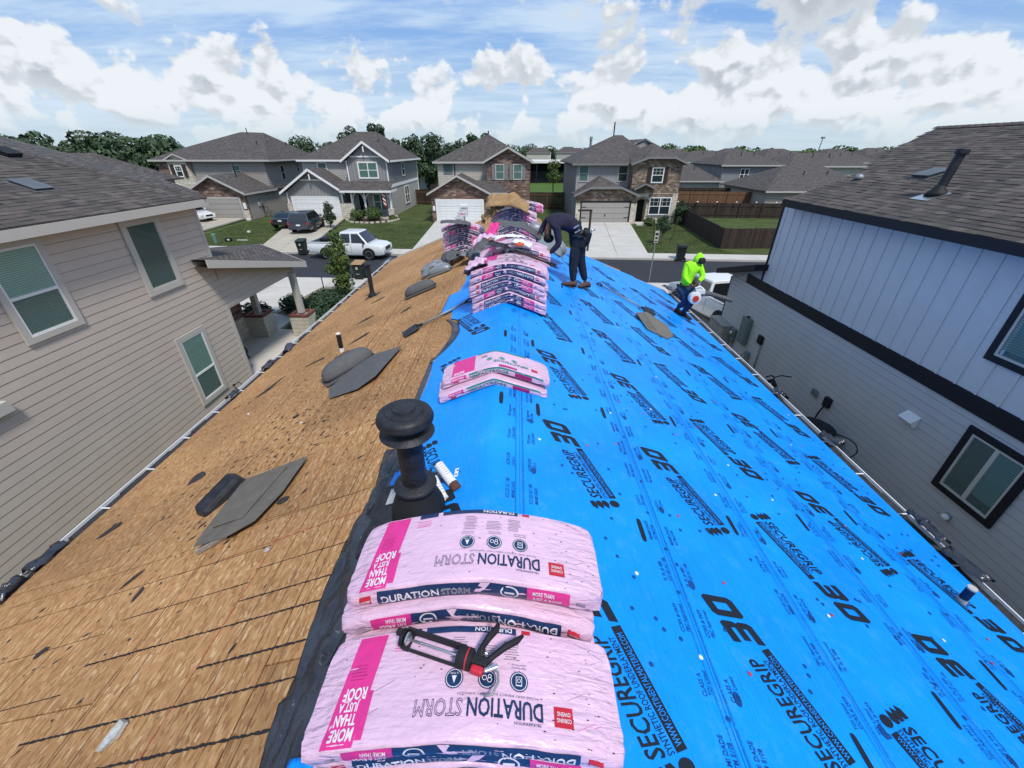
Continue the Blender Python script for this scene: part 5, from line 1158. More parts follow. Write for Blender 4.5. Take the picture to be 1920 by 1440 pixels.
mast = thing('lattice_mast', 'short pale mast on the skyline just left of the brown brick house', 'mast', (51, 330, 0)); MB().tube([(0, 0, 0), (0, 0, 14)], [1.0, .8], n=4).build('mast_shaft', 'metal_grey', mast); MB().box((0, 0, 13.6), (1.8, 1.8, 2)).build('mast_head', 'metal_grey', mast)
# ---- fences
def fence(label, pts, h, m, post_m, step=.145, rail=True, posts=2.4, group=None):
    f = thing('wooden_fence', label, 'fence', (pts[0][0], pts[0][1], 0), group=group)
    pk = MB(); r3 = random.Random(int(pts[0][0] * 7))
    for (x0, y0), (x1, y1) in zip(pts, pts[1:]):
        L_ = math.hypot(x1 - x0, y1 - y0); n_ = int(L_ / step); a = math.atan2(y1 - y0, x1 - x0); rt = Matrix.Rotation(a, 3, 'Z')
        for i in range(n_):
            t = (i + .5) / n_; hh = h + r3.uniform(-.02, .02)
            pk.box((x0 + (x1 - x0) * t, y0 + (y1 - y0) * t, hh / 2), (step - .008, .018 + r3.uniform(0, .008), hh), 0, rt)
        for i in range(int(L_ / posts) + 1):
            t = min(1, i * posts / L_); MB().box((x0 + (x1 - x0) * t + .06 * math.sin(a), y0 + (y1 - y0) * t - .06 * math.cos(a), (h + .03) / 2), (.09, .09, h + .03), 0, rt).build('post', post_m, f, world=True)
        for z in (.35, h - .3): MB().box(((x0 + x1) / 2 + .03 * math.sin(a), (y0 + y1) / 2 - .03 * math.cos(a), z), (L_, .04, .09), 0, rt).build('rail', post_m, f, world=True)
    pk.build('pickets', m, f, world=True, kind='stuff')
    return f
fence('dark brown picket fence round the corner yard, nearest the street at right', [(25.5, 33.4), (15.85, 33.1), (17.6, 49.6)], 1.5, 'wood_dark', 'wood_dark')
fence('dark brown fence at the back of the corner yard', [(17.7, 50.2), (34, 49.0)], 1.55, 'wood_dark', 'wood_dark')
fence('reddish brown fence in a row behind the corner yard', [(18.4, 60.5), (38, 59.0)], 1.9, 'wood_red', 'wood_red')
fence('near-black fence behind the reddish one', [(19, 67), (42, 65)], 1.9, 'wood_dark', 'wood_dark')
fence('dark fence with pale rails between the cream house and the brown brick house', [(1.45, 57.5), (6.1, 57.5)], 2.0, 'wood_dark', 'wood_red')
fence('dark fence between the grey house and the cream house', [(-14.1, 62.5), (-8.8, 61.5)], 1.9, 'wood_dark', 'wood_red')
fence('long low dark fence across the far yards behind the grey house', [(-14.1, 74), (-6, 74)], 1.8, 'wood_dark', 'wood_dark')
lt = thing('string_light', 'string of small white lamps along the corner yard back fence', 'lights', (17.8, 49.9, 1.6))
for i in range(7): MB().lathe((18.0 + i * 2.1, 49.9 - i * .15, 1.6), [(.03, 0), (.09, .05), (.09, .1), (.02, .15)], n=8).build('lamp', 'white_paint', lt, world=True)
# ------------------------------------------------------------------ vegetation
def leafcloud(blobs, n, size, seed, hollow=.45, flat=.6):
    """leaf-sized quads spread through ellipsoid blobs ((centre),(radii))"""
    r3 = random.Random(seed); vs = []; fs = []; vol = [b_[1][0] * b_[1][1] * b_[1][2] for b_ in blobs]; tot = sum(vol)
    for (c, r_), v_ in zip(blobs, vol):
        for _ in range(max(4, int(n * v_ / tot))):
            while True:
                p = V(r3.uniform(-1, 1), r3.uniform(-1, 1), r3.uniform(-1, 1)); l = p.length
                if .05 < l < 1: break
            p = p / l * (hollow + (1 - hollow) * l ** .6) * (1 + .22 * mnoise.noise(V(p.x * 3 + seed, p.y * 3, p.z * 3)))
            q = V(c[0] + p.x * r_[0], c[1] + p.y * r_[1], c[2] + p.z * r_[2])
            s = size * r3.uniform(.55, 1.3); nrm = (p + V(r3.uniform(-1, 1), r3.uniform(-1, 1), r3.uniform(-.3, 1)) * .9).normalized()
            a = nrm.orthogonal().normalized(); a = Matrix.Rotation(r3.uniform(0, 6.28), 3, nrm) @ a; b_ = nrm.cross(a)
            k_ = len(vs); vs += [q - a * s, q + b_ * s * flat, q + a * s, q - b_ * s * flat]; fs.append((k_, k_ + 1, k_ + 2, k_ + 3))
    return MB().add(vs, fs)
def tree(name, label, x, y, h, rad, n, size, seed, leaf='leaf', trunk=.35, group=None, slim=1., z0=None, cat='tree'):
    r3 = random.Random(seed); t = thing(name, label, cat, (x, y, 0), group=group)
    zb = h * trunk if z0 is None else z0
    q = MB(); q.tube([(0, 0, -.1), (r3.uniform(-.1, .1) * rad, 0, zb), (r3.uniform(-.2, .2) * rad, r3.uniform(-.1, .1) * rad, h * .8)], [rad * .07 + .03, rad * .05 + .02, .02], n=7)
    bl = []
    for i in range(11):
        a = r3.uniform(0, 6.28); zz = zb + (h - zb) * r3.uniform(.08, .85); u = (zz - zb) / (h - zb); w_ = rad * (1 - .55 * abs(u - .4) / .6) * slim
        rr = rad * r3.uniform(.26, .48); c = (math.cos(a) * w_ * .6, math.sin(a) * w_ * .6, zz); bl.append((c, (rr, rr, rr * .8)))
        q.tube([(0, 0, zb + (zz - zb) * .3), (c[0] * .6, c[1] * .6, zz - rr * .3), c], [rad * .025 + .008, rad * .015 + .005, .004], n=5)
    bl.append(((0, 0, (zb + h) / 2), (rad * .5, rad * .5, (h - zb) * .42))); bl.append(((0, 0, h - rad * .3), (rad * .35, rad * .35, rad * .33)))
    q.build('trunk', 'bark', t); leafcloud(bl, n, size, seed).build('crown', leaf, t)
    return t
big = [(-27.3, 78, 10.1, 2.6), (-25.0, 82, 10.6, 2.3), (-22.8, 79, 10.3, 2.2), (-18.4, 84, 9.0, 3.0), (-20.0, 77, 8.3, 2.4), (-15.6, 86, 9.3, 3.0), (-11.1, 92, 8.5, 3.2), (-8.4, 86, 9.3, 2.2), (-6.0, 88, 9.4, 2.2), (-13.6, 96, 8.0, 3.2), (-42.6, 95, 8.9, 4), (-37.5, 93, 8.0, 3.5), (-47.9, 96, 7.9, 4), (-52, 92, 7.5, 4)]
ways = ['tallest left crown over the grey house roof', 'middle crown over the grey house roof', 'right crown over the grey house roof', 'round crown just right of the grey house roof', 'low crown tucked behind the grey house roof', 'broad crown between the grey and cream houses', 'wide crown left of the cream house roof', 'crown left of the cream house roof peak', 'crown touching the cream house roof peak', 'low dark crown deep between the grey and cream houses', 'open crown between the brick-gabled and grey houses', 'low crown left of the grey house roof', 'low crown behind the brick-gabled house roof', 'leftmost crown behind the brick-gabled house roof']
for i, ((x, y, h, r_), w_) in enumerate(zip(big, ways)):
    tree('tree', 'dark green tree, ' + w_, x, y, h, r_, 2600, .26, 100 + i, 'leaf_far', .2, 'trees standing behind the houses')
def belt(name, pts, n, size, seed, m='leaf_far', label='far tree belt reading as one dark green mass', rr=(7, 9)):
    r3 = random.Random(seed); bl = []
    for (x, y, h) in pts:
        for k_ in range(3):
            R_ = r3.uniform(*rr); bl.append(((x + r3.uniform(-R_, R_), y + r3.uniform(-6, 6), h - R_ * .45 - k_ * R_ * .35), (R_, R_ * .7, R_ * .45)))
        bl.append(((x, y, h * .35), (rr[1], 5, h * .4)))
    o = leafcloud(bl, n, size, seed, .5).build(name, m, kind='stuff'); o['label'] = label; return o
belt('woodland', [(-175, 152, 11), (-168, 150, 11.5), (-160.5, 150, 11.8), (-154.6, 150, 10.3), (-148, 150, 9.7), (-138, 150, 12.1), (-131.5, 150, 11.7), (-124, 150, 10.3), (-118.4, 150, 10.7), (-113.5, 150, 10.2), (-108, 150, 8.6), (-100, 152, 8.4), (-90, 155, 8.2), (-80, 155, 8.4), (-70, 150, 8.6), (-62, 150, 8.2)], 26000, .75, 5, label='dense dark green woodland at the left horizon', rr=(4, 6))
belt('woodland', [(-50 + i * 11, 150 + (i % 3) * 8, 7.6 + (i * 37 % 5) * .25) for i in range(5)], 6000, .6, 6, label='dark green woodland behind the middle houses', rr=(4, 6))
belt('woodland', [(-70 + i * 16, 380 + (i % 4) * 6, 8.6 + (i * 53 % 7) * .4) for i in range(14)], 12000, .9, 7, label='hazy green tree line beyond the black shed', rr=(5, 7))
belt('woodland', [(90 + i * 13, 305 + (i % 4) * 8, 7.0 + (i * 71 % 9) * .28) for i in range(22)], 16000, 1.1, 8, 'leaf', label='far green tree line above the row of roofs at right', rr=(6, 8))
def shrub(label, x, y, r_, h, n, seed, leaf='leaf', size=.07, name='shrub', cat='shrub', group=None):
    r3 = random.Random(seed); t = thing(name, label, cat, (x, y, 0), group=group)
    q = MB()
    for i in range(5): q.tube([(0, 0, 0), (r3.uniform(-.4, .4) * r_, r3.uniform(-.4, .4) * r_, h * .7)], [.025, .01], n=5)
    q.build('stem', 'bark', t)
    bl = [((r3.uniform(-.4, .4) * r_, r3.uniform(-.4, .4) * r_, h * r3.uniform(.35, .7)), (r_ * .6, r_ * .6, h * .35)) for _ in range(6)]
    leafcloud(bl, n, size, seed).build('foliage', leaf, t); return t
shrub('round dark shrub beside the stone pier of the left porch', -11.25, 17.0, .75, 1.0, 1500, 31, 'leaf_cedar')
shrub('low dark shrub close to the left stone pier', -11.5, 16.1, .5, .8, 900, 32, 'leaf_cedar')
shrub('dark shrub behind the porch post, left of the large one', -10.2, 17.9, .7, 1.0, 1500, 33, 'leaf_cedar')
shrub('large spreading shrub between the right stone pier and the gutter', -8.7, 17.5, 1.15, 1.3, 3200, 34, 'leaf_cedar')
shrub('dark shrub right behind the stone pier of the right porch post', -8.4, 16.3, .6, .9, 1200, 35, 'leaf_cedar')
bed = struct(MB().prism([(-12.0, 15.7, .02), (-10.9, 16.0, .02), (-10.9, 17.9, .02), (-8.0, 18.3, .02), (-7.8, 16.2, .02), (-7.8, 19.0, .02), (-12.4, 18.6, .02)], (0, 0, -.02)), 'mulch_bed', 'mulch')
tree('young_tree', 'slender young tree with stakes on the near verge by the wheeled bins', -9.0, 20.9, 3.3, .85, 2300, .075, 41, 'leaf_light', .12, slim=.8)
sk = thing('tree_stake', 'thin dark stake left of the slender young tree', 'stake', (-9.75, 20.2, 0)); MB().tube([(0, 0, 0), (0, 0, 1.2)], .025, n=6).build('stake', 'wood_dark', sk)
sk = thing('tree_stake', 'second thin stake, right of the slender young tree', 'stake', (-8.45, 20.7, 0)); MB().tube([(0, 0, 0), (0, 0, 1.2)], .025, n=6).build('stake', 'metal_grey', sk)
tree('young_tree', 'small young tree on the lawn edge before the white garage of the grey house', -18.0, 41.6, 2.5, .75, 1500, .08, 42, 'leaf_cedar', .25)
shrub('wide green shrub in the bed at the arched porch', -15.6, 47.2, 1.1, 1.6, 1700, 43, 'leaf', .1)
shrub('leafy shrub left of the arched porch entry', -17.3, 47.3, .8, 1.3, 1200, 44, 'leaf', .1)
shrub('low shrub by the porch path stones', -17.6, 46.3, .35, .4, 400, 45, 'leaf_light', .07)
shrub('small pale shrub at the right end of the porch bed', -13.6, 47.6, .5, .6, 500, 46, 'leaf_light', .07)
b = MB(); pts = [(-18.6, 47.4), (-17.6, 46.0), (-15.5, 45.4), (-13.6, 46.6), (-13.1, 48.0), (-18.2, 48.3)]; struct(b.prism([(x, y, .03) for x, y in pts], (0, 0, -.03)), 'mulch_bed', 'mulch')
kb = thing('stone_edging', 'pale stone edging curved round the porch flower bed', 'edging', (-15.5, 45.5, 0))
for i in range(16):
    t = i / 15 * 4; a = int(min(t, 3.999)); u = t - a; p, q_ = pts[a], pts[a + 1]; MB().box((p[0] + (q_[0] - p[0]) * u + 15.5, p[1] + (q_[1] - p[1]) * u - 45.6, .07), (.34, .18, .14), 0, Matrix.Rotation(math.atan2(q_[1] - p[1], q_[0] - p[0]), 3, 'Z')).build('edging_stone', 'stone_cream', kb)
tree('young_tree', 'thin young tree with two stakes on the lawn by the brown brick house', 11.85, 34.9, 2.3, .65, 900, .07, 47, 'leaf_cedar', .3)
for i, (x, w_) in enumerate(((11.2, 'left'), (12.5, 'right'))):
    sk = thing('tree_stake', 'leaning dark stake on the %s of the thin young lawn tree' % w_, 'stake', (x, 34.9, 0)); MB().tube([(0, 0, 0), ((-.25, .4)[i], 0, 1.9)], .03, n=6).build('stake', 'wood_dark', sk)
shrub('rounded shrub left of the stoop of the brown brick house window', 13.5, 44.3, .7, .9, 900, 48, 'leaf', .09)
shrub('rounded shrub under the wide window of the white stone wall', 14.9, 44.4, .8, .85, 900, 49, 'leaf', .09)
tree('juniper', 'dark juniper at the corner of the white stone wall', 16.9, 45.3, 2.3, .95, 1600, .1, 50, 'leaf_cedar', .05)
tree('young_tree', 'lone small tree on the green field before the black shed', 6.1, 76, 5.3, 1.5, 900, .16, 51, 'leaf_light', .3)
shrub('round dark bush between the two small white sheds', -16.2, 88, 1.6, 3.6, 900, 52, 'leaf_far', .2)
shrub('low clump of brush on the field below the black shed', 8.2, 73, 1.4, .7, 500, 53, 'leaf', .15)
# grass tufts on the nearest lawns and verges
def tufts(x0, x1, y0, y1, n, seed):
    r3 = random.Random(seed); vs = []; fs = []
    for _ in range(n):
        x, y = r3.uniform(x0, x1), r3.uniform(y0, y1); a = r3.uniform(0, 3.14); h = r3.uniform(.03, .09); k_ = len(vs)
        vs += [(x, y, 0), (x + .03 * math.cos(a), y + .03 * math.sin(a), 0), (x + .015 + r3.uniform(-.03, .03), y + r3.uniform(-.03, .03), h)]; fs.append((k_, k_ + 1, k_ + 2))
    return vs, fs
gt = MB()
for a in ((-11, -4, 18.5, 21.8, 9000, 1), (-15.5, -8.3, 31.5, 45, 12000, 2), (9.8, 16, 31.0, 44, 11000, 3), (-28.5, -20, 32.5, 46, 12000, 4), (4.6, 6.3, 12.6, 21, 4000, 6), (-8.6, -5, 12, 18.4, 4000, 7)): gt.add(*tufts(*a))
gt.build('lawn_blades', 'grass', kind='stuff')
# ------------------------------------------------------------------ vehicles
def loft(b, st, mi=0):
    """stations (x, [(y, z)...]) from the right bottom over the top to the left bottom"""
    n_ = len(st[0][1]); vs = [(x, y, z) for x, ring in st for y, z in ring]
    fs = [(i * n_ + j, i * n_ + j + 1, (i + 1) * n_ + j + 1, (i + 1) * n_ + j) for i in range(len(st) - 1) for j in range(n_ - 1)]
    fs += [tuple(range(n_)), tuple(reversed(range((len(st) - 1) * n_, len(st) * n_)))]
    b.add(vs, fs, mi)
def ring(w, zb, zm, zt, tw=None):
    tw = tw or w * .93
    return [(w * .94, zb), (w, zb + .12), (w, zm), (tw, zt), (0, zt + .012), (-tw, zt), (-w, zm), (-w, zb + .12), (-w * .94, zb)]
def wheel(t, x, y, r_, w=.24):
    s = 1 if y > 0 else -1
    q = MB(); rt = Matrix.Rotation(R(90), 3, 'X')
    q.lathe((x, y + w / 2, r_), [(r_ * .62, 0), (r_ * .94, .0), (r_, .04), (r_, w - .04), (r_ * .94, w), (r_ * .62, w)], n=24, rot=rt); wh = q.build('wheel', 'tyre', t, smooth='auto')
    q = MB(); yo = y + s * (w / 2 - .02)
    for k_ in range(6):
        a = k_ * math.tau / 6; q.box((x + math.cos(a) * r_ * .33, yo, r_ + math.sin(a) * r_ * .33), (r_ * .58, .02, r_ * .16), 0, Matrix.Rotation(-a, 3, 'Y'))
    q.tube([(x + r_ * .62 * math.cos(i * math.tau / 18), yo, r_ + r_ * .62 * math.sin(i * math.tau / 18)) for i in range(19)], .025, n=5, cap=False); q.box((x, yo, r_), (.1, .03, .1)); q.build('rim', 'rim', wh)
    q = MB(); n_ = 20; q.add([(x + r_ * 1.17 * math.cos(i * math.pi / n_), y + s * .105, r_ + r_ * 1.17 * math.sin(i * math.pi / n_)) for i in range(n_ + 1)] + [(x + r_ * 1.17, y + s * .105, r_ * .55), (x - r_ * 1.17, y + s * .105, r_ * .55)], [tuple(range(n_ + 1))]); q.build('wheel_arch', 'black_rubber', t)
def vehicle(name, label, cat, loc, rz, paint, kind, L_=5.6, W=1.0, belt=1.1, roof=1.85, wr=.39, hood=1.08):
    """x is forward"""
    t = thing(name, label, cat, loc, rz); h = L_ / 2
    b = MB(); G = .32
    if kind == 'pickup':
        st = [(-h, ring(W * .95, .55, .9, belt)), (-h + .05, ring(W, G + .12, .9, belt + .02)), (-.35, ring(W, G, .9, belt + .02)), (h - 1.75, ring(W, G, .9, belt)), (h - 1.2, ring(W, G, .9, hood)), (h - .35, ring(W * .96, G, .85, hood - .08)), (h - .04, ring(W * .88, G + .05, .75, hood - .22)), (h, ring(W * .8, G + .15, .7, hood - .35))]
        cab = (-.45, -.30, .95, 1.62)     # rear base, rear top, front top, front base (x)
    elif kind == 'suv':
        st = [(-h, ring(W * .86, .55, .85, belt - .05)), (-h + .12, ring(W * .96, .38, .85, belt)), (-h + .6, ring(W, G, .85, belt)), (h - 1.6, ring(W, G, .85, belt - .02)), (h - 1.0, ring(W * .97, G, .8, hood)), (h - .2, ring(W * .86, G + .05, .7, hood - .18)), (h, ring(W * .72, G + .15, .62, hood - .35))]
        cab = (-h + .12, -h + .5, .35, 1.15)
    else:
        st = [(-h, ring(W * .84, .5, .75, belt - .08)), (-h + .12, ring(W * .95, .35, .8, belt)), (-h + .8, ring(W, G - .06, .8, belt)), (h - 1.8, ring(W, G - .06, .8, belt - .03)), (h - 1.1, ring(W * .97, G - .06, .78, hood)), (h - .25, ring(W * .87, G, .7, hood - .12)), (h, ring(W * .74, G + .1, .6, hood - .26))]
        cab = (-h + .75, -h + 1.35, .15, .95)
    loft(b, st); b.build('body', paint, t, smooth='auto', bevel=.02)
    cw, tw = W * .93, W * .74; x0, x1, x2, x3 = cab; zb, zt = belt - .01, roof
    c = MB()
    c.add([(x0, cw, zb), (x0, -cw, zb), (x3, -cw, zb), (x3, cw, zb), (x1, tw, zt - .03), (x1, -tw, zt - .03), (x2, -tw, zt - .03), (x2, tw, zt - .03), ((x1 + x2) / 2, 0, zt + .02)],
          [(0, 4, 5, 1), (1, 5, 6, 2), (2, 6, 7, 3), (3, 7, 4, 0), (4, 8, 5), (5, 8, 6), (6, 8, 7), (7, 8, 4)])
    c.build('cab', paint, t, smooth='auto', bevel=.04)
    P = lambda x, s, z: (x, s * (cw + (tw - cw) * (z - zb) / (zt - .03 - zb) + .012), z)
    za, zc = zb + .05, zt - .14
    def XR_(z): return x0 + (x1 - x0) * (z - zb) / (zt - zb)
    def XF(z): return x3 + (x2 - x3) * (z - zb) / (zt - zb)
    mid = (x1 + x2) / 2 + .1
    cuts = [(XR_, lambda z: mid - .05), (lambda z: mid + .05, XF)] if kind != 'suv' else [(XR_, lambda z: x1 + .55), (lambda z: x1 + .63, lambda z: mid + .25), (lambda z: mid + .33, XF)]
    for s in (1, -1):
        for k_, (fa, fb) in enumerate(cuts):
            ea, eb = (.09 if k_ == 0 else 0), (-.12 if k_ == len(cuts) - 1 else 0)
            MB().poly([P(fa(za) + ea, s, za), P(fb(za) + eb, s, za), P(fb(zc) + eb, s, zc), P(fa(zc) + ea, s, zc)][::s]).build('side_window', 'car_glass', t)
        q = MB(); q.box((x3 - .25, s * (cw + .13), zb + .1), (.12, .2, .16)); q.build('mirror', paint if kind != 'pickup' else 'black_rubber', t, bevel=.03)
        q = MB(); q.box((h - .16, s * W * .70, hood - .28), (.22, .34, .16), 0, Matrix.Rotation(s * -.35, 3, 'Z')); q.build('headlight', 'lamp_clear', t, bevel=.03)
        q = MB(); q.box((-h + .03, s * W * .80, belt - .22), (.1, .2, .30 if kind == 'pickup' else .16)); q.build('taillight', 'lamp_red', t, bevel=.02)
        q = MB(); q.box((mid, s * (W + .004), belt - .18), (.16, .012, .035)); q.build('door_handle', paint, t)
        q = MB(); [q.box((xx, s * (W + .002), .78), (.012, .004, .66)) for xx in (x3 - .35, mid, x0 + .35 if kind != 'pickup' else -.40)]; q.build('door_seam', 'black_rubber', t)
    n1, n2 = (x3 + .012, x2 + .012)
    MB().poly([(XF(za) + .02, cw * .93, za), (XF(za) + .02, -cw * .93, za), (XF(zc + .06) + .02, -tw * .94, zc + .06), (XF(zc + .06) + .02, tw * .94, zc + .06)]).build('windscreen', 'car_glass', t)
    MB().poly([(XR_(za) - .015, -cw * .88, za), (XR_(za) - .015, cw * .88, za), (XR_(zc) - .015, tw * .9, zc), (XR_(zc) - .015, -tw * .9, zc)]).build('rear_window', 'car_glass', t)
    q = MB(); q.box((h - .02, 0, .52), (.1, W * 1.5, .2)); q.build('bumper', 'rim' if kind == 'pickup' else paint, t, bevel=.03)
    q = MB(); q.box((h + .005, 0, hood - .34), (.05, W * .9, .2)); q.build('grille', 'black_rubber', t, bevel=.02)
    q = MB(); q.box((-h - .02, 0, .55), (.12, W * 1.6, .2)); q.build('bumper', 'rim' if kind == 'pickup' else paint, t, bevel=.03)
    q = MB(); q.box((-h - .03, 0, .8), (.02, .34, .12)); q.build('number_plate', 'white_paint', t)
    if kind == 'pickup':
        q = MB(); q.box(((-h - .45) / 2, 0, belt + .03), (h - .62, W * 1.72, .02)); q.build('bed_floor', 'black_rubber', t)
        q = MB(); [q.box(((-h - .45) / 2, s * W * .93, belt + .05), (h - .5, .08, .05)) for s in (1, -1)]; q.box((-h + .06, 0, belt + .05), (.09, W * 1.9, .05)); q.build('bed_rail', paint, t)
    for x in (-h + (1.25 if kind != 'sedan' else 1.0), h - (1.05 if kind != 'sedan' else .95)):
        for y in (W - .10, -W + .10): wheel(t, x, y, wr)
    return t
pk = vehicle('pickup_truck', 'white extended-cab pickup parked on the street before the grey house', 'pickup truck', (-11.8, 30.0, 0), R(-4), 'car_white', 'pickup', 5.35)
q = MB(); q.box((-1.5, .1, 1.25), (1.1, 1.1, .22)); q.box((-.8, -.2, 1.3), (.4, .8, .3)); q.build('bed_load', 'black_rubber', pk, bevel=.08)
vehicle('pickup_truck', 'white crew pickup parked nose-out in the driveway at right, partly hidden by the house', 'pickup truck', (9.0, 17.7, .13), R(103), 'car_white', 'pickup', 5.4, belt=1.08, roof=1.78, wr=.40)
vehicle('sedan_car', 'black coupe seen from behind beside the dark SUV in the driveway', 'car', (-22.5, 42.9, .13), R(97), 'car_dark', 'sedan', 4.9, .95, .98, 1.42, .35, .92)
vehicle('suv_car', 'dark blue-grey SUV seen from behind in the driveway of the grey house', 'car', (-19.6, 40.4, .13), R(97), 'car_suv', 'suv', 4.9, .98, 1.12, 1.78, .38, 1.02)
vehicle('suv_car', 'white SUV cut off by the left neighbour roof in the farthest left driveway', 'car', (-34.2, 45.6, .13), R(-12), 'car_white', 'suv', 4.6, .95, 1.08, 1.66, .36, 1.0)
vehicle('sedan_car', 'blue-grey sedan with red tail lamp half hidden by our roof edge', 'car', (-5.5, 24.75, 0), R(-2), 'car_blue', 'sedan', 4.8, .94, .98, 1.42, .34, .92)
# ------------------------------------------------------------------ bins, sign, small things
def bin_(label, loc, rz, lid='bin_green'):
    t = thing('wheelie_bin', label, 'bin', loc, rz); q = MB()
    q.add([(-.24, -.26, .08), (.24, -.26, .08), (.24, .24, .08), (-.24, .24, .08), (-.30, -.36, 1.0), (.30, -.36, 1.0), (.30, .32, 1.0), (-.30, .32, 1.0)], [(0, 3, 2, 1), (4, 5, 6, 7), (0, 1, 5, 4), (1, 2, 6, 5), (2, 3, 7, 6), (3, 0, 4, 7)]); q.build('bin_body', 'bin_green', t, bevel=.03)
    q = MB(); q.add([(-.33, -.42, 1.0), (.33, -.42, 1.0), (.33, .38, 1.0), (-.33, .38, 1.0), (-.30, -.36, 1.05), (.30, -.36, 1.05), (.28, .34, 1.13), (-.28, .34, 1.13)], [(0, 3, 2, 1), (4, 5, 6, 7), (0, 1, 5, 4), (1, 2, 6, 5), (2, 3, 7, 6), (3, 0, 4, 7)]); q.build('lid', lid, t, bevel=.02)
    for x in (-.28, .28): q = MB(); q.lathe((x, .3, .14), [(.14, -.03), (.14, .03)], n=14, rot=Matrix.Rotation(R(90), 3, 'Y')); q.build('wheel', 'black_rubber', t)
    q = MB(); q.tube([(-.28, .42, .98), (.28, .42, .98)], .02, n=6); q.build('handle', 'bin_green', t)
    q = MB(); q.box((0, -.345, .78), (.12, .01, .14)); q.build('badge', 'trim_grey', t); q = MB(); q.box((0, -.32, .45), (.2, .01, .03)); q.build('badge', 'trim_grey', t); return t
bin_('dark green wheelie bin on the far kerb at the end of the old driveway', (-15.65, 30.6, 0), R(5))
bin_('dark wheelie bin on the near kerb right behind the young tree', (-9.2, 23.9, 0), R(-2), 'kraft')
bin_('second dark wheelie bin half hidden by the young tree on the near kerb', (-10.15, 24.1, 0), R(6), 'kraft')
bin_('dark green wheelie bin on the far kerb before the corner yard lawn', (11.35, 29.1, 0), R(170))
sg = thing('street_sign', 'small white and grey street sign on a thin pole by the near kerb', 'sign', (7.6, 23.35, 0))
MB().tube([(0, 0, 0), (0, 0, 2.9)], .03, n=8).build('pole', 'metal_grey', sg)
sp = MB().box((0, -.05, 2.6), (.22, .01, .62)).build('sign_plate', 'trim_grey', sg)
b = MB()
for r_, (ch, z) in enumerate((('NO', 2.76), ('P', 2.56), ('1 2', 2.36))):
    vs, fs, w = text2d(ch, .02); b.add([(-w * .05 + u * .1, -.06, z + v * .1) for u, v in vs], fs)
bpy.data.objects.remove(b.build('x', 'black_trim', sg)); MB().box((0, -.058, 2.74), (.16, .004, .12)).box((0, -.058, 2.54), (.14, .004, .1)).box((0, -.058, 2.37), (.16, .004, .06)).build('sign_marks', 'black_trim', sg)
t = thing('utility_box', 'short pale green utility pedestal on the lawn by the old driveway', 'utility box', (-24.95, 34.9, 0)); MB().lathe((0, 0, 0), [(.17, 0), (.17, .68), (.12, .74), (.02, .76)], n=12).build('pedestal', 'util_green', t, smooth='auto')
t = thing('garden_bag', 'black and white bag dropped on the far left lawn', 'bag', (-24.3, 35.6, .1)); MB().box((0, 0, .05), (.5, .35, .28)).build('bag', 'black_rubber', t, bevel=.08); MB().box((.1, -.15, .05), (.2, .12, .1)).build('patch', 'white_paint', t, bevel=.03)
for nm, lb, cat, p, d in (('plank', 'pale plank lying on the far left lawn', 'plank', (-23.4, 36.0, .03), (.9, .1, .05)), ('white_bucket', 'small white lump on the lawn above the pale plank', 'bucket', (-25.0, 39.8, .08), (.22, .2, .16)), ('stone_lamp', 'small white stone at the corner of the brick garage', 'stone', (-29.3, 47.3, .1), (.4, .3, .2))):
    t = thing(nm, lb, cat, p); MB().box((0, 0, 0), d).build('piece', 'white_plastic', t, bevel=.02)
t = thing('bicycle', 'small black and white bicycle leaning on the side wall of the brick-gabled house', 'bicycle', (-28.6, 50.2, 0), R(80)); bike(t)
t = thing('meter_box', 'grey electric meter box on the side wall of the brick-gabled house', 'electric box', (-29.15, 50.4, 1.3)); MB().box((0, 0, .2), (.1, .5, .8)).build('meter_box', 'metal_grey', t, bevel=.01); MB().box((0, -.6, .1), (.1, .3, .4)).build('meter_case', 'trim_grey', t, bevel=.01)
t = thing('signpost', 'brown timber post with a cross arm behind the bending worker', 'post', (5.3, 31.6, 0)); MB().bb(-.07, .07, -.07, .07, 0, 3.0).build('post', 'wood_dark', t); MB().bb(-.9, .1, -.05, .05, 2.88, 3.0).build('cross_arm', 'wood_dark', t)
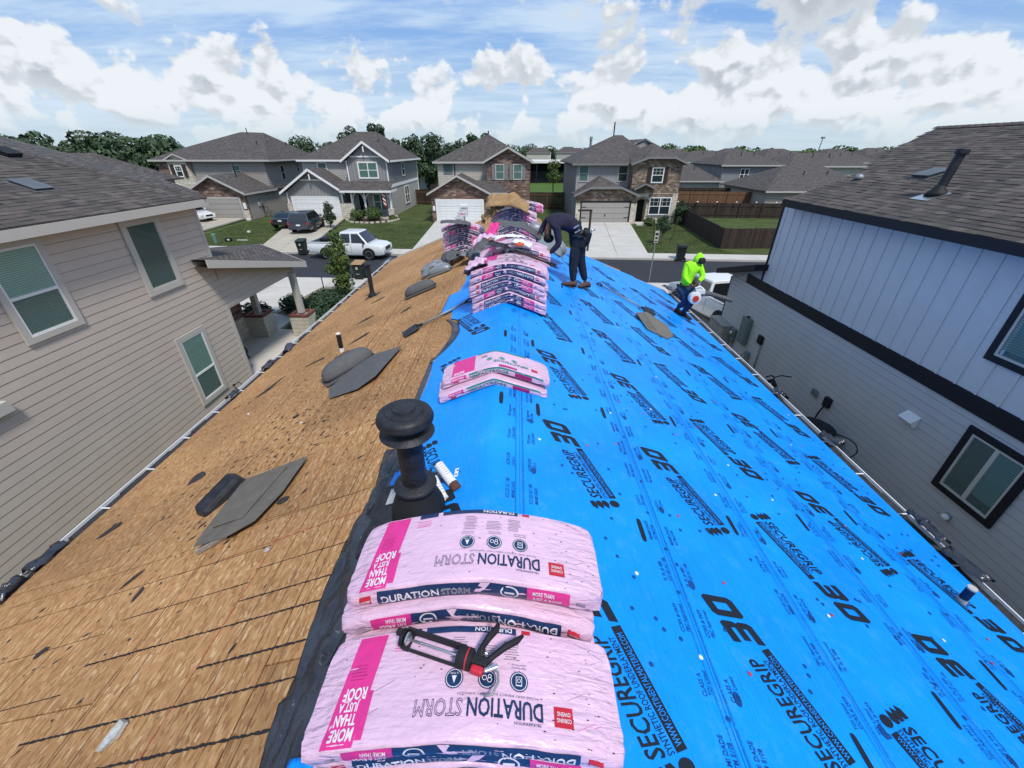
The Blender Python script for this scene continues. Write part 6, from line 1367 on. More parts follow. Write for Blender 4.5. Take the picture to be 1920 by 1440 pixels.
# ------------------------------------------------------------------ wrapped shingle bundles over the ridge
PM = ['ink_navy', 'ink_magenta', 'ink_white', 'ink_red', 'ink_grey', 'pink_film', 'ink_magenta_deep', 'ink_teal', 'ink_black']
NV, MG, WH, RD, GY, PK, MD, TL, BK = range(9)
class Bundle:
    def __init__(s, L=1.0, D=.335, T=.086, m=.37, r=.10, seed=1, wr=.004):
        s.L, s.D, s.T, s.m, s.r, s.seed, s.wr = L, D, T, m, r, seed, wr
    def zc(s, x): return -s.m * (math.sqrt(x * x + s.r * s.r) - s.r)
    def ew(s, x): return min(1, max(0, (abs(x) / (s.L / 2) - .72) / .28))
    def th(s, x): return s.T * (1 - .13 * s.ew(x) ** 2)
    def top(s, x, y, h=0):
        e = s.ew(x); n = mnoise.noise(V(x * 5, y * 9, s.seed)) * s.wr + mnoise.noise(V(x * 14 + y * 9, y * 26 - x * 8, s.seed + 5)) * s.wr * (.45 + 1.9 * e)
        c = .004 * (max(0, 1 - y / .014) + max(0, 1 - (s.D - y) / .014))
        return V(x, y, s.zc(x) + s.th(x) + n - c + h)
    def front(s, x, v, h=0):
        e = s.ew(x); b = .007 * math.sin(math.pi * v) + mnoise.noise(V(x * 10 + v * 3, v * 2.2 - x * 4, s.seed + 9)) * s.wr * (1 + 2 * e)
        return V(x, -b - h, s.zc(x) + v * (s.th(x) - .010) + .0)
    def body(s, n=44):
        b = MB(); st = []
        for i in range(n + 1):
            x = -s.L / 2 + s.L * i / n; rg = [s.front(x, v) for v in (0, .25, .5, .75, 1)]
            rg += [s.top(x, s.D * y) for y in (.012, .04, .12, .22, .34, .46, .58, .7, .82, .93, .988)]
            rg += [V(x, s.D + .004 * math.sin(math.pi * v), s.zc(x) + v * (s.th(x) - .01)) for v in (1, .5, 0)]
            rg += [V(x, s.D * .6, s.zc(x)), V(x, s.D * .3, s.zc(x))]
            if i in (0, n):
                c = sum(rg, V(0, 0, 0)) / len(rg); rg = [c + (p - c) * .96 + V((-1 if i == 0 else 1) * .004, 0, .003 * ((k_ * 7) % 3 - 1)) for k_, p in enumerate(rg)]
            st.append(rg)
        k_ = len(st[0]); vs = [p for rg in st for p in rg]
        fs = [(i * k_ + j, (i + 1) * k_ + j, (i + 1) * k_ + (j + 1) % k_, i * k_ + (j + 1) % k_) for i in range(n) for j in range(k_)]
        # gathered film at both ends: a pinched lip
        for i, sgn in ((0, -1), (n, 1)):
            base = len(vs); rg = st[i]; c = sum(rg, V(0, 0, 0)) / k_
            vs += [c + (p - c) * .80 + V(sgn * (.012 + .006 * mnoise.noise(V(j * .9, s.seed, 1))), 0, -.002) for j, p in enumerate(rg)]
            fs += [(i * k_ + j, i * k_ + (j + 1) % k_, base + (j + 1) % k_, base + j) if sgn < 0 else (i * k_ + j, base + j, base + (j + 1) % k_, i * k_ + (j + 1) % k_) for j in range(k_)]
            fs.append(tuple(range(base, base + k_)) if sgn < 0 else tuple(reversed(range(base, base + k_))))
        b.add(vs, fs); b.m = [0] * (len(fs)); return b
    # printing
    def rect(s, b, f, x0, x1, y0, y1, mi, h=.0016, sh=0):
        n = max(2, int(abs(x1 - x0) / .02)); k_ = 3 if f == 'front' else max(2, int(abs(y1 - y0) / .02)); F = s.front if f == 'front' else s.top
        vs = [F(x0 + (x1 - x0) * i / n + sh * (j / k_), y0 + (y1 - y0) * j / k_, h) for i in range(n + 1) for j in range(k_ + 1)]
        b.add(vs, [(i * (k_ + 1) + j, (i + 1) * (k_ + 1) + j, (i + 1) * (k_ + 1) + j + 1, i * (k_ + 1) + j + 1) for i in range(n) for j in range(k_)], mi)
    def poly(s, b, f, pts, mi, h=.0022):
        F = s.front if f == 'front' else s.top
        b.add([F(x, y, h) for x, y in pts], [tuple(range(len(pts)))], mi)
    def disc(s, b, f, x, y, r, mi, h=.002, ys=1, n=18):
        F = s.front if f == 'front' else s.top; c = F(x, y, h)
        vs = [c] + [F(x + r * math.cos(t * math.tau / n), y + ys * r * math.sin(t * math.tau / n), h) for t in range(n)]
        b.add(vs, [(0, 1 + t, 1 + (t + 1) % n) for t in range(n)], mi)
    def ring(s, b, f, x, y, r, w, mi, h=.0026, ys=1, n=20):
        F = s.front if f == 'front' else s.top
        vs = [F(x + q * math.cos(t * math.tau / n), y + ys * q * math.sin(t * math.tau / n), h) for t in range(n) for q in (r, r - w)]
        b.add(vs, [(2 * t, 2 * ((t + 1) % n), 2 * ((t + 1) % n) + 1, 2 * t + 1) for t in range(n)], mi)
    def text(s, b, f, txt, x, y, size, mi, rot=False, bold=.012, wid=None, fill=True, h=.003, vs_=1., shear=0., wire=.012):
        vs, fs, w = text2d(txt, bold if fill else 0, fill, wire=wire); xs = (wid / (w * size)) if wid else 1.
        F = s.front if f == 'front' else s.top; out = []
        for u, v in vs:
            X = (u + shear * v) * size * xs; Y = v * size * vs_
            out.append(F(x + w * size * xs - X, y + size * vs_ - Y, h) if rot else F(x + X, y + Y, h))
        b.add(out, fs, mi)
    def decorate_front(s, b, flip=False, kind='storm'):
        T_ = s.T; sg = -1 if flip else 1
        def RR(x0, x1, y0, y1, mi, h=.0016): s.rect(b, 'front', *sorted((sg * x0, sg * x1)), y0, y1, mi, h)
        def TX(t, x0, x1, y, hh, mi, fill=True):
            a, c = sorted((sg * x0, sg * x1)); s.text(b, 'front', t, a, y, hh, mi, flip, .02, c - a, fill, .0032)
        if kind == 'storm':
            RR(-.36, .20, .05, .97, NV); RR(.20, .36, .05, .97, MG, .0018)
            TX('DURATION', -.345, -.125, .22, .52, WH); TX('STORM', -.115, -.01, .26, .46, WH, False)
            pts = [(.03, .97), (.065, .97), (.045, .62), (.07, .62), (.01, .02), (.028, .45), (.005, .45)]
            s.poly(b, 'front', [(sg * x, y) for x, y in pts][::sg], PK, .0028)
            s.disc(b, 'front', sg * .135, .5, .034, WH, .0024, .42 / .034); s.disc(b, 'front', sg * .135, .5, .028, NV, .003, .34 / .028); s.rect(b, 'front', sg * .135 - .018, sg * .135 + .018, .44, .58, WH, .0036)
            TX('MORE THAN', .22, .30, .56, .26, WH); TX('JUST A ROOF', .22, .33, .2, .24, WH)
            RR(-.43, -.385, .25, .85, RD); TX('OWENS CORNING', -.426, -.389, .5, .14, WH)
            RR(.385, .42, .3, .5, GY); RR(.385, .41, .6, .64, GY)
        else:
            RR(-.25, .45, .74, .97, TL); RR(-.42, -.28, .5, 1, MG); TX('IMPACTRIDGE', -.22, .12, .18, .48, TL)
            RR(-.40, -.35, .1, .40, RD); TX('MORE THAN', -.41, -.30, .68, .2, WH); RR(.18, .34, .05, .72, MD); RR(-.30, -.27, .4, .5, BK); RR(-.25, -.22, .4, .5, BK)
    def decorate_top(s, b, kind='storm', tall=1.):
        D = s.D
        if kind == 'storm':
            s.rect(b, 'top', -.43, -.325, .004, D * .97, MG, .0016, sh=.028)
            for t, y, hh, w in (('MORE', .018, .034, .078), ('THAN', .058, .030, .072), ('JUST A', .094, .026, .068), ('ROOF', .126, .034, .080)): s.text(b, 'top', t, -.412 + y * .08, y, hh, WH, True, .03, w)
            for i in range(5): s.rect(b, 'top', -.395, -.345, .185 + i * .011, .188 + i * .011, MD, .0024)
            # plain rounded shape where the mascot is printed
            s.rect(b, 'top', -.322, -.30, .02, .15, MG, .0014)
            s.text(b, 'top', 'DURATION', .015, .060, .050, NV, True, .02, .235); s.text(b, 'top', 'STORM', -.150, .060, .048, NV, True, wid=.150, fill=False, wire=.016)
            s.text(b, 'top', 'TRUDEFINITION', .16, .049, .008, NV, True, .0, .085); s.text(b, 'top', 'ALGAE AND IMPACT RESISTANT SHINGLES', -.02, .118, .007, GY, True, 0, .26)
            s.rect(b, 'top', .285, .345, .055, .110, RD); s.text(b, 'top', 'OWENS', .295, .085, .012, WH, True, .01, .042); s.text(b, 'top', 'CORNING', .293, .068, .012, WH, True, .01, .046)
            for i, x in enumerate((-.035, .072, .175)):
                s.disc(b, 'top', x, .165, .030, NV); s.ring(b, 'top', x, .165, .0265, .0022, WH)
                if i == 0: s.poly(b, 'top', [(x - .008, .172), (x + .008, .172), (x + .001, .150)], WH, .003); s.text(b, 'top', '25 YEAR', x - .014, .176, .006, WH, True, 0, .028)
                elif i == 1: s.ring(b, 'top', x - .009, .168, .008, .0022, WH, .003); s.ring(b, 'top', x + .008, .162, .008, .0022, WH, .003); s.ring(b, 'top', x + .008, .173, .006, .0022, WH, .003)
                else: s.rect(b, 'top', x - .010, x + .010, .152, .179, WH, .0028); s.rect(b, 'top', x - .008, x + .008, .155, .177, NV, .0034); s.ring(b, 'top', x, .167, .006, .0016, WH, .004)
                for q in range(2): s.text(b, 'top', ('Wind Warranty Limit', 'Impact Resistance', 'Algae Resistant')[i] if q == 0 else 'Limited Warranty', x - .025, .200 + .009 * q, .0065, GY, True, 0, .05)
            r3 = random.Random(s.seed)
            for (x0, x1, n_) in ((-.06, .00, 9), (.03, .10, 6), (.12, .18, 8)):
                for i in range(n_): s.rect(b, 'top', x0 + r3.uniform(0, .01), x1 - r3.uniform(0, .014), .228 + i * .0078, .2305 + i * .0078, GY, .0018)
            for i in range(4): s.rect(b, 'top', -.26, -.20, .262 + i * .009, .264 + i * .009, MG, .0018)
            s.rect(b, 'top', -.155, .165, D * .925, D * .995, NV); s.rect(b, 'top', -.255, -.175, D * .915, D * .995, NV); s.text(b, 'top', 'DURATION', .02, D * .935, .016, WH, True, .02, .13)
            s.rect(b, 'top', .185, .215, D * .94, D * .985, RD)
            # crease lines and scuffs in the film
            for i in range(26):
                x = r3.choice((-1, 1)) * r3.uniform(.30, .47); y = r3.uniform(.01, D - .05); l = r3.uniform(.03, .1)
                s.poly(b, 'top', [(x, y), (x + l * .8, y + l * .35), (x + l * .8, y + l * .35 + .0012), (x, y + .0012)], BK if i % 7 == 0 else MG if i % 9 == 0 else GY, .0016) if i % 3 == 0 and abs(x + l) < .48 else None
            for i in range(60):
                x, y = (r3.uniform(-.45, .45), r3.uniform(.02, D - .03)) if i % 2 else (min(.46, r3.gauss(.36, .07)), min(D - .02, max(.01, r3.gauss(D * .45, .09)))); a = r3.uniform(.0008, .0036); s.poly(b, 'top', [(x, y), (x + a * 2.5, y + a * .4), (x + a * 2, y + a), (x + a * .3, y + a * 1.2)], BK, .0018)
        else:
            s.rect(b, 'top', -.42, -.20, D * .97, D * .06, MG, .0016); s.text(b, 'top', 'NOW', -.40, .03, .045, WH, True, .03, .1); s.text(b, 'top', 'IMPACTRIDGE', -.02, .075, .045, TL, True, .02, .33)
            for x in (-.06, .06, .18): s.disc(b, 'top', x, .165, .028, TL); s.ring(b, 'top', x, .165, .02, .003, WH)
            s.rect(b, 'top', -.18, .30, D * .9, D * .99, TL); s.rect(b, 'top', .34, .40, .06, .115, RD); s.rect(b, 'top', .03, .20, .0, .03, MD)
            for i in range(4): s.rect(b, 'top', -.14, -.08, .22 + i * .01, .223 + i * .01, BK, .0018)
_bm = {}
def bundle(label, x, y, z, kind='storm', shape=1, flip=False, top=False, rz=0., rx=0., ry=0., seed=1, group='pink-wrapped shingle bundles stacked over the ridge', L=1.0, D=.335, T=.086):
    m_, r_ = ((.385, .02), (.375, .07), (.355, .14), (.34, .22), (.12, .3))[shape]
    key = (kind, shape, flip, top, seed % 3, L, D, T)
    if key not in _bm:
        B_ = Bundle(L, D, T, m_, r_, seed % 3 + shape, .004 + .001 * (seed % 3))
        me = B_.body(48 if top else 30).mesh('wrapper', ['pink_film']); me.polygons.foreach_set('use_smooth', [True] * len(me.polygons)); me.set_sharp_from_angle(angle=R(42))
        p = MB(); B_.decorate_front(p, flip, kind)
        if top: B_.decorate_top(p, kind)
        pm = p.mesh('print', PM); _bm[key] = (me, pm)
    me, pm = _bm[key]
    t = thing('shingle_bundle', label, 'shingle bundle', (x, y, z), group=group, rot=(rx, ry, rz))
    link('wrapper', me, t); link('print', pm, t)
    return t
ords = ['bottom', 'second from the bottom', 'third from the bottom', 'fourth from the bottom', 'fifth from the bottom', 'sixth from the bottom', 'seventh from the bottom']
def pile(where, x, y, z, n, T=.086, top_kind='storm', flips=None, seed=1, offs=None, L=1.0, D=.335, cover=True, topprint=True):
    r3 = random.Random(seed); out = []
    for i in range(n):
        o = offs[i] if offs and i < len(offs) else (r3.uniform(-.02, .02), r3.uniform(-.012, .012), r3.uniform(-.012, .012))
        sh = 0 if i < 2 else (1 if i < n - 2 else (2 if i < n - 1 or n < 5 else 3))
        last = i == n - 1
        lab = ('top' if last else ords[i]) + ' bundle of ' + where
        out.append(bundle(lab, x + o[0], y + o[1], z + i * T * 1.03, top_kind if last else 'storm', sh, (flips[i] if flips else r3.random() < .4), last and topprint, o[2], seed=seed + i, L=L, D=D, T=T))
    return out
ZB = ZR + .012
pile('the front pile under the caulking gun', -.16, .505, ZB, 5, .079, flips=[0, 1, 0, 0, 1], seed=3, L=.975, offs=[(0, .01, 0), (.02, -.01, .01), (-.02, 0, 0), (.01, .01, -.01), (0, 0, 0)])
pile('the second pile before the mushroom vent', -.155, .925, ZB, 6, .088, flips=[0, 0, 1, 0, 1, 0], seed=10, L=.95, offs=[(0, -.03, 0), (.01, -.02, 0), (.0, -.06, .01), (-.03, -.07, .015), (-.03, -.045, -.02), (.0, 0, .0)])
a_ = bundle('lower of the two ridge-cap bundles with green bands, alone on the blue sheet', -.21, 3.28, ZB, 'ridge', 0, False, False, .10, seed=4, group=None, D=.34, T=.075)
b_ = bundle('upper of the two ridge-cap bundles with green bands, alone on the blue sheet', -.19, 3.36, ZB + .08, 'ridge', 1, False, True, .04, seed=5, group=None, D=.34, T=.075)
pile('the tall pile halfway up the ridge', -.12, 5.62, ZB, 7, .078, flips=[0, 0, 1, 0, 0, 1, 1], seed=20, L=1.04, topprint=True)
pile('the pile right behind the tall one', -.10, 6.02, ZB, 7, .074, 'ridge', seed=30, L=1.0)
pile('the pile under the flat shovel', -.06, 6.48, ZB, 7, .083, seed=40, L=1.08, offs=[None] and [(0, 0, 0), (.02, .01, .02), (-.02, 0, 0), (.02, 0, -.02), (0, .02, .02), (.03, .0, -.03), (.04, .02, .04)])
pile('the torn-open pile by the worker', -.03, 7.0, ZB, 7, .080, seed=50, L=1.02)
pile('the far pile under brown paper', -.08, 10.3, ZB, 7, .098, flips=[0, 1, 0, 0, 1, 0, 0], seed=60, L=1.06)
for i, (dx, dz, ry) in enumerate(((.26, .0, .34), (.24, .09, .32))):
    bundle(('lower' if i == 0 else 'upper') + ' tilted bundle leaning at the right of the far pile', .20 + dx * .2, 10.75, ZB + .62 + dz, 'storm', 4, False, True, 0, 0, ry * .4, seed=70 + i, L=.75)
pile('the left pile with white boxes', -1.33, 10.6, zl(-1.33) - .02, 8, .098, flips=[0, 1, 0, 1, 0, 0, 1, 0], seed=80, L=1.02)
# ------------------------------------------------------------------ things on the piles
def gun():
    t = thing('caulking_gun', 'black caulking gun with red trim lying on the nearest pink bundle', 'caulking gun', (-.26, .735, 5.266), R(-16)); t.scale = (.93, .93, .93)
    s = MB(); s.tube([(-.13, 0, .0), (-.13, .0, .0001)], .03, n=18)
    q = MB()      # half open cradle
    n_ = 10
    q.box((-.01, .030, .0), (.23, .010, .030)); q.box((-.01, -.031, -.004), (.23, .006, .016)); q.box((-.11, 0, -.022), (.02, .06, .008)); q.build('cradle', 'black_rubber', t)
    q = MB(); q.lathe((-.135, 0, 0), [(.010, 0), (.031, 0), (.031, .012), (.012, .012)], n=20, rot=Matrix.Rotation(R(90), 3, 'Y')); q.box((-.14, 0, .03), (.02, .02, .02)); q.build('front_ring', 'black_rubber', t)
    q = MB(); q.lathe((-.115, .0, 0), [(.004, 0), (.024, 0), (.024, .006), (.014, .012), (.006, .014)], n=20, rot=Matrix.Rotation(R(90), 3, 'Y')); q.build('plunger', 'steel', t, smooth='auto')
    q = MB(); q.tube([(-.10, 0, 0), (.20, 0, 0)], .0045, n=8); q.build('rod', 'steel', t, smooth=True)
    q = MB(); q.tube([(.20, 0, 0), (.235, -.01, 0), (.245, -.035, -.004), (.236, -.075, -.01), (.21, -.085, -.012)], .0045, n=8); q.build('rod_hook', 'metal_grey', t, smooth=True)
    q = MB(); q.tube([(.085, 0, 0), (.10, 0, 0), (.135, 0, 0), (.14, 0, 0)], [.033, .036, .036, .03], n=20); q.build('barrel_collar', 'black_rubber', t, smooth='auto')
    q = MB(); q.tube([(.119, 0, 0), (.124, 0, 0)], .0368, n=20); q.build('collar_ring', 'ink_red', t)
    q = MB(); q.box((.165, 0, 0), (.06, .03, .04)); q.box((.16, .02, 0), (.03, .05, .028)); q.build('grip_housing', 'black_rubber', t, bevel=.006)
    q = MB(); q.tube([(.165, .01, 0), (.158, .05, .003), (.168, .085, .004), (.185, .12, .004), (.186, .145, .0)], [.017, .011, .013, .013, .007], n=10); q.build('handle', 'black_rubber', t, smooth=True)
    q = MB(); q.tube([(.185, -.0, .004), (.205, .03, .006), (.235, .07, .006), (.27, .105, .004), (.285, .13, 0)], [.012, .010, .012, .012, .006], n=10); q.build('trigger', 'black_rubber', t, smooth=True)
    q = MB(); q.tube([(.18 + .006 * math.cos(i), .018 + .004 * i * .25, .016 + .006 * math.sin(i)) for i in range(18)], .0016, n=5); q.build('spring', 'steel', t)
    q = MB(); q.box((.165, -.028, .004), (.045, .026, .03)); q.build('release_lever', 'ink_red', t, bevel=.008)
    q = MB(); q.box((.21, -.008, .006), (.05, .014, .012), 0, Matrix.Rotation(R(35), 3, 'Z')); q.build('thumb_plate', 'steel', t, bevel=.003)
gun()
def vent_stack():
    B0 = V(-.62, 1.88, zl(-.62) + .085); t = thing('mushroom_vent', 'black flue pipe with mushroom cap standing beside the ridge', 'roof vent', B0)
    q = MB(); q.box((-.15, .04, -.088), (.46, .56, .004), 0, Matrix.Rotation(-math.atan(SL), 3, 'Y')); q.build('flashing', 'black_vent', t)
    q = MB(); q.lathe((0, 0, 0), [(.18, -.10), (.165, .02), (.14, .09), (.11, .15), (.095, .19)], n=32); q.build('flashing_cone', 'black_rubber', t, smooth=True)
    q = MB(); q.lathe((0, 0, 0), [(.082, .185), (.128, .178), (.132, .190), (.128, .200), (.088, .222), (.080, .224)], n=32); q.build('storm_collar', 'black_vent', t, smooth='auto')
    q = MB(); q.tube([(0, 0, .19), (0, 0, .64)], .076, n=32); q.build('pipe', 'black_vent', t, smooth='auto')
    q = MB(); q.lathe((0, 0, 0), [(.078, .600), (.150, .582), (.156, .588), (.150, .596), (.092, .622), (.088, .63)], n=36); q.build('lower_flange', 'black_vent', t, smooth='auto')
    q = MB(); q.lathe((0, 0, 0), [(.092, .61), (.098, .64), (.098, .67), (.080, .68)], n=32); q.build('neck', 'black_vent', t, smooth='auto')
    for k_ in range(8):
        a = k_ * math.tau / 8 + .2; q = MB(); q.box((.1 * math.cos(a), .1 * math.sin(a), .647), (.006, .045, .012), 0, Matrix.Rotation(a, 3, 'Z')); q.build('vent_slot', 'debris_pale' if k_ % 3 == 0 else 'black_trim', t)
    q = MB(); q.lathe((0, 0, 0), [(.085, .672), (.148, .664), (.158, .674), (.160, .690), (.154, .700), (.154, .706), (.150, .716), (.134, .728), (.116, .735), (.108, .735), (.104, .742), (.074, .746), (.066, .746), (.062, .755), (.03, .758), (.002, .758)], n=40); q.build('mushroom_cap', 'black_vent', t, smooth='auto')
    q = MB(); q.box((-.215, .20, -.108), (.12, .15, .002), 0, Matrix.Rotation(-math.atan(SL), 3, 'Y')); q.build('sticker', 'debris_pale', t)
vent_stack()
t = thing('sealant_tube', 'white sealant cartridge with a brown plug lying right of the black flue', 'sealant tube', (-.455, 2.10, 4.745), rot=(0, R(10), R(-52)))
q = MB(); q.tube([(-.14, 0, 0), (.055, 0, 0)], .034, n=24); q.build('cartridge', 'white_plastic', t, smooth='auto')
q = MB(); q.tube([(.055, 0, 0), (.12, 0, 0)], [.035, .035], n=24); q.build('end_cap', 'boot_brown', t, smooth='auto')
q = MB(); [q.box((-.12 + .02 * i, 0, .0342), (.003, .022, .0012)) for i in range(6)]; q.build('label_text', 'ink_grey', t)
t = thing('sealant_tube', 'white nozzle-tipped sealant cartridge touching the black flue pipe', 'sealant tube', (-.50, 2.0, 4.722), rot=(0, R(12), R(-58)))
q = MB(); q.tube([(-.12, 0, 0), (.05, 0, 0)], .028, n=24); q.build('cartridge', 'white_plastic', t, smooth='auto')
q = MB(); q.tube([(.05, 0, 0), (.056, 0, 0), (.07, 0, 0), (.075, 0, 0)], [.0285, .030, .030, .014], n=20); q.build('collar', 'white_plastic', t, smooth='auto')
q = MB(); q.tube([(.074, 0, 0), (.15, 0, 0)], [.009, .003], n=12); q.build('nozzle', 'white_plastic', t, smooth='auto')
for i in range(4): q = MB(); q.tube([(-.05 + .025 * i, 0, 0), (-.044 + .025 * i, 0, 0)], .0287, n=24); q.build('printed_band', 'trim_grey', t)
m, nt, N, K, b = newmat('clear_film'); b.inputs['Base Color'].default_value = (.55, .6, .65, 1); b.inputs['Roughness'].default_value = .15; b.inputs['Alpha'].default_value = .28
t = thing('plastic_bag', 'crumpled clear plastic bag with a white label under the sealant tubes', 'plastic bag', (-.45, 2.08, 4.70))
q = MB(); vs = [(-.14 + .28 * i / 8, -.17 + .36 * j / 8, (-.14 + .28 * i / 8) * .25 + .015 * abs(mnoise.noise(V(i * .8, j * .8, 4)))) for j in range(9) for i in range(9)]; q.add(vs, [(j * 9 + i, j * 9 + i + 1, (j + 1) * 9 + i + 1, (j + 1) * 9 + i) for j in range(8) for i in range(8)]); q.build('bag', 'clear_film', t)
q = MB(); q.box((.05, .10, .032), (.06, .085, .001), 0, Matrix.Rotation(R(-14), 3, 'Y')); q.build('bag_label', 'paper', t)
q = MB(); [q.box((.05 + dx, .10 + dy, .034 + dx * .25), (.014, .010, .001)) for dx, dy in ((-.015, -.02), (.01, .0), (-.01, .02))]; q.build('bag_label_marks', 'ink_black', t)
# ---- old vents lying on the bare slope
def loaf(label, x, y, ang, L_, W_, H_, m='vent_grey', sheet=None, lift=0.):
    rt = Matrix.Rotation(-math.atan(SL), 3, 'Y') @ Matrix.Rotation(ang, 3, 'Z')
    t = thing('roof_vent', label, 'roof vent', (x, y, zl(x) + .012 + lift), rot=rt.to_euler())
    vs = []; nu, nv = 22, 8
    for j in range(nv + 1):
        for i in range(nu):
            a = i * math.tau / nu; e = j / nv * math.pi / 2; cx, cy = math.cos(a), math.sin(a)
            vs.append((L_ / 2 * math.copysign(abs(cx) ** .7, cx) * math.cos(e) ** .6, W_ / 2 * math.copysign(abs(cy) ** .8, cy) * math.cos(e) ** .6, .03 + H_ * math.sin(e) ** .9))
    fs = [(j * nu + i, j * nu + (i + 1) % nu, (j + 1) * nu + (i + 1) % nu, (j + 1) * nu + i) for j in range(nv) for i in range(nu)]
    fs.append(tuple(reversed(range(nu)))); MB().add(vs, fs).build('hood', m, t, smooth=True)
    q = MB(); q.box((0, .02, .014), (L_ * 1.02, W_ * 1.3, .006)); q.box((0, -W_ * .62, .03), (L_ * .98, .01, .035)); q.build('flange', m, t)
    return t
loaf('big grey loaf-shaped vent hood lying by its bent flashing sheet', -2.40, 5.20, R(38), .80, .36, .20)
loaf('small grey loaf-shaped vent hood far up the bare slope', -2.02, 8.45, R(8), .70, .30, .17)
def sheet(name, label, cat, pts, fold=None, m='vent_grey', lift=.02, th=.004, ribs=(), side=-1):
    c = V(sum(p[0] for p in pts) / len(pts), sum(p[1] for p in pts) / len(pts), 0); c.z = zl(c.x) + lift
    t = thing(name, label, cat, c)
    f = lambda x, y, h=0: (x - c.x, y - c.y, zl(x) + lift + h - c.z)
    hs = fold or [0] * len(pts)
    MB().prism([f(x, y, h) for (x, y), h in zip(pts, hs)], (0, 0, -th)).build('sheet', m, t)
    for (a, b_) in ribs:
        P_ = [V(*f(*a, .006)), V(*f(*b_, .006))]; MB().tube(P_, .006, n=6).build('rib', m, t)
    return t, f
t, f = sheet('flashing_sheet', 'bent grey flashing sheet beside the big loaf-shaped vent', 'flashing', [(-2.50, 4.66), (-2.36, 4.36), (-1.95, 4.30), (-1.75, 4.44), (-1.62, 5.27), (-2.02, 5.24), (-2.26, 5.10)], [.02, .0, .02, .05, .03, .07, .05], lift=.02, ribs=(((-1.92, 4.42), (-1.74, 5.18)), ((-1.99, 4.42), (-1.82, 5.18))))
t, f = sheet('flashing_sheet', 'flat square-cornered grey vent base turned over on the bare slope', 'flashing', [(-2.69, 3.00), (-2.61, 2.30), (-2.55, 2.13), (-2.27, 2.18), (-2.10, 2.28), (-2.02, 2.58), (-2.00, 3.04)], [.02, .05, .07, .04, .03, .02, .03], m='vent_flat', lift=.025, ribs=(((-2.15, 2.32), (-2.06, 2.98)), ((-2.20, 2.30), (-2.12, 2.98))))
MB().prism([f(-2.63, 2.92, .030), f(-2.52, 2.32, .055), f(-2.26, 2.36, .035), f(-2.17, 2.95, .035)], (0, 0, .012)).build('raised_panel', 'vent_flat', t, bevel=.004)
MB().prism([f(-2.52, 2.10, .045), f(-2.30, 2.20, .04), f(-2.34, 2.22, -.02), (f(-2.54, 2.12, -.02))], (0, .01, 0)).build('torn_edge', 'debris_pale', t)
t2 = thing('roof_vent', 'black box-shaped vent hood poking out beside the turned-over vent base', 'roof vent', (-2.84, 2.86, zl(-2.84) + .01), rot=(0, -math.atan(SL), R(62)))
q = MB(); q.add([(-.24, -.12, 0), (.24, -.12, 0), (.24, .12, 0), (-.24, .12, 0), (-.19, -.09, .11), (.19, -.09, .11), (.19, .07, .12), (-.19, .07, .12)], [(0, 3, 2, 1), (4, 5, 6, 7), (0, 1, 5, 4), (1, 2, 6, 5), (2, 3, 7, 6), (3, 0, 4, 7)]); q.build('hood', 'black_vent', t2, bevel=.03)
q = MB(); q.box((-.1, -.14, .01), (.3, .08, .005)); q.build('flange', 'debris_pale', t2)
def rpl(name, label, x, y, h, r_, m, tip=None, foot=None, boot=False, s=-1):
    t = thing(name, label, 'pipe', (x, y, zl(x)))
    MB().tube([(0, 0, -.02), (0, 0, h)], r_, n=20).build('pipe', m, t, smooth='auto')
    if tip: MB().lathe((0, 0, 0), [(r_ * .75, h - .01), (r_ * 1.02, h - .012), (r_ * 1.02, h + .004), (r_ * .75, h + .005)], n=20).build('pipe_rim', tip, t)
    if foot: MB().tube([(0, 0, -.02), (0, 0, .07)], [r_ * 1.15, r_ * 1.05], n=16).build('pipe_foot', foot, t)
    if boot:
        MB().lathe((0, 0, 0), [(.12, .01), (.085, .05), (.06, .10), (r_ + .002, .13)], n=18).build('boot', 'black_rubber', t, smooth=True)
        MB().box((0, 0, .008), (.36, .30, .005), 0, Matrix.Rotation((-1 if s < 0 else 1) * math.atan(SL), 3, 'Y')).build('flashing', 'black_vent', t)
    return t
rpl('vent_pipe', 'short black plastic pipe with white ends standing on the bare slope', -2.98, 6.30, .33, .038, 'black_rubber', 'pvc_white', 'pvc_white')
p_ = rpl('vent_pipe', 'tall black capped flue near the gutter, far up the bare slope', -3.72, 10.25, .78, .055, 'black_vent', None, None, True)
MB().lathe((0, 0, 0), [(.05, .76), (.085, .77), (.085, .81), (.03, .84)], n=18).build('pipe_cap', 'black_vent', p_)
rpl('vent_pipe', 'short navy pipe with a white rim near the right gutter', 4.0, 2.25, .21, .034, 'navy_pipe', 'trim_grey', 'debris_pale')
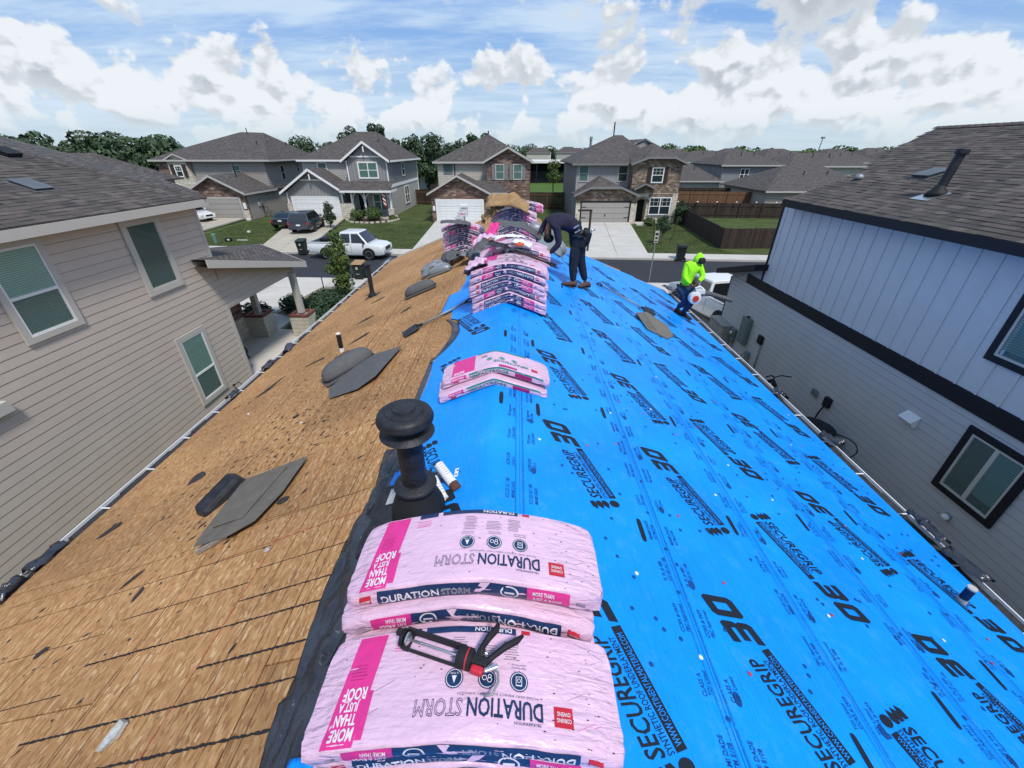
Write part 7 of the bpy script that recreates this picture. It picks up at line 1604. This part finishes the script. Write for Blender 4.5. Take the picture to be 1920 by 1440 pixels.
# ---- shovels
def shovel(label, a, b_, blade_ang=0., blade=.22, m='metal_grey'):
    A, B_ = V(*a), V(*b_); d = (B_ - A); L_ = d.length; t = thing('roofing_shovel', label, 'shovel', A)
    t.rotation_mode = 'QUATERNION'; t.rotation_quaternion = d.to_track_quat('X', 'Z')
    MB().tube([(.16, 0, .02), (L_ - .12, 0, .02)], .016, n=10).build('shaft', m, t, smooth=True)
    q = MB(); q.add([(-.14, -blade / 2, 0), (-.14, blade / 2, 0), (.10, blade / 2, .035), (.10, -blade / 2, .035), (.15, .03, .03), (.15, -.03, .03)], [(0, 3, 2, 1), (3, 5, 4, 2)]); o = q.build('blade', 'black_vent', t); o.modifiers.new('t', 'SOLIDIFY').thickness = .006
    MB().tube([(.10, 0, .03), (.20, 0, .02)], [.03, .022], n=10).build('socket', 'black_rubber', t, smooth=True)
    MB().tube([(L_ - .14, 0, .02), (L_ - .06, -.05, .02), (L_, -.05, .02), (L_, .05, .02), (L_ - .06, .05, .02), (L_ - .14, 0, .02)], .014, n=8).build('grip', 'black_rubber', t, smooth=True)
    return t
shovel('roofing shovel with its blade on the bare wood and its handle reaching the tall pile', (-1.62, 5.86, zl(-1.62) + .03), (-.70, 6.28, zl(-.70) + .03))
shovel('dark roofing shovel lying on the blue slope with its blade near the grey base plate', (2.88, 8.50, zl(2.88) + .03), (1.85, 9.25, zl(1.85) + .03))
shovel('flat roofing shovel lying on top of the bundles with its handle to the right', (-.28, 6.40, 5.44), (.56, 6.10, 5.20), 0, .26, 'wood_dark')
def bz(x, y): return (x, y, zl(x) + .02)
t = thing('flashing_plate', 'weathered grey-brown vent base plate lying on the blue slope', 'flashing', (2.75, 7.65, zl(2.75) + .02), rot=(0, math.atan(SL), 0))
MB().prism([(-.36, -.55, .03), (.05, -.66, .02), (.30, -.32, .02), (.38, .30, .03), (.02, .68, .04), (-.38, .22, .05)], (0, 0, -.02)).build('plate', 'vent_brown', t)
for i in range(3): MB().tube([(-.30 + i * .07, -.5, .036), (-.32 + i * .09, .28 + i * .1, .05)], .008, n=6).build('rib', 'vent_brown', t)
# ---- white boxes, papers, tape, brown paper
for i, (x, z, s, w_) in enumerate(((-1.40, 5.23, .22, 'bottom'), (-1.33, 5.36, .24, 'middle'), (-1.30, 5.49, .18, 'top'))):
    t = thing('nail_box', 'small white printed box, %s of the stack on the left pile' % w_, 'box', (x, 10.72, z), R(8 * (i - 1))); MB().box((0, 0, 0), (s, .2, .125)).build('carton', 'paper', t, bevel=.004)
    q = MB(); Bt = text2d('NAILS', .02); q.add([(-s * .35 + u * .045, -.102, -.03 + v * .045) for u, v in Bt[0]], Bt[1]); q.build('box_print', 'ink_navy' if i != 1 else 'ink_magenta', t)
def crumple(name, label, cat, x, y, z, w, d, m, amp, seed, tilt=(0, 0, 0), n=18, dome=0.):
    q = MB(); vs = []
    for j in range(n + 1):
        for i in range(n + 1):
            u, v = i / n - .5, j / n - .5; vs.append((w * u * (1 + .15 * mnoise.noise(V(v * 3, seed, 0))), d * v * (1 + .15 * mnoise.noise(V(u * 3, seed, 5))), amp * mnoise.noise(V(u * 4, v * 4, seed)) + amp * .5 * abs(mnoise.noise(V(u * 9, v * 9, seed + 3))) + dome * (1 - 4 * u * u)))
    q.add(vs, [(j * (n + 1) + i, j * (n + 1) + i + 1, (j + 1) * (n + 1) + i + 1, (j + 1) * (n + 1) + i) for j in range(n) for i in range(n)])
    o = q.build(name, m, smooth='auto', label=label, category=cat); o.location = (x, y, z); o.rotation_euler = tilt; o.modifiers.new('t', 'SOLIDIFY').thickness = .004
    return o
crumple('brown_paper', 'crumpled brown kraft paper draped over the far pile', 'paper', -.22, 10.45, 5.56, 1.0, .75, 'kraft', .16, 3, (R(14), R(6), 0), dome=.12)
crumple('brown_paper', 'folded flap of brown paper hanging left of the far pile', 'paper', -.62, 10.35, 5.36, .5, .5, 'kraft', .10, 9, (R(10), R(-35), 0), dome=.05)
crumple('white_paper', 'torn white wrapper sheet with small print on the pile by the worker', 'paper', -.12, 6.72, 5.50, .50, .34, 'paper', .03, 12, (R(-4), 0, R(6)), dome=.03)
crumple('white_paper', 'second torn white sheet, right of the shovel blade', 'paper', .08, 6.42, 5.47, .3, .25, 'paper', .025, 15, (0, R(12), R(-12)), dome=.02)
crumple('torn_wrapper', 'loose puffed pink wrapper on the left side of the open pile', 'wrapper', -.52, 6.95, 5.38, .42, .45, 'pink_film', .07, 18, (0, R(-22), 0), dome=.10)
crumple('torn_wrapper', 'torn magenta strip of wrapper behind the open pile', 'wrapper', -.42, 7.3, 5.50, .22, .40, 'ink_magenta', .05, 21, (R(20), R(-22), R(-20)), dome=.05)
crumple('torn_wrapper', 'loose pink wrapper flap hanging off the left of the tall pile', 'wrapper', -.60, 5.95, 5.24, .34, .4, 'pink_film', .06, 24, (0, R(-25), 0), dome=.05)
crumple('wrapper_flap', 'dark torn wrapper slot across the pile behind the tall one', 'wrapper', -.08, 5.93, 5.43, .52, .13, 'felt_black', .02, 27, (R(-10), 0, 0), dome=.05)
crumple('wrapper_flap', 'black roll of membrane end sticking out left of the tall pile', 'wrapper', -.55, 5.66, 5.27, .34, .16, 'felt_black', .02, 29, (R(-30), R(-25), 0), dome=.02)
t = thing('tape_measure', 'orange round chalk reel lying on the pile under the shovel', 'tape reel', (.04, 6.30, 5.47)); MB().lathe((0, 0, 0), [(.02, 0), (.065, .0), (.07, .012), (.065, .03), (.03, .034), (.01, .03)], n=20).build('case', 'orange', t, smooth='auto'); MB().lathe((0, 0, .031), [(.02, 0), (.02, .008), (.005, .009)], n=12).build('hub', 'black_rubber', t)
# ---- scrap flashings by the left pile and behind the worker
scr = [(-1.95, 9.9, .72, .36, 15, 'curved grey vent scrap nearest the viewer below the left pile'), (-1.55, 10.1, .5, .4, 40, 'grey bent flange scrap right of the curved vent scrap'), (-1.1, 9.6, .6, .5, -30, 'triangular grey flashing scrap between the left pile and the open pile'), (-.8, 10.0, .6, .3, 60, 'narrow grey scrap under the far pile edge'), (-1.65, 10.35, .8, .35, 5, 'flat dark grey vent base lying against the left pile'), (-.9, 9.3, .4, .3, 20, 'short curled grey strip by the far pile')]
for i, (x, y, w_, d_, a, lb) in enumerate(scr):
    crumple('flashing_scrap', lb, 'flashing', x, y, zl(x) + .10 + .05 * (i % 2), w_, d_, 'metal_grey' if i % 2 == 0 else 'vent_grey', .10, 40 + i, (R(6), R(-18), R(a)), n=7, dome=.12)
loaf('grey loaf-shaped vent hood lying below the left white-box pile', -1.8, 9.65, R(-8), .62, .26, .14, 'metal_grey')
crumple('flashing_scrap', 'dark grey vent base laid on top of the left pile', 'flashing', -1.48, 10.46, 5.17, .72, .30, 'vent_grey', .03, 51, (R(6), R(4), R(4)), n=6, dome=.03)
crumple('flashing_scrap', 'black bowed flashing laid across the pile behind the open one', 'flashing', -.02, 8.3, 5.34, .95, .5, 'vent_grey', .06, 53, (R(4), R(14), 0), n=8, dome=.12)
for i, (x, y, z, rz, lb) in enumerate(((.55, 9.6, 5.02, 20, 'grey round-ended vent hood behind the worker arm, upper one'), (.82, 9.9, 4.75, -30, 'grey round-ended vent hood behind the worker arm, lower one'))):
    o = loaf(lb, x, y, R(rz), .75, .34, .2, 'metal_grey'); o.location.z = z; o.rotation_euler = (R(10), R(28), R(rz))
crumple('flashing_scrap', 'pale grey flashing sheet leaning behind the worker arms', 'flashing', .72, 9.3, 4.85, .7, .6, 'metal_grey', .06, 57, (R(20), R(30), R(10)), n=6, dome=.08)
# ---- shingle scraps on the bare slope
def scrapat(label, x, y, l, w, a, m='debris_and_shade', h=.008):
    o = thing('shingle_scrap', label, 'scrap', (x, y, zl(x) + .004), rot=(0, -math.atan(SL) if x < XR else math.atan(SL), R(a)))
    r3 = random.Random(int(x * 1000 + y * 100)); pts = []
    for k_ in range(9):
        t_ = k_ * math.tau / 9; pts.append((l / 2 * math.cos(t_) * r3.uniform(.75, 1.05), w / 2 * math.sin(t_) * r3.uniform(.6, 1.1), h + r3.uniform(-.001, .006)))
    MB().prism(pts, (0, 0, -h)).build('scrap', m, o); return o
for a in (('grey curled felt scrap at the bottom left of the bare slope', -2.06, .90, .17, .055, 62, 'debris_pale', .03), ('narrow black scrap left of the tar streaks', -2.87, 1.86, .15, .028, 78), ('thin black sliver above the narrow black scrap', -3.12, 2.05, .22, .022, 48), ('black oval scrap beside the left gutter', -4.28, 2.92, .30, .09, 40), ('small black scrap lowest at the left', -3.42, 1.55, .12, .04, 40),
          ('dark scrap in front of the turned-over vent base', -1.98, 2.50, .14, .10, 10), ('small pale scrap under the red line crossing', -1.80, 1.95, .05, .035, 30, 'debris_pale'), ('black thick sliver beside the white-ended pipe, left', -3.45, 6.25, .40, .03, 20), ('black thick sliver beside the white-ended pipe, right', -2.8, 6.65, .5, .06, 35), ('long black strip near the left gutter halfway up', -4.1, 5.6, .9, .05, 50),
          ('black dash on the slope below the far pipe', -3.1, 7.9, .45, .05, 30), ('red-edged hole scrap left of the box vent', -3.60, 3.42, .26, .12, 50, 'debris_and_shade'), ('black crumb cluster scrap above the big loaf vent shadow', -2.75, 4.2, .10, .06, 20), ('tiny white crumb below the big loaf vent', -2.55, 3.95, .035, .03, 0, 'white_paint'), ('tiny white crumb beside the left gutter', -3.9, 4.9, .04, .03, 0, 'white_paint'),
          ('short black dash right of the white-ended pipe', -2.1, 7.4, .3, .04, 40), ('thin black dash under the small loaf vent', -2.9, 6.1, .3, .03, 30), ('dark scrap below the far tall flue', -3.3, 9.4, .4, .06, 25)):
    scrapat(*a)
b = MB(); r3 = random.Random(99)
for i in range(420):
    if r3.random() < .6: x, y = r3.gauss(-2.6, .5), r3.gauss(3.6, .8)
    else: x, y = r3.uniform(-4.7, -1.15), r3.uniform(.3, 12)
    if not -4.75 < x < -1.15 or y < .3: continue
    l, w = r3.uniform(.006, .04), r3.uniform(.003, .014); a = r3.uniform(.3, 1.4); h = r3.uniform(.002, .009)
    c_, s_ = math.cos(a), math.sin(a); pts = [(x + c_ * u - s_ * v, y + s_ * u + c_ * v) for u, v in ((-l, 0), (0, -w), (l, 0), (0, w))]
    b.add([(px, py, zl(px) + h) for px, py in pts] + [(x, y, zl(x) + .001)], [(0, 1, 2, 3), (0, 4, 1), (1, 4, 2)])
b.build('roof_grit', 'debris_and_shade', kind='stuff')
for i, (x, y, z, w_, lb) in enumerate(((-4.92, 6.0, 3.0, .25, 'black felt flap folded over the left gutter by the low window'), (-4.92, 7.15, 2.98, .35, 'black felt flap over the left gutter at the corner board'), (-4.92, 7.95, 2.98, .4, 'black felt flap over the left gutter at the porch slab'), (-4.92, 2.75, 2.98, .35, 'black felt flap over the left gutter, nearest but one'), (-4.9, 2.35, 3.0, .3, 'large black felt flap hanging over the nearest part of the left gutter'),
                                    (4.62, 3.36, 3.02, .2, 'black felt clump in the right gutter by the wall lamp'), (4.62, 3.15, 3.03, .3, 'largest black felt clump in the right gutter'), (4.62, 2.75, 3.0, .4, 'black felt spill in the right gutter above the navy pipe'), (4.64, 4.85, 3.0, .3, 'black felt clump in the right gutter by the hoop'), (4.62, 6.2, 3.0, .22, 'black felt clump in the right gutter by the bicycle'), (4.6, 12.0, 3.08, .6, 'black felt flap curling up at the far corner of the blue roof'))):
    crumple('felt_flap', lb, 'scrap', x, y, z, w_ * .5, w_, 'felt_black', .05, 90 + i, (0, R(-20) if x < 0 else R(15), R(10 * (i % 3))), n=6, dome=.05)
# ------------------------------------------------------------------ the two workers
def skinmesh(name, joints, bones, mat_, parent, lvl=2, root=0):
    names = list(joints); me = bpy.data.meshes.new(name)
    me.from_pydata([joints[n_][0] for n_ in names], [(names.index(a), names.index(c)) for a, c in bones], [])
    me.materials.append(M[mat_]); o = bpy.data.objects.new(name, me); COL.objects.link(o)
    o.modifiers.new('skin', 'SKIN').use_smooth_shade = True; sv = me.skin_vertices[0].data
    for i, n_ in enumerate(names):
        r_ = joints[n_][1]; sv[i].radius = r_ if hasattr(r_, '__len__') else (r_, r_); sv[i].use_root = (i == root)
    s = o.modifiers.new('smooth', 'SUBSURF'); s.levels = lvl; s.render_levels = lvl
    o.parent = parent; return o
def ell(c, r_, m_, name, parent, rot=None, n=18):
    prof = [(math.sin(math.pi * i / 12), -math.cos(math.pi * i / 12)) for i in range(13)]; prof[0] = (.01, -1); prof[-1] = (.01, 1)
    q = MB(); q.lathe((0, 0, 0), prof, n=n); rt = rot or Matrix.Identity(3)
    q.v = [tuple(rt @ V(v[0] * r_[0], v[1] * r_[1], v[2] * r_[2]) + V(*c)) for v in q.v]; return q.build(name, m_, parent, smooth=True)
def hand(J, Bn, pre, wrist, palm, dirs, spread, size=1.):
    """palm joint plus five bent fingers of unequal length joined to the body skeleton"""
    W_, P_ = V(*wrist), V(*palm); d = (P_ - W_).normalized(); sp = V(*spread).normalized(); dr = V(*dirs).normalized()
    J[pre + 'palm'] = (P_, (.030 * size, .018 * size)); Bn.append((pre + 'wrist', pre + 'palm'))
    for k_, ln in enumerate((.065, .075, .07, .055)):
        b_ = P_ + sp * (.027 - .018 * k_) + d * .035; m_ = b_ + (d * .6 + dr * .4).normalized() * ln * .55; e = m_ + dr * ln * .5
        for s_, p, r_ in (('a', b_, .0105), ('b', m_, .0095), ('c', e, .0075)): J[pre + 'f%d%s' % (k_, s_)] = (p, r_ * size)
        Bn += [(pre + 'palm', pre + 'f%da' % k_), (pre + 'f%da' % k_, pre + 'f%db' % k_), (pre + 'f%db' % k_, pre + 'f%dc' % k_)]
    t1 = P_ + sp * .040; t2 = t1 + (sp * .5 + d * .6 + dr * .3).normalized() * .04
    J[pre + 't1'] = (t1, .012 * size); J[pre + 't2'] = (t2, .009 * size); Bn += [(pre + 'palm', pre + 't1'), (pre + 't1', pre + 't2')]
def leg(J, Bn, pre, hip, knee, ank, toe, r_=1.):
    hip, knee, ank, toe = [V(*p) - O for p in (hip, knee, ank, toe)]; J[pre + 'hip'] = (hip, .075 * r_); J[pre + 'knee'] = (knee, .052 * r_); J[pre + 'calf'] = (knee.lerp(ank, .35), .052 * r_); J[pre + 'ank'] = (ank, .038 * r_); J[pre + 'toe'] = (toe, .034)
    Bn += [('pelvis', pre + 'hip'), (pre + 'hip', pre + 'knee'), (pre + 'knee', pre + 'calf'), (pre + 'calf', pre + 'ank'), (pre + 'ank', pre + 'toe')]
def shoe(parent, heel, toe, m_, sole='black_rubber', w=.058, hgt=.105):
    H_, T_ = V(*heel), V(*toe); d = T_ - H_; L_ = d.length; x = d.normalized(); y = V(0, 0, 1).cross(x).normalized(); z = x.cross(y)
    def P(u, v, h): return H_ + x * (u * L_) + y * v + z * h
    st = []
    for u, ww, hh in ((-.10, .7, .6), (-.04, .9, 1.0), (.15, 1, 1.15), (.38, .95, 1.0), (.62, 1.08, .62), (.88, 1.0, .48), (1.0, .75, .38), (1.06, .4, .22)):
        st.append([P(u, -w * ww, .012), P(u, -w * ww * .96, hgt * hh * .6), P(u, -w * ww * .5, hgt * hh), P(u, w * ww * .5, hgt * hh), P(u, w * ww * .96, hgt * hh * .6), P(u, w * ww, .012)])
    k_ = 6; vs = [p for r_ in st for p in r_]; fs = [(i * k_ + j, i * k_ + (j + 1) % k_, (i + 1) * k_ + (j + 1) % k_, (i + 1) * k_ + j) for i in range(len(st) - 1) for j in range(k_)] + [tuple(reversed(range(k_))), tuple(range(len(vs) - k_, len(vs)))]
    o = MB().add(vs, fs).build('boot', m_, parent, smooth=True); s = o.modifiers.new('s', 'SUBSURF'); s.levels = s.render_levels = 1
    q = MB(); pts = [P(u, v * w * 1.05, 0) for u, v in ((-.1, -.6), (.15, -1), (.4, -.85), (.7, -1.08), (.95, -.9), (1.08, -.3), (1.08, .3), (.95, .9), (.7, 1.08), (.4, .85), (.15, 1), (-.1, .6))]; q.prism(pts, tuple(z * .018)); q.build('sole', sole, o)
# worker 1: bent over the bundles, seen from the right side
O = V(1.28, 8.22, 4.22); w1 = thing('person', 'worker in dark blue shirt and trousers bending over the pink bundles, tool belt at hips', 'person', O)
q_ = lambda *p: V(*p) - O
J = {'pelvis': (q_(1.20, 8.22, 5.30), (.13, .11)), 'waist': (q_(1.08, 8.21, 5.44), (.11, .12)), 'chest': (q_(.88, 8.20, 5.54), (.13, .13)), 'shoulders': (q_(.68, 8.20, 5.53), (.10, .12)), 'neck': (q_(.60, 8.20, 5.46), .055), 'head': (q_(.585, 8.19, 5.34), .085), 'crown': (q_(.60, 8.18, 5.25), .07)}
Bn = [('pelvis', 'waist'), ('waist', 'chest'), ('chest', 'shoulders'), ('shoulders', 'neck'), ('neck', 'head'), ('head', 'crown')]
leg(J, Bn, 'L', (1.16, 8.10, 5.22), (1.10, 8.06, 4.80), (1.12, 8.02, 4.42), (.98, 8.0, 4.40)); leg(J, Bn, 'R', (1.24, 8.34, 5.22), (1.28, 8.38, 4.80), (1.42, 8.36, 4.33), (1.30, 8.30, 4.24))
for pre, sh, el, wr, pl, dr in (('L', (.62, 8.38, 5.55), (.50, 8.42, 5.38), (.44, 8.32, 5.27), (.41, 8.28, 5.22), (-.3, -.3, -1)), ('R', (.74, 8.04, 5.45), (.80, 8.0, 5.16), (.64, 8.0, 5.0), (.57, 7.99, 4.96), (-1, 0, -.5))):
    J[pre + 'sh'] = (q_(*sh), .055); J[pre + 'el'] = (q_(*el), .042); J[pre + 'wrist'] = (q_(*wr), .027); Bn += [('shoulders', pre + 'sh'), (pre + 'sh', pre + 'el'), (pre + 'el', pre + 'wrist')]
    hand(J, Bn, pre, q_(*wr), q_(*pl), dr, (0, 1, .2))
for k_ in ('pelvis', 'waist', 'chest', 'shoulders'): J[k_] = (J[k_][0], (.07, .07))
skinmesh('body', J, Bn, 'skin', w1)
JS = {k_: (v[0], (.16, .15) if hasattr(v[1], '__len__') else v[1] * 1.55) for k_, v in J.items() if k_ in ('pelvis', 'waist', 'chest', 'shoulders', 'Lsh', 'Rsh', 'Lel', 'Rel', 'Lwrist', 'Rwrist')}
JS['chest'] = (J['chest'][0] + V(0, 0, .02), (.18, .19)); JS['shoulders'] = (J['shoulders'][0] + V(0, 0, .01), (.15, .18)); JS['pelvis'] = (J['pelvis'][0] + V(-.01, 0, .0), (.15, .15)); JS['collar'] = (J['neck'][0] + V(.0, 0, .0), .085)
for p in 'LR': JS[p + 'wrist'] = (J[p + 'wrist'][0], .046)
BS = [('pelvis', 'waist'), ('waist', 'chest'), ('chest', 'shoulders'), ('shoulders', 'collar'), ('shoulders', 'Lsh'), ('Lsh', 'Lel'), ('Lel', 'Lwrist'), ('shoulders', 'Rsh'), ('Rsh', 'Rel'), ('Rel', 'Rwrist')]
skinmesh('shirt', JS, BS, 'navy_shirt', w1)
def trousers(J, m_, parent, k_=1.):
    JT = {'pelvis': (J['pelvis'][0], (.165 * k_, .155 * k_))}; BT = []
    for p in 'LR':
        JT[p + 'hip'] = (J[p + 'hip'][0], .135 * k_); JT[p + 'knee'] = (J[p + 'knee'][0], .098 * k_); JT[p + 'calf'] = (J[p + 'calf'][0], .090 * k_); JT[p + 'hem'] = (J[p + 'ank'][0].lerp(J[p + 'knee'][0], .06), .062 * k_)
        BT += [('pelvis', p + 'hip'), (p + 'hip', p + 'knee'), (p + 'knee', p + 'calf'), (p + 'calf', p + 'hem')]
    skinmesh('trousers', JT, BT, m_, parent)
trousers(J, 'jeans_dark', w1)
shoe(w1, q_(1.16, 8.02, 4.335), q_(.90, 7.98, 4.395), 'boot_brown'); shoe(w1, q_(1.50, 8.38, 4.23), q_(1.27, 8.26, 4.255), 'boot_brown')
ell(q_(.61, 8.18, 5.23), (.10, .09, .085), 'hair', 'hair', w1)
q = MB(); q.tube([q_(1.10 + .16 * .8 * math.cos(a) * .55 + .02, 8.22 + .17 * math.sin(a), 5.40 + .16 * math.cos(a) * .75) for a in [i * math.tau / 20 for i in range(21)]], .028, n=8, cap=False); q.build('tool_belt', 'leather', w1, smooth=True)
for x, y, z, s_ in ((1.30, 8.10, 5.28, (.13, .14, .22)), (1.36, 8.28, 5.22, (.14, .13, .24)), (1.24, 8.02, 5.18, (.12, .10, .22)), (1.34, 8.40, 5.30, (.10, .12, .18))):
    q = MB(); q.box(q_(x, y, z), s_, 0, Matrix.Rotation(R(12), 3, 'Y')); q.build('tool_pouch', 'leather', w1, bevel=.035)
q = MB(); q.tube([q_(1.33, 8.10, 5.30), q_(1.44, 8.08, 5.42)], .014, n=8); q.tube([q_(1.40, 8.02, 5.40), q_(1.46, 8.12, 5.40)], .018, n=8); q.build('hammer', 'steel', w1, smooth=True)
for x, z in ((1.10, 5.46), (1.13, 5.38)): q = MB(); q.box(q_(x, 8.04, z), (.11, .02, .03), 0, Matrix.Rotation(R(-30), 3, 'Y')); q.build('belt_clip', 'steel', w1, bevel=.004)
q = MB(); q.box(q_(1.06, 8.0, 5.0), (.07, .05, .20)); q.build('thigh_pocket', 'jeans_dark', w1, bevel=.02)
# worker 2: hooded, with a leaf blower
O = V(4.12, 9.7, 3.12); w2 = thing('person', 'worker in neon yellow-green hooded jacket and jeans holding a leaf blower at the right eave', 'person', O)
J = {'pelvis': (q_(4.06, 9.72, 3.86), (.12, .10)), 'waist': (q_(4.06, 9.72, 4.02), (.11, .10)), 'chest': (q_(4.09, 9.71, 4.22), (.13, .11)), 'shoulders': (q_(4.13, 9.70, 4.36), (.12, .09)), 'neck': (q_(4.18, 9.66, 4.44), .05), 'head': (q_(4.235, 9.62, 4.50), .085), 'crown': (q_(4.25, 9.62, 4.57), .075)}
Bn = [('pelvis', 'waist'), ('waist', 'chest'), ('chest', 'shoulders'), ('shoulders', 'neck'), ('neck', 'head'), ('head', 'crown')]
leg(J, Bn, 'L', (3.99, 9.74, 3.80), (4.10, 9.62, 3.50), (4.00, 9.80, 3.30), (4.05, 9.62, 3.22)); leg(J, Bn, 'R', (4.14, 9.70, 3.80), (4.22, 9.58, 3.48), (4.10, 9.66, 3.20), (4.22, 9.55, 3.12))
for pre, sh, el, wr, pl, dr in (('L', (3.98, 9.70, 4.36), (3.93, 9.60, 4.10), (4.08, 9.50, 3.97), (4.13, 9.47, 3.92), (.6, -.2, -.8)), ('R', (4.29, 9.70, 4.34), (4.38, 9.60, 4.10), (4.25, 9.50, 4.04), (4.20, 9.46, 4.0), (-.7, -.2, -.6))):
    J[pre + 'sh'] = (q_(*sh), .052); J[pre + 'el'] = (q_(*el), .040); J[pre + 'wrist'] = (q_(*wr), .027); Bn += [('shoulders', pre + 'sh'), (pre + 'sh', pre + 'el'), (pre + 'el', pre + 'wrist')]
    hand(J, Bn, pre, q_(*wr), q_(*pl), dr, (0, -1, .3))
for k_ in ('pelvis', 'waist', 'chest', 'shoulders'): J[k_] = (J[k_][0], (.07, .07))
skinmesh('body', J, Bn, 'skin', w2)
JS = {'hem': (q_(4.05, 9.72, 3.86), (.145, .13)), 'waist': (q_(4.06, 9.72, 4.02), (.150, .135)), 'chest': (q_(4.09, 9.71, 4.22), (.165, .145)), 'shoulders': (q_(4.13, 9.70, 4.35), (.15, .125)), 'collar': (q_(4.17, 9.68, 4.42), .095)}
for p in 'LR': JS[p + 'sh'] = (J[p + 'sh'][0], .082); JS[p + 'el'] = (J[p + 'el'][0], .070); JS[p + 'wrist'] = (J[p + 'wrist'][0], .042)
skinmesh('jacket', JS, [('hem', 'waist'), ('waist', 'chest'), ('chest', 'shoulders'), ('shoulders', 'collar'), ('shoulders', 'Lsh'), ('Lsh', 'Lel'), ('Lel', 'Lwrist'), ('shoulders', 'Rsh'), ('Rsh', 'Rel'), ('Rel', 'Rwrist')], 'hivis', w2)
hd_ = {'a': (q_(4.17, 9.70, 4.42), .10), 'b': (q_(4.215, 9.68, 4.50), .125), 'c': (q_(4.225, 9.68, 4.58), .105), 'd': (q_(4.21, 9.70, 4.655), .035)}
skinmesh('hood', hd_, [('a', 'b'), ('b', 'c'), ('c', 'd')], 'hivis', w2)
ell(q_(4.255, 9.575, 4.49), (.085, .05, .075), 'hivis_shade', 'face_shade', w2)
trousers(J, 'jeans_blue', w2, .92)
shoe(w2, q_(3.98, 9.80, 3.20), q_(4.06, 9.58, 3.175), 'boot_dark', hgt=.10); shoe(w2, q_(4.06, 9.70, 3.175), q_(4.26, 9.50, 3.10), 'boot_dark', hgt=.10)
bl = thing('leaf_blower', 'white leaf blower with round red guard and long dark nozzle, held by the hooded worker', 'leaf blower', (4.19, 9.42, 3.68))
rt = Matrix.Rotation(R(100), 3, 'X')
q = MB(); q.lathe((0, -.10, 0), [(.05, -.02), (.13, 0), (.145, .04), (.14, .12), (.12, .17), (.05, .19)], n=28, rot=Matrix.Rotation(R(-90), 3, 'X')); q.build('fan_housing', 'blower_white', bl, smooth='auto')
q = MB(); q.lathe((0, -.125, 0), [(.01, 0), (.07, .0), (.078, .02), (.07, .03)], n=24, rot=Matrix.Rotation(R(-90), 3, 'X')); q.build('intake_guard', 'blower_red', bl, smooth='auto')
q = MB(); q.tube([(-.02, 0, .12), (-.01, 0, .22), (.08, 0, .26), (.17, 0, .20), (.18, 0, .12)], .028, n=10); q.box((.10, .02, .13), (.22, .16, .13)); q.build('engine_cover', 'blower_white', bl, smooth='auto', bevel=.02)
q = MB(); q.tube([(.12, 0, .08), (.30, .0, .10), (.45, 0, .06), (.86, .0, -.06), (.90, 0, -.07)], [.065, .058, .052, .045, .05], n=16); q.build('nozzle', 'vent_grey', bl, smooth='auto')
